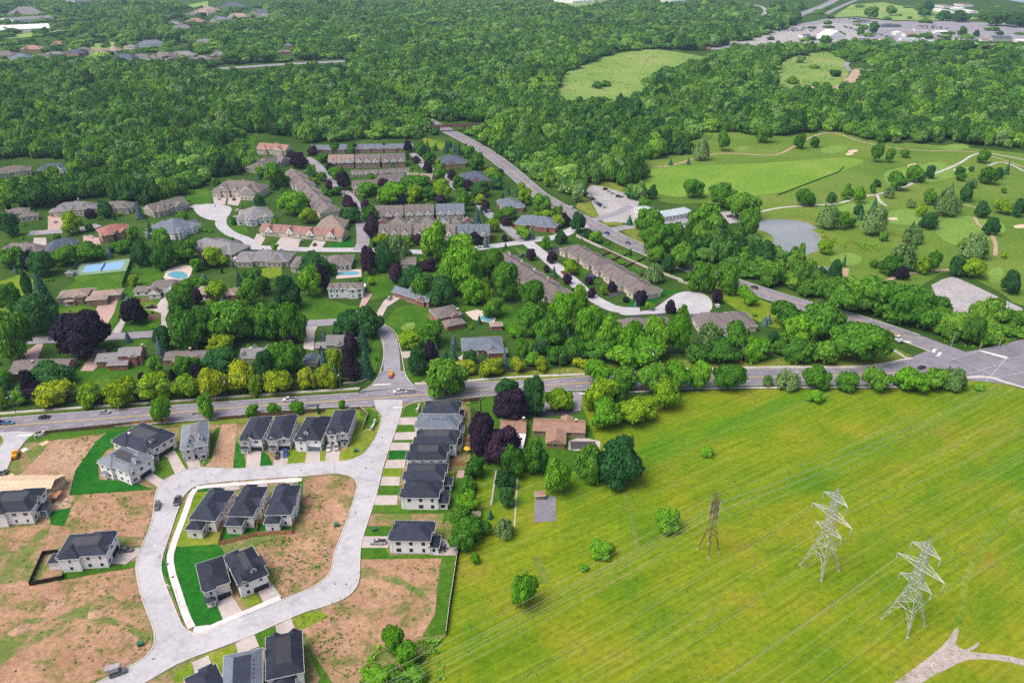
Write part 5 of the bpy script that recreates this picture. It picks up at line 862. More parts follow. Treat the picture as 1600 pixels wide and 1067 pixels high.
house("red-brown roofed house with pale gables at the top of the townhouse street", [(-251.6,762.8),(-219.9,752.3)], 14, h=5, roof='gable', pitch=.6, wall="wall_beige", rm="roof_clay", gables=(('f', .15, 4, "frame_white"), ('f', .45, 4, "frame_white"), ('f', .7, 4, "frame_white")), units=2, **OM)
house("taupe-roofed long house below the red-brown roofed one", [(-226.7,685.5),(-206.8,724.7)], 16, h=4.4, storeys=1, roof='hip', pitch=.5, wall="wall_taupe", rm=TP, gables=(('f', .6, 4),), dormers=(('f', .8, 2),), **OM)

# townhouse rows and semi-detached houses
TH = dict(name="townhouse_row", cat="townhouses", group="townhouse blocks", near=False)
def row(label, A, D, n, h=5.8, pitch=.72, wall="wall_beige", rm=TP, g=True, gside='f', gwall="frame_white", **kw):
    L = (Vector(A[1])-Vector(A[0])).length; u = L/n
    gb = tuple((gside, (i+.5)/n, min(6.6, u*.78), gwall, .8) for i in range(n)) if g else ()
    d = dict(TH); d.update(kw)
    if not g and n > 1:
        if d.get('axis', 'x') == 'x': d['cross'] = tuple(('f', (i+.12)/n, (i+.62)/n, 1.6, .64, 'hip', 1.22) for i in range(n)) + tuple(('b', (i+.38)/n, (i+.88)/n, 1.4, .64, 'hip', 1.22) for i in range(n))
        else: d['cross'] = (('r', .1, .45, 1.5, .62, 'hip', 1.2), ('l', .52, .9, 1.5, .62, 'hip', 1.2), ('f', .2, .6, 1.5, .4, 'gable', 1.3))
    return house(label, A, D, h=h, roof=d.pop('roof', 'gable'), pitch=pitch, wall=wall, rm=rm, gables=gb, units=n, axis=d.pop('axis', 'x'), wspace=max(2.6, u/2), vents=d.pop('vents', n+1), **d)
row("long slate-roofed townhouse row at the very edge of the woods", [(-198.0,761.7),(-97.7,769.7)], 13, 8, h=4, pitch=.45, wall="wall_pinkbrick", rm="roof_bluegrey", g=False, storeys=1)
row("brown townhouse block with white gables, left of the three in the back row", [(-168.6,704.1),(-145.0,706.4)], 15, 3, wall="wall_pinkbrick", rm=TA)
row("brown townhouse block with white gables, middle of the three in the back row", [(-144.4,706.4),(-121.1,707.6)], 15, 3, wall="wall_pinkbrick")
row("brown townhouse block with white gables, right of the three in the back row", [(-120.0,707.6),(-98.0,711.1)], 15, 3, wall="wall_pinkbrick")
row("low garage block with small peaked roofs, left, between the back townhouse rows", [(-142.6,675.6),(-119.1,677.8)], 7, 4, h=3, storeys=1, wall="wall_beige", win=False, name="garage_block", cat="garages")
row("low garage block with small peaked roofs, right, between the back townhouse rows", [(-118.2,678.8),(-91.5,684.2)], 7, 5, h=3, storeys=1, wall="wall_beige", win=False, name="garage_block", cat="garages")
row("taupe townhouse block with white gables behind the leafy green, left one", [(-131.1,621.1),(-110.7,624.9)], 13, 3)
row("taupe townhouse block with white gables behind the leafy green, middle one", [(-112.4,639.2),(-90.8,643.2)], 13, 3)
row("tan townhouse block with pink brick end behind the leafy green, right one", [(-90.7,646.1),(-68.0,642.2)], 13, 3, wall="wall_pinkbrick", rm=TA)
row("taupe townhouse block below the leafy green, left of three", [(-101.9,549.3),(-80.4,550.8)], 15, 3, wall="wall_pinkbrick")
row("taupe townhouse block below the leafy green, middle of three", [(-79.6,552.3),(-58.0,553.8)], 15, 3)
row("blue-ended townhouse block below the leafy green, right of three", [(-56.5,553.8),(-35.2,555.4)], 15, 3, rm="roof_bluegrey")
for i, (q, wl_, rf) in enumerate((([(-99.4,537.8),(-89.6,537.8)], BR, TP), ([(-88.9,539.2),(-76.3,539.2)], "wall_beige", TP), ([(-75.3,538.5),(-67.5,539.2)], "wall_taupe", TP), ([(-66.1,539.2),(-54.0,540.0)], "wall_beige", TP), ([(-52.7,540.7),(-45.8,541.4)], "wall_white", "roof_bluegrey"), ([(-43.9,542.1),(-36.9,542.1)], "wall_beige", TP), ([(-35.6,543.6),(-29.1,544.3)], BR, TP))):
    house(("orange-brick gabled garage at the left end of the garage line", "beige gabled garage second from left in the garage line", "taupe gabled garage third in the garage line", "beige gabled garage in the middle of the garage line", "blue-roofed gabled garage in the garage line", "beige gabled garage second from right in the garage line", "orange-brick gabled garage at the right end of the garage line")[i], q, 7, h=3, storeys=1, roof='gable', axis='y', pitch=.7, wall=wl_, rm=rf, name="garage", cat="garage", group="detached garages between townhouse rows", win=False, garage=('f', .5, 3.6), gm="garage_white")
row("taupe townhouse block facing the trees, left of the lower three", [(-92.4,509.2),(-69.9,509.8)], 14, 3)
row("taupe townhouse block facing the trees, middle of the lower three", [(-68.0,508.5),(-39.3,507.8)], 15, 4)
row("blue-ended townhouse block facing the trees, right of the lower three", [(-37.9,507.8),(-15.4,507.2)], 15, 3, rm="roof_bluegrey", wall="wall_pinkbrick")
row("red-roofed row of four joined houses beside the pale forecourt", [(-179.0,521.7),(-117.6,508.3)], 12, 4, h=4.2, storeys=1, wall="wall_beige", rm="roof_clay", pitch=.55)
row("taupe-roofed joined houses below the red row, left pair", [(-139.7,454.1),(-117.9,454.1)], 17, 2, h=4, storeys=1, pitch=.42, g=False, roof='hip')
row("taupe-roofed joined houses below the red row, right pair", [(-118.0,456.3),(-101.6,457.4)], 16, 2, h=4, storeys=1, pitch=.42, g=False, roof='hip')
row("tan-roofed square house at the lower end of the sloping street", [(-140.2,525.8),(-120.0,525.1)], 19, 1, h=4.2, storeys=1, rm=TA, roof='hip', g=False)
row("staggered taupe townhouse row running down the sloping street", [(-130.6,565.0),(-187.3,679.0)], 15, 5, h=4.4, pitch=.5, g=False, roof='gable')
row("taupe-roofed bungalow behind the willow on the pale street", [(-70.8,459.9),(-61.1,459.9)], 9, 1, h=3, storeys=1, g=False)
SD = dict(name="semi_detached_house", cat="house", group="navy roofed semi-detached houses along the arterial road")
row("navy hip-roofed semi nearest the rail bridge", [(-64.6,705.0),(-42.5,709.6)], 26, 2, h=4, storeys=1, pitch=.45, rm="roof_navy", wall="wall_pinkbrick", g=False, roof='hip', axis='y', **SD)
row("navy and tan roofed semi, second from the rail bridge", [(-40.8,647.4),(-17.5,651.4)], 26, 2, h=4, storeys=1, pitch=.45, rm="roof_navy", wall="wall_pinkbrick", g=False, roof='hip', axis='y', **SD)
row("dark slate hip-roofed semi, third from the rail bridge", [(-8.8,572.6),(8.8,574.2)], 24, 2, h=4, storeys=1, pitch=.45, rm="roof_bluegrey", wall="wall_pinkbrick", g=False, roof='hip', axis='y', **SD)
row("dark slate cross-gabled brick house where the side street meets the arterial road", [(1.4,537.7),(31.1,527.8)], 20, 2, h=4, storeys=1, pitch=.42, rm="roof_bluegrey", wall="wall_brick", g=False, roof='hip', name="semi_detached_house", cat="house", group=SD["group"])
row("upper half of the long taupe row with black driveways", [(31.6,486.8),(52.2,452.5)], 15, 3, h=3.8, storeys=1, pitch=.45, g=False, roof='hip', wall="wall_beige")
row("lower half of the long taupe row ending at the cul-de-sac", [(50.7,453.6),(73.7,408.1)], 16, 4, h=3.8, storeys=1, pitch=.45, g=False, roof='hip', wall="wall_beige")
t = row("taupe row with solar panels behind the tall green trees", [(-15.8,472.5),(22.7,403.6)], 15, 5, h=3.8, storeys=1, pitch=.45, g=False, roof='hip', wall="wall_beige", chim=((.1, .8, 2.6, "white_cap"), (.3, .8, 2.6, "white_cap"), (.5, .8, 2.6, "white_cap"), (.7, .8, 2.6, "white_cap")))
for i in range(5):
    for j in range(3):
        mb = MB(); mb.box(0, 0, 0, 1.6, 1.0, .06); o = mb.build("solar_panel", "solar_panel", t, (20+i*1.75, 2.2+j*1.05, 3.8+.45*(2.2+j*1.05)+.25)); o.rotation_euler = (math.atan(.45), 0, 0)
row("taupe-roofed house half hidden by trees left of the cul-de-sac's lower side", [(58.6,362.0),(86.3,365.0)], 16, 2, h=3.4, storeys=1, pitch=.45, g=False, roof='hip', wall="wall_beige")
row("taupe hip-roofed house at the end of the cul-de-sac near the arterial road", [(98.9,367.3),(130.8,369.6)], 18, 2, h=3.4, storeys=1, pitch=.45, g=False, roof='hip', wall="wall_beige", chim=((.55, .7, 2.4, "white_cap"),))
# golf club
cb = house("pale blue metal-roofed golf clubhouse beside the gravel car park", [(111.1,552.1),(138.7,565.9)], 13, h=3.6, storeys=1, roof='hip', pitch=.3, wall="wall_white", rm="roof_pale", name="clubhouse", cat="clubhouse", wings=(W3(-4, 3, 8, 30, 3.6, 'hip', .3, 'y'),))
house("small grey-roofed shed below the clubhouse among trees", [(115.1,503.7),(120.9,506.3)], 6, h=2.6, storeys=1, roof='hip', pitch=.4, wall="wall_white", rm="roof_pale", name="shed", cat="shed", win=False)
house("little grey shelter left of the tennis court", [(-277.8,446.4),(-273.0,446.4)], 5, h=2.4, storeys=1, roof='hip', pitch=.3, wall="wall_taupe", rm="roof_grey", name="shelter", cat="shelter", win=False)
house("small brick pool house at the end of the white pool deck", [(-11.6,370.8),(-4.8,371.6)], 5, h=2.8, storeys=1, roof='hip', pitch=.3, wall=BR, rm="roof_tan", name="pool_house", cat="shed", win=False)

# far houses top left
FHP = [(-910.4,1460.4),(-861.7,1426.9),(-910.1,1550.8),(-821.4,1426.9),(-825.7,1477.7),(-898.6,1631.1),(-804.5,1495.3),(-799.1,1531.9),(-766.4,1513.4),(-751.3,1531.9),(-740.9,1590.0),(-675.4,1410.7),(-651.3,1426.9),(-617.7,1426.9),(-713.3,1631.1),(-590.1,1460.4),(-614.2,1652.4),(-540.3,1410.7),(-521.5,1460.4),(-521.6,1495.3),(-775.3,1956.4),(-832.6,2049.7),(-806.6,2116.7),(-891.0,2388.4),(-889.5,2324.7),(-904.5,2478.7),(-759.9,2151.8),(-876.6,2627.2),(-745.9,2264.2),(-723.1,2388.4),(-673.0,2264.2),(-497.3,1870.9),(-475.8,1927.1),(-288.8,1674.3),(-438.9,1610.3),(-418.7,1513.4),(-527.4,1817.8),(-1476.0,2478.7),(-1363.8,2345.6),(-1381.4,2478.7),(-1359.4,2793.9),(-1527.9,2916.8),(-1479.2,2916.8),(25.0,2736.1),(80.7,2345.6),(-1025.0,2049.7),(-1099.7,2264.2)]
FHW = [26,22,24,20,20,18,22,18,20,20,16,30,26,34,30,30,24,22,22,16,22,16,22,24,18,24,26,30,26,26,18,14,10,18,10,14,10,22,40,26,14,14,12,24,12,14,14]
def px2m(p, k): return k*(p[1]*.889+185*.458)/1209
for i, (p, k) in enumerate(zip(FHP, FHW)):
    wd = px2m(p, k)*1.3; dp = wd*random.uniform(.5, .75); an = random.uniform(-.5, .5)
    ux = Vector((math.cos(an), math.sin(an)))*wd/2; P = Vector(p)
    rf = random.choice(("roof_taupe", "roof_grey", "roof_navy", "roof_clay", "roof_tan", "roof_grey", "roof_bluegrey"))
    wl_ = random.choice(("wall_beige", "wall_white", "wall_pinkbrick", "wall_taupe"))
    house("distant hip-roofed house in the neighbourhood at the top of the picture", [tuple(P-ux), tuple(P+ux)], dp, h=5, roof='hip', pitch=.55, wall=wl_, rm=rf, name="distant_house", group="distant houses at the top of the picture", win=False, gables=(('f', .3, wd*.25),))
def shed(label, A, D, h, rm, wall="wall_white", roof='gable', cat="building", name="industrial_building", pitch=.2, **kw):
    return house(label, A, D, h=h, storeys=1, roof=roof, pitch=pitch, wall=wall, rm=rm, name=name, cat=cat, win=False, **kw)
shed("very long white-roofed warehouse at the far upper left", [(-1223.4,1843.8),(-1073.0,1930.4)], 130, 8, "roof_white", pitch=.06)
shed("grey-roofed low building behind the long white warehouse", [(-1273.3,2129.3),(-1206.7,2204.5)], 90, 8, "roof_grey", pitch=.06)
shed("rounded white storage hall in the middle of the far yard", [(672.2,1758.8),(715.2,1771.4)], 40, 6, "roof_white", pitch=.5, axis='y')
shed("long blue-roofed shed on the far side of the yard", [(900.5,2026.4),(941.0,2026.4)], 14, 5, "roof_navy", wall="wall_blue")
shed("white roofed shed right of the blue one", [(855.7,1847.3),(878.6,1847.3)], 24, 5, "roof_white")
shed("brown flat-roofed building in the far yard", [(860.4,1807.2),(898.1,1807.2)], 26, 5, "roof_tan")
shed("long pale grey shed along the near side of the far yard", [(820.0,1741.3),(871.3,1741.3)], 16, 4, "roof_pale")
shed("dark grey shed at the right end of the far yard", [(1009.7,1734.1),(1051.3,1734.1)], 30, 6, "roof_navy", wall="wall_grey")
shed("white building left of the dark shed at the far right", [(902.5,1629.0),(929.8,1639.9)], 20, 5, "roof_white")
shed("orange-roofed small building at the far right of the yard", [(938.4,1618.3),(956.0,1618.3)], 14, 5, "roof_tan", wall="wall_pinkbrick")
shed("white shed at the left end of the far yard", [(531.8,1889.2),(552.7,1896.3)], 18, 5, "roof_white")
shed("grey roofed building beside the left white shed", [(509.9,1833.7),(532.5,1833.7)], 14, 5, "roof_grey")
shed("white trailer-like shed standing above the parked trucks", [(629.2,2010.2),(651.2,2026.4)], 14, 5, "roof_white")
for i, q in enumerate(([(1273.0,2492.3),(1299.6,2492.3)], [(1271.2,2421.2),(1293.4,2421.2)], [(1355.6,2542.0),(1386.6,2542.0)], [(1359.5,2647.4),(1389.7,2647.4)], [(1335.2,2444.4),(1361.3,2444.4)], [(1448.9,2703.3),(1483.8,2703.3)])):
    shed("white roofed building in the cluster at the far upper right", q, 60, 6, ("roof_white", "roof_pale", "roof_white", "roof_tan", "roof_white", "roof_clay")[i], name="distant_building", group="white building cluster at the upper right", pitch=.1)
shed("white long-roofed building at the top edge above the hill meadow", [(205.6,2853.4),(320.9,2918.8)], 120, 8, "roof_white", pitch=.06)
shed("pale roofed building at the top edge right of centre", [(547.3,2885.6),(602.0,2918.3)], 60, 6, "roof_pale", pitch=.1)
for i, q in enumerate(([(423.2,1705.5),(441.9,1717.3)], [(438.2,1660.0),(461.8,1671.2)], [(716.8,1729.2),(736.9,1729.2)], [(864.7,2037.7),(886.7,2037.7)], [(943.4,1943.6),(973.3,1943.6)], [(963.0,1885.4),(992.1,1885.4)], [(931.4,1753.5),(944.1,1741.3)], [(777.1,1729.2),(795.9,1729.2)], [(634.7,1804.1),(657.3,1817.2)], [(856.4,1682.5),(879.9,1682.5)], [(983.4,1729.2),(999.5,1729.2)], [(1044.7,1705.5),(1073.8,1705.5)])):
    shed("low workshop building standing in the far industrial yard", q, (16, 22, 14, 20, 12, 18)[i % 6], 4, ("roof_grey", "roof_white", "roof_clay", "roof_pale", "roof_navy", "roof_tan")[(i*5) % 6], name="workshop", group="workshops in the far yard")
# church steeple
P = [(-1463.2,2680.6),(-1461.2,2680.6)][0]
t = thing("church", "distant white church steeple rising at the upper left", "church", (P[0], P[1], 0))
mb = MB(); mb.box(-14, -30, 0, 14, 10, 9); mb.build("wall", "wall_beige", t)
add_roof(t, -15, -31, 15, 11, 9, 'gable', .8, ["roof_grey", "wall_beige", "fascia_white"], 'y')
mb = MB(); mb.box(-3, 10, 0, 3, 16, 24); mb.build("tower", "wall_white", t)
mb = MB(); mb.lathe((0, 13, 24), [(3.6, 0), (.2, 20)], 8); mb.build("spire", "roof_white", t)

# ================================================================ TREES
def leaves(points, normals, sizes, name, mat):
    n = len(points); nr = normals/np.linalg.norm(normals, axis=1, keepdims=True)
    a = rng.normal(size=(n, 3)); t = np.cross(nr, a); t /= np.linalg.norm(t, axis=1, keepdims=True); b_ = np.cross(nr, t)
    s = sizes[:, None]; asp = rng.uniform(.6, 1.0, (n, 1))
    v = np.empty((n, 4, 3)); v[:, 0] = points-t*s-b_*s*asp*.4; v[:, 1] = points+t*s*.3-b_*s*asp; v[:, 2] = points+t*s+b_*s*asp*.4; v[:, 3] = points-t*s*.3+b_*s*asp
    me = bpy.data.meshes.new(name); me.vertices.add(4*n); me.vertices.foreach_set("co", v.reshape(-1).astype(np.float32))
    me.loops.add(4*n); me.loops.foreach_set("vertex_index", np.arange(4*n, dtype=np.int32))
    me.polygons.add(n); me.polygons.foreach_set("loop_start", np.arange(0, 4*n, 4, dtype=np.int32))
    me.update(calc_edges=True); me.materials.append(MATS[mat]); return me
def unit(n):
    d = rng.normal(size=(n, 3)); return d/np.linalg.norm(d, axis=1, keepdims=True)
def crown_round(name, nl, leaf, lobes=16, low=.10, flat=1.0, loose=.0, mat="leaf_green"):
    """unit crown: radius about 1 in x,y; z from low to 1"""
    cz, hz = (1+low)/2, (1-low)/2
    L = unit(lobes); L[:, 2] = np.where(L[:, 2] < -.75, -L[:, 2], L[:, 2])
    cen = L*rng.uniform(.46, .86, (lobes, 1)); rad = rng.uniform(.17, .42, lobes)
    cen = np.vstack([cen, [[0, 0, 0]]]); rad = np.append(rad, .62)
    k = rng.choice(len(rad), nl*2, p=rad**2/np.sum(rad**2))
    d = unit(nl*2); d += .45*cen[k]/(np.linalg.norm(cen[k], axis=1, keepdims=True)+1e-3); d[:, 2] += .15; d /= np.linalg.norm(d, axis=1, keepdims=True)
    rr_ = rng.uniform(.80, 1.08+loose, nl*2); out_ = rng.random(nl*2) < .10; rr_[out_] *= rng.uniform(1.05, 1.4, out_.sum())
    p = cen[k]+d*(rad[k]*rr_)[:, None]
    dist = np.linalg.norm(p[:, None, :]-cen[None], axis=2)/rad[None]
    dist[np.arange(len(k)), k] = 9
    ok = dist.min(axis=1) > .80
    p, d = p[ok][:nl], d[ok][:nl]
    p *= np.array([1.06, 1.06, 1.0])
    nrm = d+rng.normal(size=p.shape)*.40; nrm[:, 2] += .45
    q = p.copy(); q[:, 2] = cz+p[:, 2]*hz*flat
    nrm2 = nrm.copy()
    return leaves(q, nrm2, rng.uniform(.6, 1.25, len(q))*leaf*np.array([1.0]), name, mat)
def crown_cone(name, nl, leaf, power=.9, low=.03, mat="leaf_spruce"):
    t = rng.random(nl)**.6                                   # 0 top .. 1 bottom
    tiers = 11
    ph = (t*tiers) % 1
    rr = (t**power)*(.62+.38*ph)*rng.uniform(.55, 1.0, nl)**.5
    a = rng.uniform(0, 2*math.pi, nl); nb = 13
    a = np.round(a/(2*math.pi)*nb)/nb*2*math.pi + rng.normal(0, .12, nl) + np.floor(t*tiers)*1.3
    p = np.stack([rr*np.cos(a), rr*np.sin(a), 1-(1-low)*t-.02*rr], 1)
    nrm = np.stack([np.cos(a), np.sin(a), np.full(nl, 1.1)], 1)+rng.normal(size=(nl, 3))*.4
    return leaves(p, nrm, rng.uniform(.6, 1.2, nl)*leaf, name, mat)
def crown_column(name, nl, leaf, mat="leaf_spruce"):
    t = rng.random(nl); rr = np.sin(np.clip(t*1.08+.04, 0, 1)*math.pi)**.55*rng.uniform(.75, 1.05, nl)*(1-.35*t)
    a = rng.uniform(0, 2*math.pi, nl); rr *= 1+.14*np.sin(a*3+t*9)
    p = np.stack([rr*np.cos(a), rr*np.sin(a), .02+t*.98], 1)
    nrm = np.stack([np.cos(a), np.sin(a), np.full(nl, .5)], 1)+rng.normal(size=(nl, 3))*.45
    return leaves(p, nrm, rng.uniform(.6, 1.2, nl)*leaf, name, mat)
def crown_willow(name, nl, leaf, mat="leaf_willow"):
    me = 26; c = unit(me); c[:, 2] = np.abs(c[:, 2])*.9+.05
    k = rng.integers(0, me, nl); s = rng.random(nl)
    top = c[k]*np.array([.75, .75, .5])+np.array([0, 0, .45])
    p = top+rng.normal(size=(nl, 3))*np.array([.10, .10, .05]); p[:, :2] *= (1+.18*s)[:, None]; p[:, 2] -= s*.52*(p[:, 2]-.05)*1.4
    nrm = np.concatenate([p[:, :2]*1.2, np.full((nl, 1), .5)], 1)+rng.normal(size=(nl, 3))*.45
    return leaves(p, nrm, rng.uniform(.6, 1.2, nl)*leaf, name, mat)
def trunk_mesh(name, top=.55, r=.075, limbs=5):
    mb = MB()
    n = 7; rings = [(r*1.5, 0), (r, .06), (r*.8, .3), (r*.5, top)]
    mb.lathe((0, 0, 0), rings, n)
    for i in range(limbs):
        a = i*2.4+random.uniform(-.3, .3); z0 = .18+.06*i
        mb.bar((0, 0, z0), (.42*math.cos(a), .42*math.sin(a), z0+.22), r*.33, 0, 5)
    return mb.mesh(name, "bark")
ROUND = [crown_round("crown", 4200, .085, random.choice((20, 26, 32)), .06, 1.0, .05*(i % 2)) for i in range(6)]
DENSE = [crown_round("crown", 5600, .072, 40, .04, 1.0) for i in range(2)]
CONE = [crown_cone("crown", 3200, .085) for i in range(3)]
COLUMN = [crown_column("crown", 2200, .11) for i in range(2)]
WILLOW = [crown_willow("crown", 4600, .062) for i in range(2)]
TRUNK = [trunk_mesh("trunk") for i in range(3)]; TRUNKC = trunk_mesh("trunk", .9, .05, 0)
KIND = {  # code: (crowns, material, name, words, plural)
    'g': (ROUND, "leaf_green", "broadleaf_tree", "green broadleaf tree", "green trees"), 'h': (ROUND, "leaf_bright", "bright_green_tree", "fresh bright green tree", "bright green trees"),
    'd': (DENSE, "leaf_dark", "dark_green_tree", "dark green dense tree", "dark green trees"), 'l': (ROUND, "leaf_lime", "lime_tree", "lime-green leafy tree", "lime-green trees"),
    'y': (ROUND, "leaf_yellow", "yellow_leaved_tree", "yellow-leaved tree", "yellow-leaved trees"), 'p': (DENSE, "leaf_purple", "purple_leaved_tree", "dark purple-leaved tree", "purple-leaved trees"),
    's': (CONE, "leaf_spruce", "spruce_tree", "green conical spruce", "green spruces"), 'b': (CONE, "leaf_blue", "blue_spruce", "blue-grey conical spruce", "blue spruces"),
    'c': (COLUMN, "leaf_dark", "columnar_cedar", "narrow columnar evergreen", "columnar evergreens"), 'w': (WILLOW, "leaf_willow", "willow_tree", "pale grey-green weeping tree", "pale weeping trees"),
    'u': (DENSE, "leaf_bright", "round_shrub", "rounded green shrub", "green shrubs")}
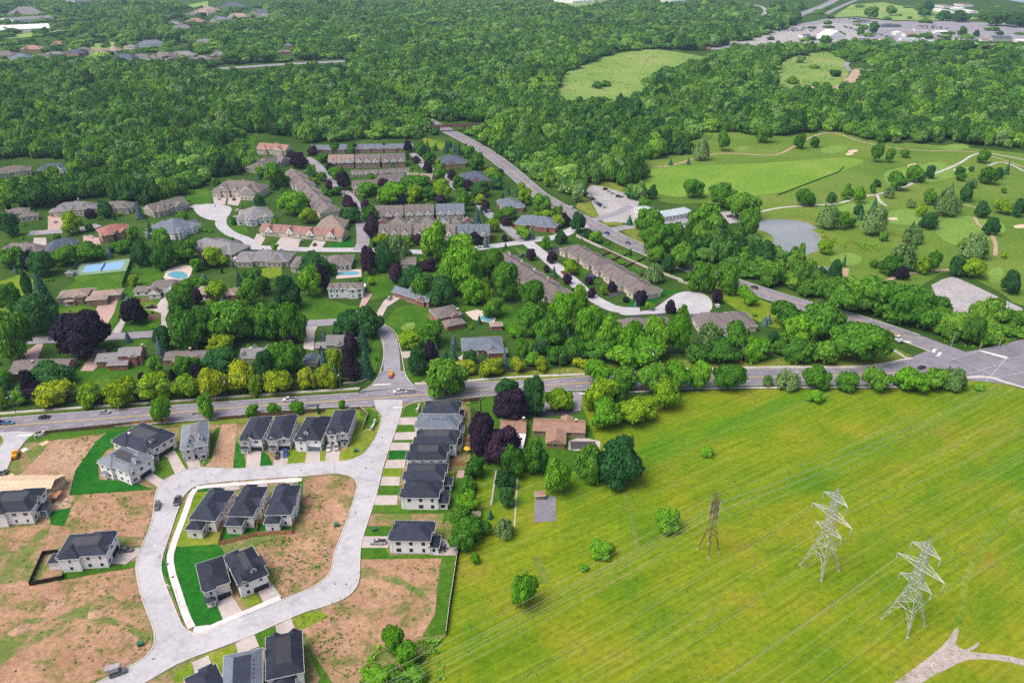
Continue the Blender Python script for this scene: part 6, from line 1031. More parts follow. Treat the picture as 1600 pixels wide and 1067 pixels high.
TREES = [('y',-206.1,298.6,7.5,9.8),('l',-189.6,296.8,5.2,10.1),('y',-175.2,298.2,6.3,11.7),('l',-162.7,302.8,6.7,11.6),('g',-169.7,321.0,4.6,10.5),('l',-148.2,304.2,5.8,10.7),('y',-135.5,303.9,6.4,14.4),('y',-125.1,308.5,6.8,14.3),('g',-157.1,323.0,4.6,9.7),('d',-140.1,330.8,7.8,10.2),('y',-146.7,347.3,6.5,8.5),('b',-174.6,338.6,3.0,14.0),('d',-177.1,350.7,4.2,12.4),('p',-212.8,345.7,10.6,22.4),('g',-245.6,339.6,7.2,25.8),('p',-216.5,300.0,3.7,14.9),('d',-214.4,312.6,7.7,11.1),('b',-224.6,318.0,2.4,8.4),('l',-227.5,294.1,2.6,10.1),('d',-230.8,303.6,3.2,10.0),('g',-238.6,315.4,3.3,7.8),('p',-169.9,308.4,1.8,9.8),('p',-148.2,316.0,2.1,9.2),('p',-158.8,314.2,1.5,7.9),('h',-151.7,282.1,4.3,11.8),('h',-133.4,286.3,3.9,11.0),('h',-114.3,287.9,2.8,5.1),('h',-104.8,289.1,2.5,5.0),('h',-94.8,289.9,3.1,5.3),('c',-85.4,289.0,0.8,4.5),('h',-76.1,293.5,1.7,4.0),('g',-30.0,305.4,9.0,16.6),('y',-33.6,322.1,5.2,9.3),('y',-22.8,324.9,4.6,7.6),('y',-10.1,324.1,5.2,8.4),('d',-44.9,323.6,4.6,14.6),('b',-37.5,338.8,2.2,8.8),('s',-28.7,332.5,3.7,11.3),('b',-29.5,348.9,2.6,10.5),('d',-20.2,336.0,3.2,6.7),('s',-13.9,337.5,1.9,6.5),('b',-3.4,329.4,2.2,11.7),('s',-32.6,336.9,2.2,7.2),('p',-39.7,333.4,2.8,12.4),('p',-40.5,350.3,2.9,5.3),('g',-40.7,354.7,5.9,13.4),('l',-52.5,353.3,5.6,8.2),('s',-75.6,347.8,4.5,13.8),('s',-69.8,321.8,4.9,15.9),('p',-80.5,342.2,3.5,12.4),('p',-76.3,317.7,3.3,16.3),('b',-90.7,326.3,2.8,13.7),('y',-95.7,311.4,4.2,9.7),('y',-85.8,311.4,4.5,11.1),('l',-85.8,327.3,3.7,11.9),('d',-86.2,367.7,8.5,12.4),('d',-76.5,367.2,6.7,15.2),('g',-109.6,325.0,8.0,15.2),('d',-115.9,315.1,4.8,16.5),('y',-107.9,309.4,7.1,10.6),('l',-117.7,305.4,3.5,9.9),('p',-115.0,355.5,3.3,5.2),('b',-98.1,360.4,1.7,6.9),('c',-95.9,343.5,1.3,5.2),('c',-67.3,337.5,0.6,3.0),('g',-164.6,354.5,10.5,18.7),('g',-144.0,361.9,11.3,19.5),('g',-125.1,363.3,9.3,18.9),('g',-113.0,358.3,5.9,20.9),('g',-183.1,391.6,7.1,16.8),('b',-162.1,361.2,2.2,7.6),('b',-151.7,362.0,2.0,6.8),('g',-159.4,369.6,6.8,14.4),('g',-322.3,466.4,7.4,10.5),('c',-284.1,417.4,3.0,16.5),('s',-266.5,401.8,6.5,23.4),('d',-291.1,449.4,7.2,15.2),('d',-253.6,372.1,10.9,19.5),('g',-279.5,392.7,5.7,17.4),('p',-306.6,458.5,4.0,11.5),('p',-205.5,379.6,6.6,14.0),('b',-220.2,405.3,3.3,6.1),('g',-288.6,466.9,6.6,11.9),('g',-276.7,474.4,8.8,11.5),('l',-313.2,526.7,6.8,14.5),('p',-281.0,512.7,3.8,5.3),('g',-263.9,512.3,4.9,9.3),('d',-305.5,562.3,4.3,12.5),('p',-317.4,561.5,3.9,7.0),('d',-237.1,466.4,6.6,14.9),('g',-221.6,461.4,7.7,14.4),('g',-214.7,474.7,9.2,12.1),('l',-190.4,464.7,6.6,11.9),('p',-193.8,461.8,3.3,8.9),('s',-254.1,517.9,3.1,13.9),('g',-239.2,499.6,6.5,12.8),('b',-280.1,560.5,3.4,13.7),('d',-354.4,520.6,5.4,16.7),('b',-265.3,479.7,2.1,8.4),('g',-261.1,489.0,5.6,8.6),('b',-188.8,439.0,2.7,5.8),('s',-162.4,425.5,3.0,13.7),('l',-170.6,413.9,6.3,10.5),('p',-180.0,405.6,2.7,9.0),('b',-163.4,398.4,4.0,7.5),('g',-193.4,424.3,5.0,6.5),('g',-149.5,404.9,6.2,16.8),('p',-207.3,415.9,2.2,4.8),('g',-157.0,438.1,4.3,9.1),('g',-146.7,419.4,4.5,12.3),('b',-151.0,424.0,2.3,12.5),('d',-126.4,400.5,6.5,18.3),('h',-118.5,416.4,6.3,18.9),('p',-113.1,426.6,4.2,15.3),('d',-122.2,447.9,7.9,13.9),('p',-90.5,451.5,4.4,17.8),('d',-81.5,457.6,6.9,16.5),('w',-73.2,469.6,8.2,20.4),('h',-49.1,472.4,8.3,25.3),('h',-34.5,480.4,10.5,15.0),('h',-29.2,422.1,10.1,28.7),('d',-59.1,427.0,8.0,14.1),('p',-70.0,436.6,3.9,12.0),('p',-53.5,457.3,4.5,6.4),('d',-40.0,404.2,6.9,17.4),('g',-11.6,435.2,6.9,23.9),('g',-3.7,411.8,7.4,22.8),('h',-21.9,405.7,5.5,16.1),('y',-90.0,504.0,4.2,7.8),('p',-97.9,519.4,4.9,14.7),('g',-104.9,547.7,5.6,13.1),('d',-119.0,552.5,5.9,10.9),('p',-126.7,583.1,4.5,10.6),('p',-113.6,581.7,4.0,8.4),('l',-150.4,550.9,6.1,11.9),('h',-166.3,570.4,8.8,17.4),('g',-200.2,642.2,8.1,20.8),('s',-179.9,680.6,3.1,14.8),('p',-162.2,579.7,3.5,9.6),('p',-208.5,729.4,6.0,10.1),('p',-195.3,708.0,6.5,12.4),('g',-144.7,622.2,4.2,7.1),('p',-152.5,634.6,3.5,8.6),('p',-141.3,636.7,4.6,15.1),('g',-153.8,668.2,6.2,11.1),('p',-164.3,693.7,3.8,8.0),('g',-179.0,729.5,5.4,8.8),('p',-194.6,755.3,4.4,8.6),('g',-176.4,766.9,5.1,9.3),('g',-158.2,767.9,4.4,10.1),('p',-127.8,775.4,4.5,6.6),('h',-165.6,772.5,2.5,5.4),('g',-117.9,620.3,7.9,10.3),('p',-106.0,631.9,4.8,10.2),('h',-94.3,601.9,11.2,14.7),('l',-79.5,605.1,6.2,11.9),('g',-79.5,629.1,10.6,13.9),('l',-56.4,607.0,6.9,17.0),('p',-87.5,598.4,4.1,7.4),('p',-57.2,600.4,4.1,6.3),('g',-38.5,579.3,4.9,15.0),('y',-24.8,595.9,4.3,7.9),('d',-26.1,617.3,6.3,12.1),('p',-20.7,576.4,3.0,9.6),('b',-25.9,548.6,3.1,12.4),('s',-20.6,544.7,1.9,7.2),('l',-13.8,530.8,4.4,9.8),('p',-25.6,506.5,4.2,7.8),('b',-17.8,498.8,2.6,10.6),('p',-64.6,504.3,3.1,7.6),('g',-67.4,611.9,6.7,8.9),('p',-122.0,583.3,2.0,5.4),('d',-96.5,545.1,0.0,0.0),('p',-103.1,767.6,4.4,11.5),('s',-82.1,755.0,3.7,16.1),('g',-89.5,753.1,5.0,13.3),('g',-77.5,724.4,5.1,10.1),('p',-90.2,724.7,3.0,6.4),('p',-75.7,692.4,3.5,8.6),('g',-63.7,693.8,4.1,7.9),('g',-64.2,660.8,5.3,11.8),('p',-52.6,667.9,3.4,9.0),('g',-44.8,633.6,5.9,12.4),('p',-36.8,632.6,3.7,9.7),('g',-32.1,701.9,7.3,15.5),('g',-41.2,743.5,5.5,11.7),('s',-51.1,745.2,3.7,14.6),('s',-64.9,765.7,3.5,13.6),('b',-57.4,765.9,2.5,12.3),('l',-19.0,669.2,5.6,10.6),('d',-13.5,640.7,4.9,8.4),('g',-17.7,660.4,6.1,9.7),('s',-3.7,623.4,2.6,8.6),('s',3.7,617.8,2.6,9.7),('l',10.2,598.4,6.6,11.6),('g',22.0,573.6,7.3,14.4),('p',38.4,544.7,3.3,9.1),('d',46.7,531.0,4.8,14.4),('l',26.7,556.3,4.8,8.4),('l',33.5,540.6,3.7,9.0),('h',36.0,560.8,2.4,9.5),('p',-4.2,543.0,3.7,7.4),('g',-9.9,550.0,3.8,8.6),('g',-2.4,560.3,5.8,8.8),('h',8.5,514.9,4.9,9.4),('b',13.8,515.3,2.7,11.9),('d',33.6,507.7,4.0,7.9),('p',12.9,474.8,3.1,7.6),('p',25.7,470.3,3.3,7.5),('h',22.9,495.4,3.0,8.5),('l',36.3,449.8,4.4,9.8),('p',33.5,435.4,2.7,6.3),('p',21.7,453.7,1.6,4.9),('p',46.3,414.3,2.2,6.1),('l',53.9,419.0,2.1,5.3),('p',59.3,423.6,2.3,6.2),('p',-4.9,510.9,2.2,4.7),('p',37.0,418.6,1.9,4.0),('p',74.4,405.5,3.7,8.2),('p',65.8,408.5,1.5,3.1),('p',118.4,408.1,3.1,7.6),('p',88.7,392.9,3.0,7.8),('h',78.1,397.7,2.3,5.0),('h',93.7,382.7,2.6,9.5),('w',86.7,439.3,6.3,12.3),('g',94.1,471.4,6.2,11.1),('d',98.5,454.2,4.0,11.4),('g',107.8,461.6,8.1,14.2),('g',112.7,423.4,7.2,17.1),('g',127.6,421.1,6.0,17.4),('h',135.9,404.0,4.4,8.8),('c',78.3,481.9,1.1,5.8),('h',58.3,507.9,4.4,7.8),('s',50.1,515.1,1.8,6.4),('g',96.2,518.3,8.5,20.1),('g',98.1,489.8,9.8,19.8),('g',108.8,490.1,6.4,19.6),('s',86.4,545.6,2.8,7.6),('c',90.5,537.2,1.2,6.4),('g',102.5,580.7,4.2,10.1),('d',113.9,611.7,3.6,10.0),('g',135.4,516.4,12.5,23.3),('g',164.5,587.6,8.5,19.1),('g',173.4,558.1,10.5,21.1),('g',148.1,615.2,7.3,15.4),('g',165.8,519.3,6.7,19.5),('w',229.1,539.0,8.3,18.7),('g',239.0,535.7,3.5,13.2),('w',257.4,524.6,8.1,22.5),('d',303.0,538.7,5.8,11.2),('w',277.0,507.9,6.6,12.4),('g',231.3,592.1,6.3,13.3),('d',254.6,600.8,3.8,8.1),('g',269.6,608.8,3.6,11.7),('h',275.5,598.3,4.1,13.8),('g',322.5,636.0,6.4,15.4),('g',349.1,659.7,7.2,14.6),('d',368.0,671.9,4.5,11.4),('s',260.9,557.9,2.4,8.4),('g',298.4,625.2,2.6,8.6),('w',328.9,568.2,8.7,21.8),('d',363.2,603.3,4.6,15.0),('g',408.8,654.7,6.6,14.0),('d',354.2,563.2,4.6,11.9),('l',375.8,572.2,5.9,11.3),('d',382.6,565.2,4.3,13.7),('d',340.0,524.5,5.0,12.2),('w',303.9,479.4,9.2,17.5),('w',246.3,456.9,8.9,18.8),('l',256.5,451.7,4.4,10.8),('g',263.7,454.0,4.0,13.3),('d',275.8,449.1,5.0,12.0),('l',285.9,447.8,7.1,12.2),('d',295.3,421.5,4.2,12.9),('g',235.7,449.4,6.0,12.7),('p',240.0,441.9,3.5,8.5),('d',194.4,432.4,4.8,16.2),('s',212.9,463.7,1.6,8.3),('d',181.9,438.9,3.5,8.4),('d',190.4,442.8,2.8,7.8),('w',306.4,613.6,4.2,10.0),('g',330.4,594.2,4.5,13.1),('d',427.3,670.9,3.4,9.7),('s',442.9,685.1,2.3,12.5),('g',442.6,726.7,6.0,11.4),('g',397.6,679.5,3.4,8.5),('g',289.1,782.1,5.8,13.7),('g',306.8,787.9,4.5,11.0),('g',209.9,772.7,5.7,20.5),('w',179.9,737.2,9.1,22.0),('s',165.1,719.8,2.4,6.4),('s',147.9,717.5,2.4,6.4),('s',132.0,761.7,2.2,6.8),('g',343.9,730.0,4.8,18.3),('g',355.9,728.4,4.2,13.0),('g',379.1,746.4,3.7,7.9),('g',261.5,809.5,6.6,17.0),('g',149.0,377.2,7.9,13.2),('g',165.0,366.7,9.1,15.7),('h',147.9,355.5,6.9,15.5),('g',172.2,340.3,12.3,20.0),('g',142.7,338.6,7.9,10.4),('g',154.4,335.9,6.6,10.5),('b',139.9,379.7,2.1,6.2),('d',135.8,358.7,2.7,5.6),('g',204.6,396.0,12.5,19.1),('g',218.1,380.4,12.1,19.3),('g',188.9,397.8,9.0,14.4),('w',128.4,311.3,5.6,9.8),('g',141.7,311.3,5.3,10.5),('g',155.8,310.4,5.0,8.1),('g',169.4,310.1,5.3,10.5),('h',185.0,310.8,6.8,9.0),('g',198.2,313.5,6.6,8.6),('w',205.5,311.4,5.6,11.1),('u',137.9,300.8,3.5,4.6),('u',217.4,309.9,2.4,3.1),('g',100.4,310.7,6.2,13.2),('h',87.8,311.4,5.0,13.1),('h',76.8,309.9,5.9,14.2),('g',64.3,309.1,6.5,13.7),('l',68.0,293.5,5.9,13.4),('g',51.9,310.5,5.0,10.7),('h',41.0,314.8,6.0,12.7),('l',39.0,292.8,6.5,16.2),('h',39.8,278.4,6.0,12.7),('l',54.0,283.8,7.2,10.9),('g',48.3,298.8,5.2,11.0),('u',79.4,258.4,2.6,3.4),('w',119.8,313.5,2.4,5.9),('d',41.0,241.2,8.6,16.5),('g',29.3,241.0,4.9,15.6),('h',17.5,234.6,5.3,15.0),('g',9.0,246.8,4.7,13.1),('g',0.7,244.7,4.5,12.5),('p',-11.0,256.3,5.9,20.5),('p',-4.6,254.6,6.4,14.3),('p',-0.8,286.3,7.0,13.1),('d',10.1,289.5,5.0,18.3),('d',-2.3,304.2,5.3,8.5),('l',21.5,292.7,5.4,9.7),('g',-14.6,243.9,3.5,8.9),('g',-16.2,234.5,3.4,6.7),('d',-2.9,237.2,3.4,8.0),('d',-2.4,226.8,2.8,7.6),('h',-16.4,224.5,3.7,7.1),('g',-13.9,210.8,5.1,7.3),('g',-17.0,203.5,3.7,8.7),('g',-18.2,216.3,3.4,7.2),('s',-7.8,219.4,1.3,3.9),('w',-2.7,210.3,3.4,7.1),('u',-12.2,196.8,1.3,3.9),('h',3.0,178.7,3.7,11.3),('u',54.1,213.3,4.5,8.3),('u',29.5,200.8,3.9,5.1),('u',23.7,193.5,1.4,1.8),('h',-34.4,160.0,2.8,9.8),('h',-30.1,156.0,3.1,7.5),('h',-37.6,149.3,3.6,4.7),('g',-33.9,151.1,2.7,3.6),('h',-26.9,149.6,3.0,4.0),('g',-30.3,145.8,3.5,4.6),('g',819.3,1883.4,10.2,24.6),('g',995.9,1831.6,9.2,21.0),('d',1014.5,1809.2,7.0,14.8),('g',775.1,1844.6,7.1,21.2),('g',978.6,2281.0,15.7,29.5),('g',1070.1,2366.2,12.6,26.8),('g',1142.9,2316.6,15.9,20.9),('d',1141.1,2210.4,18.6,24.4),('d',1166.8,2178.9,20.0,26.3),('g',1224.4,2532.8,13.5,20.4),('d',1266.6,2553.5,13.6,24.7),('g',628.2,1653.6,9.0,19.0),('g',1206.8,2072.6,23.8,31.3),('d',1235.5,2040.0,23.5,30.8),('g',1268.9,2242.9,17.1,22.5),('g',626.7,1580.3,12.3,16.2),('g',824.8,1559.9,15.8,20.7),('g',10.1,365.3,6.7,18.5),('g',19.5,351.3,7.5,17.6),('h',27.1,371.2,6.8,20.4),('h',36.8,386.7,6.0,21.2),('g',10.8,398.8,6.5,18.2),('h',39.3,355.6,6.6,20.6),('b',29.0,359.7,2.0,7.6),('h',48.9,352.2,5.9,16.6),('h',59.2,344.3,7.0,17.4),('h',68.1,338.8,7.9,12.3),('h',73.6,344.9,5.8,20.4),('h',83.5,347.0,6.4,21.8),('g',31.7,339.4,6.3,11.7),('d',30.1,338.9,4.8,10.1),('d',16.1,344.3,4.8,10.2),('g',42.9,339.7,7.0,9.2),('w',100.6,350.1,7.1,15.1),('g',111.9,344.0,6.4,17.7),('g',104.3,337.3,7.9,10.4),('g',92.0,338.7,6.3,8.9),('h',120.9,340.2,6.4,10.8),('h',54.9,334.0,7.8,10.3),('h',64.0,331.9,6.9,9.0),('y',33.5,331.8,3.1,4.8),('y',14.9,327.5,2.8,6.8),('y',3.1,326.8,2.8,7.6),('g',22.1,335.9,4.7,8.3),('g',4.8,340.4,3.8,10.6),('s',10.3,342.8,1.9,8.2),('b',11.1,337.5,1.6,8.7),('s',6.4,339.5,2.2,8.0),('h',1.7,363.9,3.7,4.9),('l',-14.6,405.5,3.7,12.2),('g',-10.6,389.1,5.3,11.3),('p',71.0,358.3,2.7,9.0),('g',113.8,388.6,0.0,0.0),('b',137.1,378.2,2.4,6.0),('d',114.8,340.9,4.8,10.1),('h',-37.6,419.9,7.5,15.9),('d',-48.9,419.4,4.5,12.3),('g',-51.6,410.1,5.5,16.2)]
TREES = [t for t in TREES if t[3] > .4]

# gardens of the older streets: more trees and shrubs between the houses
def inside1(x, y, poly):
    r = False; j = len(poly)-1
    for i in range(len(poly)):
        xi, yi = poly[i]; xj, yj = poly[j]
        if (yi > y) != (yj > y) and x < (xj-xi)*(y-yi)/(yj-yi)+xi: r = not r
        j = i
    return r
def near_line(x, y, P, d):
    p = Vector((x, y))
    for a, b_ in zip(P[:-1], P[1:]):
        ab = b_-a; t_ = max(0, min(1, (p-a).dot(ab)/max(ab.length_squared, 1e-9)))
        if (p-(a+ab*t_)).length < d: return True
    return False
OPEN = [[(-123.8,414.8),(-114.6,424.1),(-105.9,410.2),(-87.6,401.3),(-90.3,386.1),(-112.5,382.9),(-120.2,392.8)], [(-36.8,405.7),(-22.9,424.1),(0.0,401.3),(10.2,368.8),(-3.4,372.6),(-14.4,392.8),(-27.2,397.0)], [(-216.0,332.3),(-202.5,328.5),(-194.1,330.4),(-182.5,340.2),(-171.4,321.0),(-170.7,312.0),(-202.2,306.2),(-208.8,315.0)], [(-70.0,380.5),(-65.7,401.3),(-51.6,405.7),(-42.3,384.5),(-36.9,361.3),(-49.6,354.0),(-55.7,350.5),(-61.4,368.8)], [(-272.2,630.6),(-261.6,645.8),(-246.6,621.4),(-239.8,598.6),(-247.6,591.9),(-258.5,603.7)], [(-259.3,401.3),(-267.1,438.8),(-243.0,455.5),(-226.7,410.2),(-222.3,384.5),(-248.4,380.5)]]
HOOD = [[(-411.3,586.9),(-352.0,598.6),(-288.0,591.9),(-266.7,616.0),(-232.6,695.5),(-203.1,767.9),(-103.4,783.9),(-66.1,803.5),(0.0,659.7),(47.1,545.2),(98.3,462.0),(141.2,410.2),(183.3,374.9),(163.1,348.4),(83.3,340.2),(31.4,332.3),(-42.9,321.0),(-49.3,324.1),(-72.4,315.0),(-235.4,295.1)]]
GOLF = [(248.8,555.5),(254.9,540.9),(231.3,533.8),(277.5,533.8),(301.4,545.2),(338.6,586.9),(359.8,603.7),(394.4,649.7),(427.6,669.9),(421.6,630.6),(370.8,555.5),(297.4,482.5),(282.0,468.6),(281.0,612.5),(316.0,645.8),(346.9,659.7),(431.7,709.0),(322.1,578.8),(307.2,595.2),(316.4,470.9),(222.9,476.6),(228.1,468.6),(256.4,500.7),(267.6,482.5),(224.9,555.5),(186.6,555.5),(277.5,578.8),(330.9,630.6),(342.1,555.5),(349.9,507.0)]
P0 = np.array(HOOD[0]); x0, y0 = P0.min(0); x1, y1 = P0.max(0)
TAKEN = [(t[1], t[2], t[3]) for t in TREES]; tries = 0; added = 0
while added < 300 and tries < 9000:
    tries += 1
    x, y = random.uniform(x0, x1), random.uniform(y0, y1)
    if not inside1(x, y, HOOD[0]): continue
    kind = random.choices('gdlphsbcuw', (18, 6, 6, 4, 12, 6, 4, 4, 40, 1))[0]
    r = {'u': random.uniform(.9, 1.9), 'c': random.uniform(.7, 1.2), 'p': random.uniform(1.5, 2.8), 's': random.uniform(1.4, 2.4), 'b': random.uniform(1.2, 2.2)}.get(kind, random.uniform(1.6, 3.8))
    if any((x-a[0])**2+(y-a[1])**2 < (.8*(r+a[2]))**2 for a in TAKEN): continue
    bad = False
    for (cc, ux, nn, hw, hd) in HOUSES:
        v = Vector((x, y))-cc
        if abs(v.dot(ux)) < hw+r*.7 and abs(v.dot(nn)) < hd+r*.7: bad = True; break
    if bad or any(inside1(x, y, q) for q in AVOID) or any(inside1(x, y, q) for q in OPEN): continue
    if any(near_line(x, y, P, wd_/2+r*.5+.5) for P, wd_ in AVOID_L): continue
    h = r*{'u': 1.3, 'c': 5, 's': 3.4, 'b': 3.2}.get(kind, random.uniform(1.9, 2.6))
    TREES.append((kind, round(x, 1), round(y, 1), r, h)); TAKEN.append((x, y, r)); added += 1
for k_ in range(46):                                  # more trees about the golf course
    q = GOLF[k_ % len(GOLF)]; x, y = q[0]+random.uniform(-16, 16), q[1]+random.uniform(-16, 16)
    r = random.uniform(1.6, 4.2); kind = random.choices('gdwlsu', (34, 22, 14, 8, 8, 14))[0]
    if any((x-a[0])**2+(y-a[1])**2 < (.9*(r+a[2]))**2 for a in TAKEN) or any(inside1(x, y, q2) for q2 in AVOID): continue
    TREES.append((kind, round(x, 1), round(y, 1), r, r*{'u': 1.2, 's': 3.2}.get(kind, 2.1))); TAKEN.append((x, y, r))
LAND = [("the tennis court", [(-262.2,462.0)][0]), ("the huge ranch house driveway", [(-237.0,340.2)][0]), ("the brick two-storey house", [(-195.3,340.2)][0]), ("the portico house", [(-180.0,414.8)][0]), ("the pool with white deck", [(-15.9,386.1)][0]), ("the stone house", [(-91.8,350.5)][0]),
        ("the side street corner", [(-45.9,321.0)][0]), ("the white-trimmed two-storey house", [(-99.2,419.4)][0]), ("the long verge wires, left part", [(-198.0,300.6)][0]), ("the brick ranch", [(-156.5,330.4)][0]), ("the yellow road-side row, middle", [(-109.4,318.0)][0]), ("the crescent's back fences", [(-104.8,289.8)][0]),
        ("the bungalow", [(18.7,267.6)][0]), ("the purple-tree garage", [(-5.6,287.2)][0]), ("the right-hand house row", [(-16.6,226.4)][0]), ("the open meadow", [(34.3,196.5)][0]), ("the rail bridge townhouses", [(-85.7,737.4)][0]), ("the leafy green between townhouses", [(-85.4,630.6)][0]),
        ("the garage line", [(-66.2,548.1)][0]), ("the sloping townhouse street", [(-153.4,649.7)][0]), ("the red-roofed row", [(-149.3,520.1)][0]), ("the willow by the pale street", [(-74.1,470.9)][0]), ("the striped lawn", [(-10.8,392.8)][0]), ("the solar-panel row", [(7.9,438.8)][0]), ("the black driveways", [(36.7,459.8)][0]),
        ("the club car park", [(86.1,555.5)][0]), ("the clubhouse", [(124.9,533.8)][0]), ("the lower cul-de-sac", [(94.9,401.3)][0]), ("the arterial road bend", [(170.6,368.8)][0]), ("the pond", [(203.7,507.0)][0]), ("the grey gravel lot", [(267.1,438.8)][0]), ("the far golf greens", [(373.6,630.6)][0]), ("the far industrial yard", [(956.0,2002.0)][0]), ("the far upper right field", [(1252.8,2526.4)][0]), ("the golf fairway", [(244.9,737.4)][0]), ("the meadow-side road, right part", [(176.2,318.0)][0]), ("the meadow-side road, left part", [(72.4,315.0)][0]),
        ("the cul-de-sac lawn", [(-242.8,578.8)][0]), ("the lime-tree court", [(-315.7,526.9)][0]), ("the left-edge lawn", [(-289.9,410.2)][0]), ("the bottom-edge bushes", [(-31.3,155.2)][0]), ("the dark slate semis", [(0.0,578.8)][0]), ("the pool behind hedges", [(102.4,354.0)][0]), ("the tree belt above the road", [(33.0,354.0)][0])]
ORD = "first second third fourth fifth sixth seventh eighth ninth tenth eleventh twelfth thirteenth fourteenth fifteenth sixteenth seventeenth eighteenth nineteenth twentieth".split()
groups = {}
for t in TREES:
    k = min(range(len(LAND)), key=lambda i: (LAND[i][1][0]-t[1])**2+(LAND[i][1][1]-t[2])**2)
    groups.setdefault((t[0], k), []).append(t)
TREE_OBJ = []
def plant(kind, x, y, r, h, label, group):
    cr, mat, nm, _, _ = KIND[kind]
    rt = thing(nm, label, "shrub" if kind == 'u' else "tree", (x, y, 0), random.uniform(0, 6.28), group)
    rt.scale = (r*random.uniform(.88, 1.14), r*random.uniform(.88, 1.14), h)
    c = link("crown", random.choice(cr), rt)
    c.material_slots[0].link = 'OBJECT'; c.material_slots[0].material = MATS[mat]
    link("trunk", TRUNKC if kind in 'sbc' else random.choice(TRUNK), rt)
    TREE_OBJ.append(rt); return rt
for (kind, k), ts in groups.items():
    ts.sort(key=lambda t: t[1]/t[2]); n = len(ts); wd_, pl = KIND[kind][3], KIND[kind][4]
    for i, t in enumerate(ts):
        lab = f"{wd_} nearest to {LAND[k][0]}" if n == 1 else (f"{'left' if i == 0 else 'right'} of two {pl} nearest {LAND[k][0]}" if n == 2 else f"{wd_}, {ORD[min(i, 19)]} from left among {n} nearest {LAND[k][0]}")
        plant(kind, t[1], t[2], t[3], t[4], lab, pl + " of the neighbourhood")

# woodland
def inside(P, poly):
    poly = np.array(poly); x, y = P[:, 0], P[:, 1]; r = np.zeros(len(P), bool); j = len(poly)-1
    for i in range(len(poly)):
        xi, yi = poly[i]; xj, yj = poly[j]
        c = ((yi > y) != (yj > y)) & (x < (xj-xi)*(y-yi)/(yj-yi+1e-12)+xi); r ^= c; j = i
    return r
WOODS = [[(-497.1,608.9),(-1959.1,2680.6),(2040.7,2680.6),(612.2,737.4),(510.8,773.2),(453.7,812.1),(383.3,803.5),(359.9,864.4),(331.6,864.4),(280.7,836.0),(225.8,864.4),(206.0,871.0),(164.0,762.6),(124.8,732.5),(98.7,630.6),(80.5,659.7),(57.5,649.7),(53.6,598.6),(27.4,649.7),(0.0,725.3),(-26.4,803.5),(-52.9,864.4),(-71.8,881.0),(-76.8,854.8),(-101.7,826.9),(-213.5,812.1),(-223.0,783.9),(-289.3,864.4),(-272.2,775.8),(-235.5,695.5),(-261.6,678.2),(-266.0,661.7),(-272.5,645.8),(-270.7,619.6),(-290.0,608.9),(-293.4,598.6),(-305.1,602.0),(-336.6,608.9),(-357.3,608.9),(-370.3,585.2),(-390.3,585.2)],
         [(114.7,504.5),(137.3,507.0),(157.7,517.5),(167.4,488.4),(185.3,470.9),(184.9,449.1),(194.5,433.8),(200.6,419.4),(223.0,410.2),(237.9,410.2),(233.1,388.6),(244.9,380.5),(265.9,380.5),(296.4,384.5),(286.6,368.8),(253.1,357.6),(228.4,348.4),(214.9,361.3),(202.9,380.5),(182.6,401.3),(153.6,427.0),(129.6,455.5),(108.7,473.2)],
         [(99.2,634.4),(104.1,612.5),(115.6,619.6),(107.1,598.6),(98.4,608.9)]]
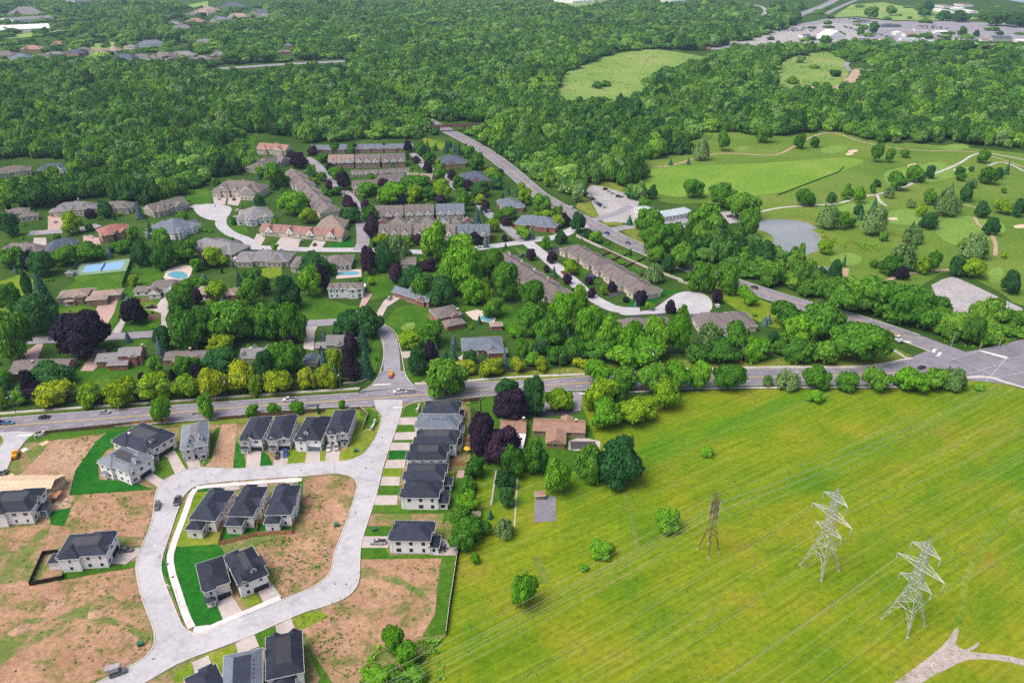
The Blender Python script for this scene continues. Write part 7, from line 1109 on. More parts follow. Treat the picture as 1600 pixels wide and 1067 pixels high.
HOLES = [[(-999.1,1522.6),(-1165.7,1792.3),(-1026.9,1792.3),(-942.3,1817.8),(-853.4,1792.3),(-760.6,1719.7),(-611.4,1674.3),(-514.4,1531.9),(-493.0,1394.9),(-557.2,1334.7),(-704.7,1379.3),(-785.9,1349.2),(-865.6,1306.3)], [(-880.6,2082.7),(-1040.8,2736.1),(-930.0,2916.8),(-700.2,2478.7),(-608.4,2082.7),(-668.0,2017.7),(-722.8,1870.9),(-788.6,1898.6)], [(-1030.8,2627.2),(-1165.2,2982.3),(-1087.0,3050.7),(-940.7,2627.2)], [(-1351.6,1743.2),(-1858.5,2432.7),(-1324.6,2478.7),(-1024.8,2082.7),(-956.4,1817.8),(-1067.4,1719.7)], [(-465.9,1252.9),(-509.5,1379.3),(-291.6,1460.4),(-260.2,1320.4),(-343.6,1279.1),(-398.4,1259.4)],
         [(48.2,1074.6),(79.2,1285.8),(178.4,1522.6),(266.5,1631.1),(355.1,1570.2),(527.3,1792.3),(704.5,2082.7),(936.7,2736.1),(1274.9,3444.0),(1561.1,3444.0),(1942.8,3050.7),(1092.8,1674.3),(953.0,1610.3),(822.3,1652.4),(698.1,1631.1),(551.7,1610.3),(489.0,1610.3),(399.4,1550.8),(351.0,1435.1),(270.6,1320.4),(200.6,1191.6),(176.0,1055.6),(130.1,1010.7),(81.0,1006.3)], [(358.7,1109.5),(466.9,1435.1),(607.1,1590.0),(586.8,1410.7),(637.3,1495.3),(594.0,1334.7),(520.4,1203.5),(451.0,1084.4),(399.0,1084.4)], [(697.7,1460.4),(750.3,1550.8),(953.0,1610.3),(878.9,1477.7)],
         [(-446.8,645.8),(-502.0,737.4),(-466.3,744.8),(-425.0,744.8),(-380.7,661.7),(-403.2,645.8)], [(-417.4,1460.4),(-462.6,1652.4),(-435.8,1674.3),(-376.9,1435.1)], [(-294.7,1610.3),(-313.6,1719.7),(-277.5,1719.7),(-260.8,1610.3)], [(-251.6,749.8),(-271.2,762.6),(-296.9,854.8),(-275.9,854.8),(-232.0,833.0),(-211.5,803.5),(-211.3,749.8)], [(-92.9,795.0),(-99.9,842.2),(-75.8,842.2),(-62.8,803.5)], [(131.1,2526.4),(169.4,3197.1),(396.5,3275.4),(339.8,2793.9),(192.7,2526.4)], [(639.8,2225.5),(819.3,2916.8),(896.8,2916.8),(702.5,2264.2)], [(61.4,630.6),(64.0,661.7),(102.7,640.1),(96.8,616.0)], [(-89.7,858.0),(-94.1,905.1),(-28.2,915.8),(-26.7,861.2)]]
ROADS_X = [(HWY, 12.5), ([(-483.6,1334.7),(-429.2,1364.1),(-372.5,1394.9),(-285.4,1426.9),(-183.0,1460.4)], 14), ([(767.3,2304.2),(896.2,2526.4),(1040.8,2793.9),(1239.2,3197.1)], 20)]
def scatter(poly, d0, jitter=.42):
    P = np.array(poly); x0, y0 = P.min(0); x1, y1 = P.max(0); out = []
    y = y0
    while y < min(y1, 2700):
        s = d0*(1 if y < 900 else 1.18 if y < 1400 else 1.5)
        half = .74*y+90
        xa, xb = max(x0, -half), min(x1, half)
        if xb > xa:
            xs = np.arange(xa, xb, s); out.append(np.stack([xs+rng.uniform(-jitter, jitter, len(xs))*s, np.full(len(xs), y)+rng.uniform(-jitter, jitter, len(xs))*s, np.full(len(xs), s)], 1))
        y += s*.9
    return np.vstack(out)
allp = []
for i, poly in enumerate(WOODS):
    S = scatter(poly, 10.2 if i == 0 else 7.4); S = S[inside(S[:, :2], poly)]
    for k_, hl in enumerate(HOLES):
        drop = inside(S[:, :2], hl)
        if k_ in (0, 1, 3): drop &= rng.random(len(S)) > .12
        if k_ in (5, 6): drop &= rng.random(len(S)) > .02
        S = S[~drop]
    allp.append(S)
S = np.vstack(allp)
for line, wd_ in ROADS_X:
    L = np.array([(p.x, p.y) for p in smooth_line(line, 3)])
    a, b_ = L[:-1], L[1:]; ab = b_-a; l2 = (ab**2).sum(1)
    keep = np.ones(len(S), bool)
    for k in range(len(a)):
        tt = np.clip(((S[:, :2]-a[k])@ab[k])/l2[k], 0, 1); keep &= np.linalg.norm(S[:, :2]-(a[k]+tt[:, None]*ab[k]), axis=1) > wd_
    S = S[keep]
# keep clear of buildings
B = np.array([(o.location.x, o.location.y) for o in C.objects if o.parent is None and o.get("category") in ("house", "townhouses", "building", "clubhouse", "church")])
S = S[rng.random(len(S)) > .04]
k2 = np.ones(len(S), bool)
for bx_ in B: k2 &= np.linalg.norm(S[:, :2]-bx_, axis=1) > 11
S = S[k2]
S = S[np.argsort(S[:, 1])]
cl = np.sin(S[:, 0]*.021+1.3)*np.sin(S[:, 1]*.017)+.5*np.sin(S[:, 0]*.053+S[:, 1]*.041)
rad = S[:, 2]*(.45+.72*rng.random(len(S))**1.6); hgt = rng.uniform(8, 21, len(S))*(1+.2*cl)
low_ = inside(S[:, :2], WOODS[1]) & (rng.random(len(S)) < .6)
for hl in HOLES:
    for sh in (0, 12, 26, 42): low_ |= inside(S[:, :2]+np.array([0, sh]), hl)
hgt[low_] *= .55
NEAR = 90
for i in range(NEAR):
    plant('g', S[i, 0], S[i, 1], rad[i], hgt[i]*.8, "broadleaf tree on the near edge of the dense woods", "trees on the near edge of the woods")
for o in TREE_OBJ[-NEAR:]: o.name = "woodland_tree"; o.children[0].material_slots[0].material = MATS["leaf_wood"]
FARC = [crown_round("crown", 1500, (.15, .14, .16, .15, .13, .15)[i], (16, 24, 13, 20, 28, 11)[i], .04, 1.0, .08, ("leaf_wood", "leaf_wood_dark", "leaf_wood", "leaf_wood_light", "leaf_wood_dark", "leaf_willow")[i]) for i in range(6)]
srcs = []
for i in range(6):   # six more edge trees lend their crown meshes to the far woods
    j = NEAR+i
    rt = thing("woodland_tree", "broadleaf tree on the near edge of the dense woods", "tree", (S[j, 0], S[j, 1], 0), i, "trees on the near edge of the woods"); rt.scale = (rad[j], rad[j], hgt[j])
    srcs.append(link("crown", FARC[i], rt)); link("trunk", TRUNK[0], rt)
Q = slice(NEAR+6, None); n = len(S[Q])
me = bpy.data.meshes.new("woodland"); me.vertices.add(n)
co = np.stack([S[Q][:, 0], S[Q][:, 1], np.zeros(n)], 1).astype(np.float32); me.vertices.foreach_set("co", co.reshape(-1))
at = me.attributes.new("size", 'FLOAT_VECTOR', 'POINT'); at.data.foreach_set("vector", np.stack([rad[Q], rad[Q], hgt[Q]], 1).astype(np.float32).reshape(-1))
at = me.attributes.new("turn", 'FLOAT', 'POINT'); at.data.foreach_set("value", rng.uniform(0, 6.28, n).astype(np.float32))
at = me.attributes.new("pick", 'INT', 'POINT'); at.data.foreach_set("value", rng.choice(6, n, p=(.26, .2, .2, .17, .12, .05)).astype(np.int32))
wood = link("woodland", me); wood["kind"] = "stuff"; wood["label"] = "dense green broadleaf woodland filling the background"; wood["category"] = "woodland"
ng = bpy.data.node_groups.new("woodland", 'GeometryNodeTree')
ng.interface.new_socket("Geometry", in_out='INPUT', socket_type='NodeSocketGeometry'); ng.interface.new_socket("Geometry", in_out='OUTPUT', socket_type='NodeSocketGeometry')
N = ng.nodes; gi = N.new("NodeGroupInput"); go = N.new("NodeGroupOutput")
iop = N.new("GeometryNodeInstanceOnPoints"); g2i = N.new("GeometryNodeGeometryToInstance")
for s_ in reversed(srcs):
    oi = N.new("GeometryNodeObjectInfo"); oi.transform_space = 'ORIGINAL'; oi.inputs["Object"].default_value = s_; oi.inputs["As Instance"].default_value = False
    ng.links.new(oi.outputs["Geometry"], g2i.inputs[0])
def attr(nm, tp):
    a = N.new("GeometryNodeInputNamedAttribute"); a.data_type = tp; a.inputs["Name"].default_value = nm; return a.outputs["Attribute"]
iop.inputs["Pick Instance"].default_value = True
ng.links.new(gi.outputs[0], iop.inputs["Points"]); ng.links.new(g2i.outputs[0], iop.inputs["Instance"])
ng.links.new(attr("pick", 'INT'), iop.inputs["Instance Index"])
cx_ = N.new("ShaderNodeCombineXYZ"); ng.links.new(attr("turn", 'FLOAT'), cx_.inputs[2]); 
e2r = N.new("FunctionNodeEulerToRotation"); ng.links.new(cx_.outputs[0], e2r.inputs[0]); ng.links.new(e2r.outputs[0], iop.inputs["Rotation"])
ng.links.new(attr("size", 'FLOAT_VECTOR'), iop.inputs["Scale"]); ng.links.new(iop.outputs[0], go.inputs[0])
md = wood.modifiers.new("scatter", 'NODES'); md.node_group = ng
print("WOOD", n)

# ================================================================ VEHICLES
CARM = {}
def car_meshes(kind):
    if kind in CARM: return CARM[kind]
    L, Wd, H = {'sedan': (4.7, 1.85, 1.45), 'suv': (4.7, 1.95, 1.72), 'pickup': (5.7, 2.05, 1.85), 'van': (5.2, 2.0, 2.0)}[kind]
    hw = Wd/2; belt = {'sedan': .92, 'suv': 1.05, 'pickup': 1.12, 'van': 1.1}[kind]
    def ring(x, z0, z1, w_): 
        return [(x, -w_, z0), (x, -w_, z0+(z1-z0)*.75), (x, -w_*.90, z1), (x, w_*.90, z1), (x, w_, z0+(z1-z0)*.75), (x, w_, z0)]
    st = [(-L/2, .42, belt*.86, hw*.78), (-L/2+.18, .30, belt*.97, hw*.95), (-L*.22, .26, belt, hw), (L*.15, .26, belt, hw), (L*.30, .28, belt*.95, hw*.98), (L/2-.15, .32, belt*.82, hw*.90), (L/2, .40, belt*.70, hw*.72)]
    body = MB(); n = 6
    for s_ in st: body.v += ring(*s_)
    for i in range(len(st)-1):
        for k in range(n):
            j = (k+1) % n; body.f.append((i*n+k, i*n+j, (i+1)*n+j, (i+1)*n+k)); body.m.append(0)
    body.f.append(tuple(range(n-1, -1, -1))); body.m.append(0); body.f.append(tuple(range((len(st)-1)*n, len(st)*n))); body.m.append(0)
    cab = {'sedan': (-L*.38, -L*.22, L*.06, L*.24), 'suv': (-L*.47, -L*.40, L*.08, L*.24), 'pickup': (-L*.06, -L*.02, L*.14, L*.25), 'van': (-L*.48, -L*.45, L*.16, L*.34)}[kind]
    gl = MB(); rf = MB()
    b0 = [(cab[0], -hw*.9, belt), (cab[3], -hw*.9, belt), (cab[3], hw*.9, belt), (cab[0], hw*.9, belt)]
    t0 = [(cab[1], -hw*.72, H-.07), (cab[2], -hw*.72, H-.07), (cab[2], hw*.72, H-.07), (cab[1], hw*.72, H-.07)]
    for i in range(4): j = (i+1) % 4; gl.face([b0[i], b0[j], t0[j], t0[i]])
    rf.box(cab[1]-.04, -hw*.74, H-.07, cab[2]+.04, hw*.74, H)
    for i in range(4): rf.bar(b0[i], t0[i], .06)
    if kind == 'pickup':
        rf.box(-L/2+.12, -hw+.08, belt+.002, cab[0]-.1, -hw+.2, belt+.1); rf.box(-L/2+.12, hw-.2, belt+.002, cab[0]-.1, hw-.08, belt+.1)
    bed = None
    if kind == 'pickup':
        bed = MB(); bed.box(-L/2+.2, -hw+.22, belt+.003, cab[0]-.12, hw-.22, belt+.03)
    wh = MB(); r = .34 if kind in ('sedan', 'suv') else .38
    for k in range(12):
        a0, a1 = 2*math.pi*k/12, 2*math.pi*(k+1)/12
        p = lambda a, y, rr=r: (rr*math.cos(a), y, rr*math.sin(a))
        wh.face([p(a0, -.11), p(a1, -.11), p(a1, .11), p(a0, .11)][::-1])
        for y in (-.11, .11): wh.face([(0, y, 0), p(a0, y, r*.6), p(a1, y, r*.6)], 1); wh.face([p(a0, y, r*.6), p(a0, y), p(a1, y), p(a1, y, r*.6)])
    hl = MB(); hl.box(-.03, -.18, -.07, .03, .18, .07)
    CARM[kind] = dict(L=L, hw=hw, belt=belt, r=r, body=body, gl=gl.mesh("window_glass", "glass_dark"), roof=rf, wheel=wh.mesh("wheel", ["tyre", "pale_steel"]), lamp=hl.mesh("headlight", "lamp_white"), tail=hl.mesh("tail_light", "flower_red"), bed=bed.mesh("truck_bed", "rubber_black") if bed else None, bm={}, rm={})
    return CARM[kind]
def car(label, kind, color, A, group=None, parts=True, z=.24):
    M = car_meshes(kind); a, b_ = Vector(A[0]), Vector(A[1]); d = b_-a; pm = "paint_"+color
    if color not in M['bm']: M['bm'][color] = M['body'].mesh("body", pm); M['rm'][color] = M['roof'].mesh("cabin_roof", pm)
    t = thing({'sedan': "car", 'suv': "suv", 'pickup': "pickup_truck", 'van': "van"}[kind], label, {'sedan': "car", 'suv': "car", 'pickup': "pickup", 'van': "van"}[kind], (a.x, a.y, z), math.atan2(d.y, d.x), group)
    link("body", M['bm'][color], t); link("window_glass", M['gl'], t); link("cabin_roof", M['rm'][color], t)
    if M['bed']: link("truck_bed", M['bed'], t)
    if parts:
        for sx in (-1, 1):
            for sy in (-1, 1): link("wheel", M['wheel'], t, (sx*M['L']*.31, sy*(M['hw']-.1), M['r']))
        for sy in (-1, 1):
            link("headlight", M['lamp'], t, (M['L']/2-.03, sy*M['hw']*.55, M['belt']*.6)); link("tail_light", M['tail'], t, (-M['L']/2+.01, sy*M['hw']*.6, M['belt']*.7))
    return t
RD = "vehicles on the main road"; DR = "cars parked at the new houses"
car("black car driving on the main road at the far left", 'sedan', 'black', [(-204.2,285.2),(-199.2,286.2)], RD)
car("silver car on the main road left of the street tree", 'sedan', 'silver', [(-179.9,289.3),(-174.5,289.8)], RD)
car("blue pickup at the left edge on the main road", 'pickup', 'blue', [(-220.6,280.6),(-226.1,279.6)], RD)
car("light blue car beside the blue pickup at the left edge", 'sedan', 'teal', [(-217.3,280.6),(-213.1,281.1)], RD)
car("white pickup on the main road behind the row of four houses", 'pickup', 'white', [(-101.1,299.8),(-107.3,299.0)], RD)
car("white pickup with dark cab at the street junction", 'pickup', 'white', [(-52.0,306.8),(-59.0,305.7)], RD)
car("small white trailer-towing car right behind the junction pickup", 'suv', 'silver', [(-47.3,307.1),(-53.1,306.2)], RD)
car("dark car on the main road near the traffic-light junction", 'sedan', 'black', [(200.0,329.7),(208.2,333.6)], RD)
car("black car on the left of a driveway, second house of four", 'sedan', 'black', [(-94.9,256.8),(-93.9,251.6)], DR)
car("dark blue car on the right of a driveway, second house of four", 'suv', 'blue', [(-92.0,258.1),(-90.8,252.4)], DR)
car("white car at left on the rightmost house's driveway", 'sedan', 'white', [(-75.2,262.1),(-74.3,256.8)], DR)
car("silver-white car at right on the rightmost house's driveway", 'suv', 'silver', [(-72.1,262.8),(-71.1,256.8)], DR)
car("silver pickup on the driveway of the last right-hand house", 'pickup', 'silver', [(-46.3,206.1),(-51.0,206.1)], DR)
car("grey car on the driveway of the black-fenced house", 'sedan', 'grey', [(-131.8,202.3),(-125.0,203.0)], DR)
car("blue-grey car parked at the outer kerb of the crescent bend", 'suv', 'grey', [(-130.5,225.3),(-129.2,220.6)], DR)
car("black car parked at the inner kerb of the crescent bend", 'pickup', 'grey', [(-124.4,228.6),(-125.4,233.8)], DR)
car("dark grey car parked at the bottom left kerb", 'suv', 'grey', [(-112.0,152.3),(-108.3,154.3)], DR)
car("dark pickup at the left edge beside the unfinished house", 'pickup', 'silver', [(-198.9,244.9),(-199.5,249.9)], DR)
car("dark car beside the bungalow's black driveway", 'suv', 'black', [(10.0,281.6),(10.1,287.2)])
car("pale car parked under the dark green tree by the bungalow", 'suv', 'silver', [(12.5,290.9),(14.8,290.9)])
HW_ = "vehicles on the arterial road"
for lb, kd, cl_, q in (("blue car on the arterial road by the club entrance", 'suv', 'blue', [(67.6,525.5),(60.5,538.0)]), ("dark green-grey car on the arterial road below the club lawn", 'sedan', 'grey', [(80.0,505.8),(72.2,518.8)]), ("white car on the arterial road left of the club lawn", 'suv', 'white', [(46.0,585.2),(40.6,595.2)]), ("red motor car high on the arterial road", 'sedan', 'red', [(-8.7,695.5),(-14.9,713.6)]), ("dark car on the arterial road near the rail bridge", 'sedan', 'black', [(-47.9,797.8),(-53.4,812.1)]), ("dark car on the arterial road beyond the round shrub", 'suv', 'grey', [(145.4,428.0),(139.8,432.9)]), ("white car emerging near the arterial trees", 'suv', 'white', [(99.9,477.8),(93.8,484.8)]), ("white car beyond the rail bridge", 'suv', 'white', [(-92.2,915.8),(-99.6,930.5)])):
    car(lb, kd, cl_, q, HW_)
for lb, kd, cl_, q in (("white car on the driveway of the brick-dormer house", 'suv', 'silver', [(-71.2,412.0),(-68.9,419.4)]), ("black pickup on the circular drive below the brick garage gable", 'pickup', 'black', [(-204.9,399.6),(-197.2,401.3)]), ("dark car before the brick garage gable", 'sedan', 'grey', [(-203.2,421.3),(-199.2,410.2)]), ("white car on the pink drive left of the red roof", 'sedan', 'white', [(-296.7,518.8),(-290.7,514.8)]), ("white car at the end of the lower cul-de-sac", 'suv', 'white', [(117.2,401.3),(116.7,408.4)]), ("blue covered car on the black driveway", 'sedan', 'blue', [(50.4,443.9),(53.9,448.1)]), ("maroon car at the solar-panel row", 'sedan', 'red', [(24.8,439.9),(21.8,442.9)]), ("grey car on a lane left of the purple tree", 'suv', 'grey', [(6.4,481.3),(2.1,480.1)]), ("black car on the pale street by the crossing", 'sedan', 'black', [(-0.9,512.2),(-4.5,520.1)]), ("dark car in the garage of the slate brick house", 'sedan', 'silver', [(-17.9,346.3),(-16.7,340.2)]), ("white car left of the pale roofed row on the forecourt", 'suv', 'white', [(-146.5,508.3),(-144.5,514.8)]), ("dark blue pickup by the big beige house", 'suv', 'black', [(-224.2,607.2),(-225.0,619.6)]), ("white car beside the grey-roofed cul-de-sac house", 'suv', 'white', [(-211.1,577.2),(-207.2,578.8)])):
    car(lb, kd, cl_, q, "cars in the older streets")
for lb, kd, cl_, q in (("white car on the big beige house's forecourt", 'suv', 'white', [(-237.1,608.9),(-242.8,630.6)]), ("silver car on the left forecourt of the red-roofed row", 'sedan', 'silver', [(-161.3,500.7),(-160.1,509.6)]), ("black car on the right forecourt of the red-roofed row", 'suv', 'black', [(-135.3,502.0),(-135.5,510.9)]), ("white car on the upper part of the sloping townhouse street", 'sedan', 'white', [(-154.5,657.7),(-165.4,680.4)]), ("blue car on the lower part of the sloping townhouse street", 'sedan', 'blue', [(-120.8,583.6),(-124.5,598.6)]), ("silver car on the pale street behind the willow", 'suv', 'silver', [(-86.4,492.0),(-77.7,491.4)]), ("white car on the pale street right of the tall trees", 'sedan', 'white', [(-21.8,497.0),(-15.3,499.4)]), ("grey car on the lane beside the navy semi", 'suv', 'grey', [(-61.6,680.4),(-68.2,691.1)]), ("black car on the upper lane right of the back townhouse row", 'suv', 'black', [(-87.6,732.5),(-82.7,713.6)]), ("white car on the pink drive of the turreted house", 'suv', 'white', [(-339.3,551.1),(-345.6,563.1)]), ("dark car on the pink drive of the tan-roofed brick house", 'suv', 'grey', [(-234.1,408.4),(-236.1,417.5)]), ("red car on the pale lane below the taupe row", 'sedan', 'red', [(32.1,451.2),(35.0,445.0)])):
    car(lb, kd, cl_, q, "cars in the older streets")
PK = [(63.4,617.8),(64.5,612.5),(65.6,607.2),(66.6,602.0),(67.7,596.9),(69.4,593.5),(70.5,589.4),(72.2,586.9),(78.5,636.3),(80.6,630.6),(82.9,623.3),(86.8,616.0),(88.7,614.2),(133.3,566.2),(136.5,567.7),(128.6,545.2),(129.1,540.9),(164.6,563.1),(167.1,561.6),(170.8,564.6),(179.3,570.8)]
PC = ['white', 'silver', 'black', 'white', 'silver', 'blue', 'black', 'white', 'black', 'white', 'white', 'black', 'grey', 'black', 'blue', 'black', 'grey', 'black', 'grey', 'black', 'silver']
for i, p in enumerate(PK):
    an = R(28) if i < 13 else R(150)
    car(f"{PC[i]} car, {ORD[i]} from the left in the rows of the golf club car parks" if i < 20 else "silver car, rightmost in the golf club car parks", 'suv' if i % 3 else 'sedan', PC[i], [p, (p[0]+math.cos(an), p[1]+math.sin(an))], "cars in the golf club car parks", parts=i < 13)
# yard vehicles far away
YD = []
for (x0, y0, x1, y1, n) in ((1200, 44, 1290, 50, 26), (1320, 30, 1372, 36, 26), (1320, 42, 1350, 52, 12), (1360, 52, 1400, 62, 14), (1425, 40, 1480, 46, 10), (1450, 58, 1480, 68, 8), (1262, 58, 1290, 64, 10)): YD.append((n,))
YP = [[(621.4,2017.7),(728.5,1927.1)], [(902.0,2264.2),(944.9,2151.8)], [(820.0,2049.7),(806.2,1898.6)], [(820.9,1898.6),(821.7,1767.4)], [(1000.7,2082.7),(1040.8,1986.6)], [(914.2,1817.8),(907.3,1719.7)], [(639.9,1817.8),(655.5,1743.2)], [(455.3,1870.9),(485.7,1792.3)], [(565.0,1927.1),(668.5,1971.4)]]
for i, q in enumerate(YP):
    for k in range((44, 48, 18, 24, 24, 18, 18, 24, 40)[i]):
        x = random.uniform(q[0][0], q[1][0]); y = random.uniform(min(q[0][1], q[1][1]), max(q[0][1], q[1][1])); an = random.choice((.2, 1.7, 3.2))
        t = car("small vehicle parked in the far industrial yard", random.choice(('van', 'suv', 'pickup')), ('red' if i == 7 and k % 2 else random.choice(('white', 'black', 'silver', 'grey', 'blue', 'white'))), [(x, y), (x+math.cos(an), y+math.sin(an))], "vehicles parked in the far yard", parts=False)
        t.scale = (1.3, 1.3, 1.3)
RT = [(300.9,1610.3),(307.2,1610.3),(313.5,1610.3),(319.8,1610.3),(326.0,1610.3),(331.3,1605.2),(337.5,1605.2),(342.8,1600.1),(349.0,1600.1),(354.2,1595.0),(360.4,1595.0),(365.5,1590.0),(371.7,1590.0),(376.8,1585.0),(379.4,1580.0),(377.5,1663.3),(385.3,1663.3),(393.0,1663.3),(400.8,1663.3),(407.3,1657.9)]
for i, p in enumerate(RT):
    mb = MB(); c_ = 0 if i < 15 else 1
    mb.box(-2, -6, 1, 2, 6, 4.2); mb.box(-1.9, 6.1, .5, 1.9, 8, 3); mb.lathe((-1.5, -4, .0), [(.6, 0), (.6, .9)], 8, 1)
    tag(mb.build("trailer", ["chimney_brick" if i < 15 else "canvas_white", "tyre"], None, (p[0], p[1], 0), -.3), "dark red trailer in the parked line behind the hill meadow" if i < 15 else "white trailer in the short line behind the hill meadow", "trailer", "red trailer line" if i < 15 else "white trailer line")
# tanker truck at the junction
A = [(198.7,362.8),(202.2,355.5)]; a, b_ = Vector(A[0]), Vector(A[1]); d = b_-a
t = thing("tanker_truck", "long tanker truck with white cab turning off the arterial road", "truck", (a.x, a.y, .24), math.atan2(d.y, d.x), HW_)
mb = MB()
for k, (x, r_) in enumerate(((-7, .9), (-6.8, 1.2), (3.2, 1.2), (3.4, .9))): pass
tk = MB(); N_ = 14
for x, r_ in ((-7, .8), (-6.7, 1.2), (3.0, 1.2), (3.3, .8)):
    for i in range(N_): tk.v.append((x, r_*math.cos(2*math.pi*i/N_), 2.2+r_*math.sin(2*math.pi*i/N_)))
for q in range(3):
    for i in range(N_): j = (i+1) % N_; tk.f.append((q*N_+i, q*N_+j, (q+1)*N_+j, (q+1)*N_+i)); tk.m.append(0)
tk.f.append(tuple(range(N_-1, -1, -1))); tk.m.append(0); tk.f.append(tuple(range(3*N_, 4*N_))); tk.m.append(0)
tk.build("tank", "tank_pink", t)
mb = MB(); mb.box(-6.8, -1.1, 3.42, 3.0, -.6, 3.55); mb.box(-7, -.9, .75, 5, .9, 1.0); mb.build("chassis", "rubber_black", t)
mb = MB(); mb.box(3.9, -1.2, .7, 6.3, 1.2, 2.2); mb.box(3.9, -1.15, 2.2, 5.6, 1.15, 3.2); mb.box(6.3, -1.1, .7, 7.2, 1.1, 1.9); cb_ = mb.build("cab", "paint_white", t)
mb = MB(); mb.box(5.605, -1.05, 2.25, 5.7, 1.05, 3.05); mb.box(4.3, -1.17, 2.3, 5.4, -1.155, 3.0); mb.box(4.3, 1.155, 2.3, 5.4, 1.17, 3.0); mb.build("windscreen", "glass_dark", cb_)
wm = car_meshes('pickup')['wheel']
for x in (-6, -4.9, -3.8, 3.9, 6.2):
    for y in (-1.05, 1.05): o = link("wheel", wm, t, (x, y, .5)); o.scale = (1.3, 1.6, 1.3)
# yellow wheel loader on the lot
P = [(-200.6,256.8)][0]
t = thing("wheel_loader", "orange-yellow loader parked on the verge beside the bare lot", "loader", (P[0], P[1], 0), 1.9)
mb = MB(); mb.box(-2.2, -.9, .8, .4, .9, 2.0); mb.box(.45, -.7, .8, 2.0, .7, 1.6); mb.build("body", "machine_yellow", t)
mb = MB(); mb.box(-.9, -.75, 2.0, .3, .75, 3.2); c_ = mb.build("cab", "machine_yellow", t); mb = MB(); mb.box(.301, -.65, 2.1, .34, .65, 3.05); mb.box(-.8, -.79, 2.1, .2, -.752, 3.05); mb.box(-.8, .752, 2.1, .2, .79, 3.05); mb.build("cab_glass", "glass_dark", c_)
mb = MB(); mb.bar((1.2, -.6, 1.5), (3.2, -.6, .8), .12); mb.bar((1.2, .6, 1.5), (3.2, .6, .8), .12); mb.build("lift_arm", "machine_yellow", t)
mb = MB(); mb.box(3.1, -1.2, .3, 3.25, 1.2, 1.3); mb.box(3.25, -1.2, .3, 4.0, 1.2, .42); mb.build("bucket", "machine_yellow", t)
for x in (-1.5, 1.3):
    for y in (-1.0, 1.0): o = link("wheel", wm, t, (x, y, .7)); o.scale = (1.85, 2, 1.85)
# road works machine in the side street
P = [(-57.8,322.8)][0]
t = thing("road_roller", "small yellow and red road machine standing in the side street", "road machine", (P[0], P[1], .24), 1.5)
mb = MB(); mb.box(-1.8, -.7, .5, 1.4, .7, 1.5); mb.box(-.4, -.6, 1.5, .6, .6, 2.5); mb.build("body", "machine_yellow", t); mb = MB(); mb.box(-3.4, -.8, .5, -1.9, .8, 1.3); mb.build("hopper", "flower_red", t)
for x in (-1.2, 1.4): 
    for y in (-.6, .6): link("wheel", wm, t, (x, y, .4))

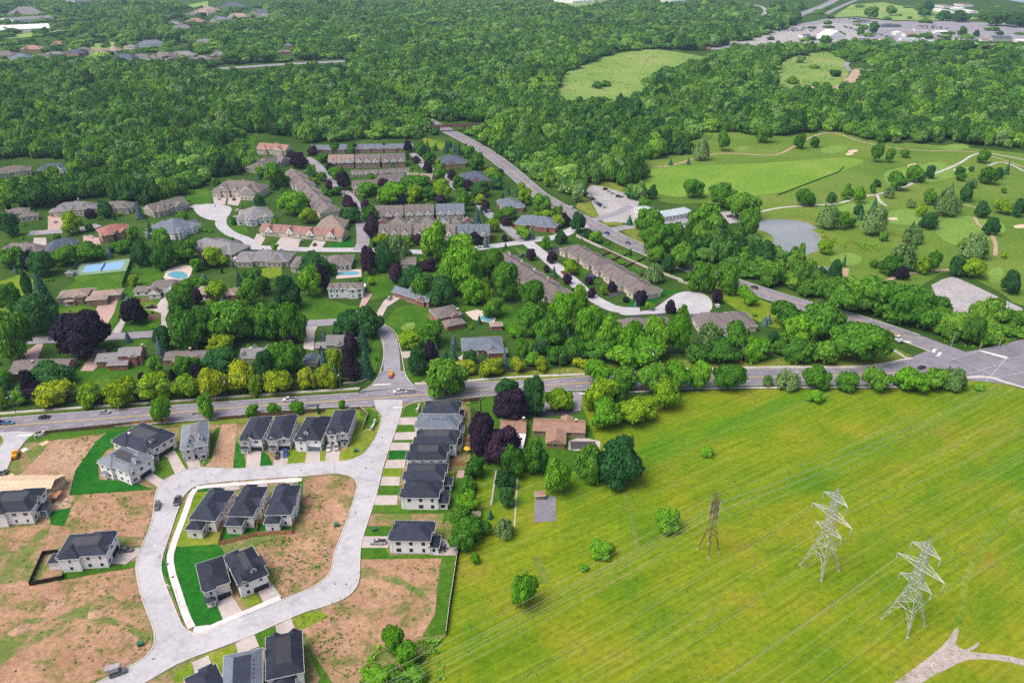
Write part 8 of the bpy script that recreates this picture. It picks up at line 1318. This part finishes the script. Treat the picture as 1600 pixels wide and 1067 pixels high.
# ================================================================ PYLONS, WIRES, POLES
ca, sa = math.cos(COR), math.sin(COR)
def pylon_fine(label, P, H=33, arms=((29.0, 4.4), (22.5, 7.4), (16.5, 5.0)), base=4.3, waist=(15, 1.35), mat="galvanised", r=.11, name="transmission_pylon"):
    t = thing(name, label, "pylon", (P[0], P[1], 0), COR-math.pi/2+math.pi/2, "lattice transmission pylons")
    # local x along the line, y across (arms)
    def half(z):
        if z < waist[0]: return base+(waist[1]-base)*z/waist[0]
        return waist[1]+(.75-waist[1])*(z-waist[0])/(H-2.5-waist[0])
    cr = lambda z, i: (half(z)*(1, 1, -1, -1)[i], half(z)*(1, -1, -1, 1)[i], z)
    z1 = 8.0
    for i in range(4):
        mb = MB(); mb.bar(cr(-.3, i), cr(z1, i), r*1.35)
        for k in range(3):
            za, zb = z1*k/3, z1*(k+1)/3
            c0 = Vector(cr(za, i)); 
            for j in ((i+1) % 4, (i-1) % 4):
                inner = Vector(cr(z1, i)).lerp(Vector(cr(z1, j)), .5); e = Vector(cr(zb, i))
                mb.bar(c0.lerp(inner, 0), e.lerp(inner, .33*(k+1)) if k < 2 else inner, r*.6); mb.bar(e, e.lerp(inner, .33*(k+1)), r*.5)
        lg = mb.build("leg", mat, t)
        mb = MB(); mb.box(-.35, -.35, -.3, .35, .35, .3); mb.build("footing", "chimney_stone", lg, cr(0, i))
    mb = MB(); zs = [z1, 11.5, 15, 18, 20.5, 22.5, 24.8, 27, 29, H-2.5]
    zs = [z*(H/33) for z in zs]; zs[0] = z1
    for a, b_ in zip(zs[:-1], zs[1:]):
        for i in range(4):
            j = (i+1) % 4
            mb.bar(cr(a, i), cr(b_, i), r); mb.bar(cr(a, i), cr(b_, j), r*.62); mb.bar(cr(a, j), cr(b_, i), r*.62); mb.bar(cr(a, i), cr(a, j), r*.62)
    mb.build("lattice_body", mat, t)
    mb = MB()
    for i in range(4): mb.bar(cr(zs[-1], i), (0, 0, H), r*.9); mb.bar(cr(zs[-1], i), cr(zs[-1], (i+1) % 4), r*.6)
    mb.build("peak", mat, t)
    tips = []
    for (z, L) in arms:
        for s_ in (-1, 1):
            h = half(z); mb = MB(); tip = Vector((0, s_*L, z-.3))
            for sx in (-1, 1):
                lo_ = Vector((sx*h, s_*h, z)); hi = Vector((sx*half(z+1.8)*.9, s_*half(z+1.8)*.9, z+1.8))
                mb.bar(lo_, tip, r*.8); mb.bar(hi, tip, r*.8)
                for k in range(1, 4): mb.bar(lo_.lerp(tip, k/4), hi.lerp(tip, (k-.5)/4), r*.45); mb.bar(hi.lerp(tip, (k-.5)/4), lo_.lerp(tip, (k-1)/4), r*.45)
            for k in range(3): mb.bar(Vector((h, s_*h, z)).lerp(tip, k/3), Vector((-h, s_*h, z)).lerp(tip, (k+1)/3), r*.4)
            am = mb.build("cross_arm", mat, t)
            mb = MB(); mb.bar(tip, tip-Vector((0, 0, 2.4)), .16, 0, 6); mb.build("insulator", "pale_steel", am)
            w_ = tip-Vector((0, 0, 2.4)); tips.append((P[0]+w_.x*ca-w_.y*sa, P[1]+w_.x*sa+w_.y*ca, w_.z))
    return t, tips
def wire(label, pts, rr, mat, group, name="power_line"):
    mb = MB(); n = 5; k0 = len(pts)
    o0 = Vector(pts[len(pts)//2])
    for i, p in enumerate(pts):
        d = (Vector(pts[min(i+1, k0-1)])-Vector(pts[max(i-1, 0)])).normalized(); u = d.cross(Vector((0, 0, 1))).normalized(); v = u.cross(d)
        for q in range(n): a = 2*math.pi*q/n; mb.v.append(tuple(Vector(p)-o0+(u*math.cos(a)+v*math.sin(a))*rr))
    for i in range(k0-1):
        for q in range(n): mb.f.append((i*n+q, i*n+(q+1) % n, (i+1)*n+(q+1) % n, (i+1)*n+q)); mb.m.append(0)
    return tag(mb.build(name, mat, None, o0), label, "power line", group)
def span_wire(tip, label, group, rr=.05, span=280, sag=9, mat="wire_metal", ahead=330, back=260):
    pts = []
    for k in range(-14, 19):
        s_ = k/14*back if k < 0 else k/18*ahead
        f = abs(s_)/span; pts.append((tip[0]+ca*s_, tip[1]+sa*s_, tip[2]-4*sag*f*(1-f) if f < 1 else tip[2]))
    wire(label, pts, rr, mat, group)
PY = [("tall grey lattice pylon, left of the two large ones in the meadow", [(102.3,194.4)][0]), ("tall grey lattice pylon nearest the gravel track", [(119.8,171.2)][0])]
for lb, P in PY:
    t, tips = pylon_fine(lb, P)
    for i, tp in enumerate(tips): span_wire(tp, f"{'upper middle lower'.split()[i//2]} {'near' if i % 2 == 0 else 'far'}-side conductor of the pylon {'left of the pair' if 'left' in lb else 'by the gravel track'}", "conductors over the meadow", .032)
P = [(67.3,202.6)][0]
t, tips = pylon_fine("slim rusty-brown lattice tower standing left of the grey pylons", P, H=24.5, arms=((22.6, 1.9), (19.0, 1.9), (15.5, 1.9)), base=2.5, waist=(11, .95), mat="rust_steel", r=.085, name="lattice_tower")
for i, tp in enumerate(tips):
    span_wire((tp[0], tp[1], tp[2]+2), f"{'top middle bottom'.split()[i//2]} {'near' if i % 2 == 0 else 'far'}-side conductor of the rusty tower", "conductors over the meadow", .042)
P2 = [(124.6,127.5)][0]
for i, dy in enumerate((-7.4, 7.4)):
    span_wire((P2[0]-sa*dy, P2[1]+ca*dy, 20), f"{'lower' if i == 0 else 'upper'} conductor crossing the lower right corner of the meadow", "conductors over the meadow", .032)
# roadside utility poles
POLES = [(-241.3,286.2),(-219.5,289.8),(-176.6,295.1),(-130.3,302.0),(-79.5,309.4),(-24.3,318.6),(22.8,323.5),(67.7,329.1),(112.3,332.6),(168.2,336.2)]
ptops = []
for i, p in enumerate(POLES):
    t = thing("utility_pole", f"wooden utility pole, {ORD[i]} from the left along the far side of the main road", "utility pole", (p[0], p[1], 0), .06, "utility poles along the main road")
    mb = MB(); mb.lathe((0, 0, -.3), [(.17, 0), (.11, 11.8)], 8); mb.build("post", "pole_wood", t)
    mb = MB(); mb.box(-.08, -1.2, 10.6, .08, 1.2, 10.75); mb.build("cross_arm", "pole_wood", t)
    if i % 2: mb = MB(); mb.lathe((.35, 0, 8.2), [(.25, 0), (.28, .1), (.28, .8), (.2, .95)], 10); mb.build("transformer", "lamp_white", t)
    if i % 3 == 1:
        mb = MB(); mb.bar((0, 0, 8.8), (0, -2.2, 9.3), .04); la = mb.build("lamp_arm", "pale_steel", t); mb = MB(); mb.box(-.15, -2.8, 9.22, .15, -2.1, 9.38); mb.build("lamp_head", "lamp_white", la)
    ptops.append(Vector((p[0], p[1], 0)))
for k, (dy, dz) in enumerate(((-1.1, 10.9), (0, 11.5), (1.1, 10.9), (0, 8.6))):
    pts = []
    for a, b_ in zip(ptops[:-1], ptops[1:]):
        for q in range(8):
            f = q/8; p = a.lerp(b_, f); pts.append((p.x, p.y+dy, dz-4*.9*f*(1-f)))
    pts.append((ptops[-1].x, ptops[-1].y+dy, dz))
    wire(("nearest", "topmost", "farthest", "lowest")[k]+" overhead wire strung on the roadside utility poles", pts, .03, "wire_dark", "overhead wires along the main road", "overhead_wire")
# slender lamp posts
def lamp(label, p, h, arm, mat="pale_steel", rr=.07):
    t = thing("street_lamp", label, "street lamp", (p[0], p[1], 0), 0, "slender street lamps")
    mb = MB(); mb.lathe((0, 0, -.2), [(rr*1.6, 0), (rr*1.6, .9), (rr, 1.0), (rr*.7, h)], 8); mb.build("post", mat, t)
    mb = MB(); mb.bar((0, 0, h), (arm[0], arm[1], h+.35), rr*.7); a_ = mb.build("lamp_arm", mat, t)
    mb = MB(); d = Vector(arm).normalized(); mb.bar((arm[0], arm[1], h+.33), (arm[0]+d.x*.8, arm[1]+d.y*.8, h+.4), .14); mb.build("lamp_head", "lamp_white", a_)
for lb, q, h, a_ in (("street lamp on the corner lawn right of the four-house row", [(-60.8,264.4)][0], 7.5, (2.2, .6)), ("street lamp on the soil verge inside the crescent's north side", [(-69.1,245.3)][0], 8, (0, 2)), ("street lamp on the green verge left of the corner sod", [(-103.9,177.4)][0], 8, (-2.4, .8)), ("street lamp before the cross-gabled house", [(-82.6,176.6)][0], 7.5, (0, -2)), ("street lamp on the verge beside the curved sidewalk", [(-115.3,195.0)][0], 8, (-1.8, .6)), ("street lamp on the bare lot at the lower left", [(-111.1,157.4)][0], 7.5, (1, 1.6)), ("street lamp at the bare lot corner by the north-west bend", [(-117.5,239.7)][0], 8, (-.4, 2)), ("street lamp at the corner of the main road and crescent", [(-59.8,284.7)][0], 7, (1.5, 1.5)), ("street lamp on the road edge right of the dark roofs", [(-13.4,302.3)][0], 9, (0, 2)), ("street lamp by the bungalow's driveway entrance", [(25.8,308.5)][0], 9, (0, 2)), ("dark tall lamp on the grass corner of the junction", [(192.4,333.6)][0], 11, (1.8, 1.0)), ("street lamp on the inner soil lot beside the loop", [(-63.3,196.5)][0], 7.5, (1.5, -1))):
    lamp(lb, q, h, a_, "frame_dark" if "dark tall" in lb else "pale_steel")
# traffic lights
for lb, q, an in (("traffic signal with long arm on the far left of the junction", [(226.3,353.3)][0], 3.6), ("yellow-backed traffic signal on the far right of the junction", [(249.9,351.9)][0], 0.2), ("traffic signal pole on the traffic island of the junction", [(214.0,342.9)][0], 5.0), ("low traffic signal between the two far ones", [(237.5,347.7)][0], 4.7), ("traffic signal on the meadow corner of the junction", [(226.0,322.2)][0], 1.2)):
    t = thing("traffic_signal", lb, "traffic signal", (q[0], q[1], 0), an, "traffic signals at the junction")
    h = 9 if "far" in lb and "low" not in lb else 4.2
    mb = MB(); mb.lathe((0, 0, -.2), [(.16, 0), (.1, h)], 8); mb.build("post", "pale_steel", t)
    mb = MB(); mb.bar((0, 0, min(h, 6)-.2), (2.6 if h > 5 else .5, 0, min(h, 6)), .06); mb.build("signal_arm", "pale_steel", t)
    x = 2.6 if h > 5 else .5; z = min(h, 6)
    mb = MB(); mb.box(x-.35, -.06, z-.9, x+.35, .06, z+.6); s_ = mb.build("backplate", "signal_yellow", t)
    for k, m_ in enumerate(("flower_red", "signal_yellow", "bin_green")):
        mb = MB(); mb.box(x-.13, -.16, z-.65+.38*(2-k), x+.13, -.065, z-.38+.38*(2-k)); mb.build("lens", "frame_dark" if k else m_, s_)

# ================================================================ FENCES, WALLS
def fence(label, pts, h, mat, post="same", name="fence", seg=2.4, group=None, cap=None):
    P = [Vector(p) for p in pts]; t = thing(name, label, "fence", (P[0].x, P[0].y, 0), 0, group)
    post = mat if post == "same" else post; pm = MB(); pm.box(-.07, -.07, -.2, .07, .07, h+.12); pmesh = pm.mesh("post", post)
    for a, b_ in zip(P[:-1], P[1:]):
        L = (b_-a).length; n = max(1, round(L/seg)); an = math.atan2((b_-a).y, (b_-a).x); sl = L/n
        mb = MB(); nb = max(3, int(sl/.3))
        for k in range(nb): mb.box(.08+(sl-.16)*k/nb, -.02+.006*(k % 2), .05, .08+(sl-.16)*(k+1)/nb-.01, .012+.006*(k % 2), h-.03*(k % 2))
        if cap: mb.box(.07, -.06, h, sl-.07, .06, h+.06, 1)
        me = mb.mesh("fence_panel", [mat, cap or mat])
        for i in range(n):
            p = a.lerp(b_, i/n)-P[0]; link("fence_panel", me, t, (p.x, p.y, 0), an); link("post", pmesh, t, (p.x, p.y, 0), an)
    p = P[-1]-P[0]; link("post", pmesh, t, (p.x, p.y, 0)); return t
fence("orange new-wood fence around the back yards on the island", [(-101.2,205.2),(-89.6,210.0),(-77.3,211.0),(-78.9,218.5)], 1.9, "new_wood")
fence("wood fence between the first two island back yards", [(-101.1,205.5),(-103.3,217.5)], 1.9, "new_wood"); fence("wood fence between the middle and right island back yards", [(-89.7,210.4),(-92.0,220.6)], 1.9, "new_wood")
fence("black fence around the back yard of the left white house", [(-154.5,201.4),(-159.2,200.5),(-156.0,186.3),(-146.6,189.2),(-147.6,191.5)], 1.8, "black_fence")
fence("brown wood fence along the main road behind the weedy lot", [(-199.8,272.8),(-188.0,275.2),(-175.5,277.7),(-164.0,280.1)], 1.8, "old_wood", cap="vinyl"); fence("brown wood fence behind the large corner house", [(-164.0,280.1),(-149.5,282.6)], 1.9, "new_wood")
fence("brown wood fence behind the narrow bare lot", [(-128.4,284.2),(-120.0,285.2)], 1.8, "old_wood", cap="vinyl"); fence("brown fence behind the row of four houses", [(-120.0,285.2),(-98.7,288.3),(-82.9,290.9)], 1.8, "old_wood")
fence("corner fence with pale posts right of the four-house row", [(-72.2,291.4),(-67.6,292.5),(-63.3,287.2),(-63.6,276.2)], 1.8, "old_wood", post="vinyl", cap="vinyl")
fence("brown fence behind the top right-hand house along the road", [(-23.4,298.4),(-14.6,300.6)], 1.8, "old_wood", cap="vinyl"); fence("pale thin fence running down from the road right of the top house", [(-14.5,300.1),(-14.4,289.8)], 1.2, "vinyl")
fence("long fence with pale top dividing the bare lot from the meadow", [(-18.4,203.3),(-18.9,190.6),(-19.5,178.2),(-19.8,166.0)], 1.9, "old_wood", cap="vinyl")
fence("orange wood fence beside the yellow umbrella", [(-23.4,251.2),(-16.5,250.7)], 1.9, "new_wood"); fence("upper orange wood fence behind the yellow umbrella", [(-21.3,267.6),(-17.1,267.6)], 1.9, "new_wood")
fence("grey wood fence at the right end of the road-side trees", [(119.2,342.9),(129.3,344.3),(139.6,346.3)], 1.8, "pole_wood"); fence("dark hedge-side fence along the yellow trees, left part", [(-214.5,299.0),(-189.5,301.2),(-164.9,305.1),(-139.6,308.5)], 1.5, "old_wood"); fence("dark hedge-side fence along the yellow trees, right part", [(-119.6,311.4),(-99.4,314.4),(-84.8,316.7)], 1.5, "old_wood")
fence("wood fence before the spruces, right of the junction", [(-33.6,319.8),(-12.4,324.7),(15.6,329.1)], 1.5, "old_wood")
fence("tall green mesh fence on the left of the tennis court", [(-274.7,447.0),(-280.3,468.6)], 3, "bin_green"); fence("tall green mesh fence on the right of the tennis court", [(-249.4,477.8),(-234.4,428.9)], 3, "bin_green")
fence("golf driving range net fence", [(218.1,619.6),(294.9,691.1),(306.3,709.0)], 1.3, "bin_green")
for i, q in enumerate(([(58.4,480.1),(67.8,488.4)], [(63.3,470.9),(79.1,486.0)], [(71.4,459.8),(87.5,476.6)], [(79.8,447.0),(89.7,454.4)], [(60.7,494.5),(88.4,451.2)])):
    fence(("first", "second", "third", "fourth", "long outer")[i]+" back yard fence behind the long taupe row", q, 1.6, "old_wood", group="back yard fences behind the taupe row")
for i, q in enumerate(([(45.3,520.1),(68.2,484.8),(85.7,459.8),(102.5,440.9),(118.4,424.1)], [(102.1,438.8),(111.8,428.9)])):
    fence(("pale noise fence along the arterial road by the taupe row", "short pale fence at the cul-de-sac's top")[i], q, 1.8, "vinyl")
# stone entrance walls and signs
def piers(label, q, h=1.6):
    a, b_ = Vector(q[0]), Vector(q[1]); d = b_-a; L = d.length
    t = thing("entrance_wall", label, "wall", (a.x, a.y, 0), math.atan2(d.y, d.x))
    mb = MB(); mb.box(.5, -.2, -.2, L-.5, .2, h); mb.build("panel", "white_deck", t)
    for x in (0, L): mb = MB(); mb.box(x-.4, -.4, -.2, x+.4, .4, h+.4); pr = mb.build("pier", "chimney_stone", t); mb = MB(); mb.box(x-.5, -.5, h+.4, x+.5, .5, h+.55); mb.build("cap", "kerb_concrete", pr)
piers("white entrance wall with stone piers on the corner lawn", [(-59.7,275.7),(-59.2,281.1)]); piers("white entrance wall with piers at the far left side street", [(-199.3,269.5),(-197.3,272.3)]); piers("stone entrance pier wall left of the top right-hand house", [(-41.9,289.8),(-41.5,293.5)])
q = [(-79.5,314.4),(-72.5,315.6),(-68.5,318.6)]; 
for a, b_, lb in ((q[0], q[1], "curved brick garden wall on the corner left of the side street"), (q[1], q[2], "curved brick garden wall end nearest the side street")):
    a = Vector(a); b_ = Vector(b_); mb = MB(); mb.box(0, -.2, -.2, (b_-a).length, .2, .9); mb.box(0, -.26, .9, (b_-a).length, .26, 1.0, 1); tag(mb.build("garden_wall", ["stone_wall", "kerb_concrete"], None, (a.x, a.y, 0), math.atan2((b_-a).y, (b_-a).x)), lb, "wall")

# ================================================================ BRIDGE AND SMALL THINGS
q = [(-86.8,860.8),(-31.1,870.9)]; a, b_ = Vector(q[0]), Vector(q[1]); d = b_-a; L = d.length
t = thing("rail_bridge", "rusty steel rail bridge crossing the arterial road in the woods", "bridge", (a.x, a.y, 0), math.atan2(d.y, d.x))
mb = MB(); mb.box(-6, -2.6, 5.4, L+6, 2.6, 5.9); mb.build("deck", "bridge_concrete", t)
for y in (-2.75, 2.6): mb = MB(); mb.box(-4, y, 4.6, L+4, y+.15, 7.0); mb.build("girder", "bridge_steel", t)
for x in (L*.12, L*.62): mb = MB(); mb.box(x-.9, -2.4, -.3, x+.9, 2.4, 4.6); mb.build("pier", "bridge_steel", t)
for y in (-.75, .75): mb = MB(); mb.box(-6, y-.06, 5.9, L+6, y+.06, 6.05); mb.build("rail", "rust_steel", t)
P = [(-18.3,259.9)][0]
t = thing("patio_umbrella", "open yellow patio umbrella beside the purple tree", "umbrella", (P[0], P[1], 0)); mb = MB(); mb.lathe((0, 0, 0), [(.3, 0), (.3, .1), (.03, .12), (.03, 2.4)], 8); mb.build("pole", "frame_white", t); mb = MB(); mb.lathe((0, 0, 2.1), [(1.5, 0), (1.0, .3), (.05, .6)], 8); mb.build("canopy", "umbrella_yellow", t)
P = [(-23.3,203.3)][0]
t = thing("patio_table_set", "round dark patio table with chairs on the pale patio", "patio set", (P[0], P[1], .19)); mb = MB(); mb.lathe((0, 0, 0), [(.3, 0), (.06, .1), (.06, .68), (.75, .7), (.75, .75)], 12); mb.build("table", "frame_dark", t)
for k in range(5):
    an = k*1.256; mb = MB(); mb.box(-.25, -.25, 0, .25, .25, .45); mb.box(.2, -.25, .45, .27, .25, .95); mb.build("chair", "frame_dark", t, (1.25*math.cos(an), 1.25*math.sin(an), 0), an)
P = [(-24.4,257.6)][0]
t = thing("patio_furniture", "dark outdoor sofa behind the flat-topped house", "sofa", (P[0], P[1], .05)); mb = MB(); mb.box(-1, -1.6, 0, 1, 1.6, .45); mb.build("seat", "frame_dark", t); mb = MB(); mb.box(-1.2, -1.7, 0, -1.02, 1.7, .9); mb.build("backrest", "frame_dark", t)
for lb, q in (("green utility box on the verge above the last right-hand house", [(-48.7,212.7)][0]), ("green utility box on the corner lawn of the four-house row", [(-63.8,260.3)][0]), ("green utility box beside the inner soil lot", [(-62.5,215.1)][0]), ("green utility box at the lower left bare lot", [(-110.0,162.5)][0])):
    mb = MB(); mb.box(-.8, -.6, -.1, .8, .6, 1.1); mb.box(-.88, -.68, 1.1, .88, .68, 1.22); tag(mb.build("utility_box", "bin_green", None, (q[0], q[1], 0), .3), lb, "utility box", "green utility boxes")
P = [(-240.7,386.1)][0]; t = thing("fountain", "small round white fountain on the lawn", "fountain", (P[0], P[1], 0)); mb = MB(); mb.lathe((0, 0, 0), [(1.6, 0), (1.6, .5), (1.3, .5), (1.3, .2), (.25, .2), (.2, 1.1), (.6, 1.2), (.1, 1.3)], 14); mb.build("basin", "white_deck", t)
for lb, q, sz in (("white awning behind the grey-brown row house", [(-181.1,470.9),(-171.2,469.8)], 3), ("white pergola right of the white-trimmed house", [(-87.5,417.5),(-87.5,428.9)], 3)):
    a, b_ = Vector(q[0]), Vector(q[1]); L = (b_-a).length; t = thing("awning", lb, "awning", (a.x, a.y, 0), math.atan2((b_-a).y, (b_-a).x))
    mb = MB(); mb.box(0, 0, 2.6, L, sz, 2.75); mb.build("canopy", "canvas_white", t)
    for x in (.1, L-.1): 
        for y in (.1, sz-.1): mb = MB(); mb.box(x-.07, y-.07, -.1, x+.07, y+.07, 2.6); mb.build("post", "frame_white", t)
P = [(-114.6,154.5)][0]; mb = MB(); mb.box(-2, -1.2, .1, 2, 1.2, .35); mb.box(-1.7, -1, .35, 1.7, 1, .5); tag(mb.build("pallet_stack", "gravel_lot", None, (P[0], P[1], 0), .3), "grey covered pallet beside the parked car at the lower left", "pallet")

# spoil heaps and wheel ruts on the building lots
SH = [(-180.6,244.9),(-159.0,222.7),(-148.8,178.2),(-128.9,174.3),(-69.0,189.2),(-40.8,182.2),(-33.5,189.2),(-149.1,168.0),(-141.5,217.5)]; SHX = [p[0]/p[1] for p in SH]
for i, (q, r_) in enumerate(zip([(-180.6,244.9),(-159.0,222.7),(-148.8,178.2),(-128.9,174.3),(-69.0,189.2),(-40.8,182.2),(-33.5,189.2),(-149.1,168.0),(-141.5,217.5)], (3, 2.2, 3.4, 2.6, 1.8, 2.4, 1.6, 3, 1.5))):
    mb = MB(); n_ = 14; rings = []
    for j in range(5):
        f = j/4; rings.append([(r_*(1-f)*(1+.25*math.sin(3*a_+i)+random.uniform(-.1, .1))*math.cos(a_), .8*r_*(1-f)*(1+.2*math.sin(2*a_+i*2))*math.sin(a_), .05+r_*.22*(1-(1-f)**2)+random.uniform(-.05, .05)*f) for a_ in [2*math.pi*k/n_ for k in range(n_)]])
    mb.v = [p for rg in rings for p in rg]
    for j in range(4):
        for k in range(n_): mb.f.append((j*n_+k, j*n_+(k+1) % n_, (j+1)*n_+(k+1) % n_, (j+1)*n_+k)); mb.m.append(0)
    tag(mb.build("soil_heap", "soil_bare" if i % 2 else "soil", None, (q[0], q[1], .05), i), f"low reddish soil heap, {ORD[sorted(range(9), key=lambda k: SHX[k]).index(i)]} from the left on the building lots", "soil heap", "soil heaps on the building lots")
for q in ([(-107.7,164.4),(-121.5,171.2),(-134.5,173.7),(-149.0,171.2)], [(-50.5,190.6),(-39.7,189.2),(-28.6,182.2),(-25.8,174.3)]):
    strip("wheel_rut", q, 2.2, .128, "soil_weedy", 5)

q = [(-260.0,455.5),(-263.3,468.6)]; a, b_ = Vector(q[0]), Vector(q[1]); t = thing("tennis_net", "dark net across the blue tennis court", "net", (a.x, a.y, 0), math.atan2((b_-a).y, (b_-a).x)); L = (b_-a).length
mb = MB(); mb.box(.1, -.02, .3, L-.1, .02, 1.15); mb.build("mesh_panel", "frame_dark", t)
for x in (0, L): mb = MB(); mb.box(x-.06, -.06, .1, x+.06, .06, 1.25); mb.build("post", "frame_dark", t)
# scattered weeds on the bare lots
def weeds(name, polys, n, size, mat, label, h=.35):
    pts = []
    for poly in polys:
        P = np.array(poly); a = rng.uniform(P.min(0), P.max(0), (n, 2)); a = a[inside(a, poly)]
        f = .5*np.sin(a[:, 0]*.35+2*np.sin(a[:, 1]*.13))*np.sin(a[:, 1]*.27+1.7*np.sin(a[:, 0]*.09))+.5*np.sin(a[:, 0]*.11+a[:, 1]*.05)+rng.normal(0, .5, len(a)); pts.append(a[f > .45])
    a = np.vstack(pts); k = len(a); m_ = 6
    p = np.repeat(np.concatenate([a, np.full((k, 1), .12)], 1), m_, 0)+rng.normal(size=(k*m_, 3))*np.array([size, size, 0])*1.2; p[:, 2] = .12+rng.uniform(.02, h, k*m_)
    nr = rng.normal(size=p.shape)*.6; nr[:, 2] += 1
    o = link(name, leaves(p, nr, rng.uniform(.5, 1.2, k*m_)*size, name, mat)); o["kind"] = "stuff"; o["label"] = label; o["category"] = "weeds"
    return o
weeds("lot_weeds", [[(-191.8,247.8),(-192.1,267.6),(-172.8,271.8),(-169.6,254.2),(-165.1,233.8),(-159.2,214.0),(-182.4,222.7),(-198.7,226.4)], [(-212.6,205.8),(-185.5,212.4),(-162.2,217.5),(-162.2,233.8),(-136.3,235.8),(-131.0,222.7),(-128.7,209.1),(-144.0,210.7),(-159.3,209.7),(-158.8,196.5),(-156.4,186.3),(-172.3,183.6)], [(-156.0,186.1),(-146.1,188.6),(-126.6,194.1),(-115.8,178.2),(-108.5,167.3),(-106.7,162.0),(-112.2,154.7),(-128.4,140.6),(-166.5,140.6),(-194.0,179.5)], [(-82.0,242.5),(-62.1,242.5),(-59.6,222.7),(-60.6,209.7),(-60.6,192.9),(-72.8,181.1),(-78.8,190.6),(-89.0,205.8),(-76.9,210.4),(-79.9,226.4)], [(-51.2,202.0),(-23.9,200.2),(-24.3,189.2),(-23.9,175.6),(-26.9,166.3),(-47.1,150.8),(-55.0,154.1),(-67.7,172.2),(-50.2,183.3)]], 1500, .22, "leaf_green", "low green weeds scattered over the bare building lots")
weeds("meadow_tufts", [[(-17.9,202.0),(-19.6,165.8),(-29.0,150.8),(197.9,149.3),(246.3,303.4),(203.4,311.4),(77.1,307.9),(57.0,292.5),(26.3,245.7),(0.0,245.7)]], 9000, .17, "leaf_willow", "taller grass tufts scattered through the meadow", .3)
weeds("clearing_scrub", [[(99.4,749.8),(129.3,783.9),(183.5,864.4),(196.5,894.6),(211.7,881.0),(218.4,833.0),(164.0,762.6),(127.8,732.5)], [(478.2,1435.1),(593.0,1550.8),(575.2,1394.9),(503.4,1221.6),(447.3,1146.5),(379.3,1163.0)], [(61.0,1125.1),(106.7,1356.7),(260.2,1590.0),(352.6,1451.9),(257.6,1306.3),(179.3,1094.3)]], 900, .9, "leaf_green", "low scrub dotting the far clearings", 1.4)
weeds("creek_scrub", [[(225.8,384.5),(244.9,380.5),(279.9,380.5),(286.6,368.8),(242.6,350.5),(228.4,348.4),(220.0,365.0)], [(223.0,536.6),(225.3,517.5),(249.8,500.7),(250.5,492.0),(228.9,492.0),(215.7,509.6)], [(-40.1,164.4),(-21.0,164.4),(-19.8,149.3),(-43.2,149.3)]], 1200, .5, "leaf_bright", "bushy undergrowth along the creek and corner", 1.2)

# ================================================================ HAZE
mb = MB(); mb.box(-3400, -400, -1, 3400, 4200, 190)
m = bpy.data.materials.new("haze"); m.use_nodes = True; MATS["haze"] = m; nt = m.node_tree; nt.nodes.clear()
out = nt.nodes.new("ShaderNodeOutputMaterial"); pv = nt.nodes.new("ShaderNodeVolumePrincipled")
pv.inputs["Color"].default_value = (.58, .78, 1.0, 1); pv.inputs["Density"].default_value = .00007; pv.inputs["Anisotropy"].default_value = .2
nt.links.new(pv.outputs[0], out.inputs["Volume"])
hz = mb.build("haze", "haze"); hz["kind"] = "stuff"; hz["label"] = "thin bluish haze over the whole landscape"; hz["category"] = "haze"
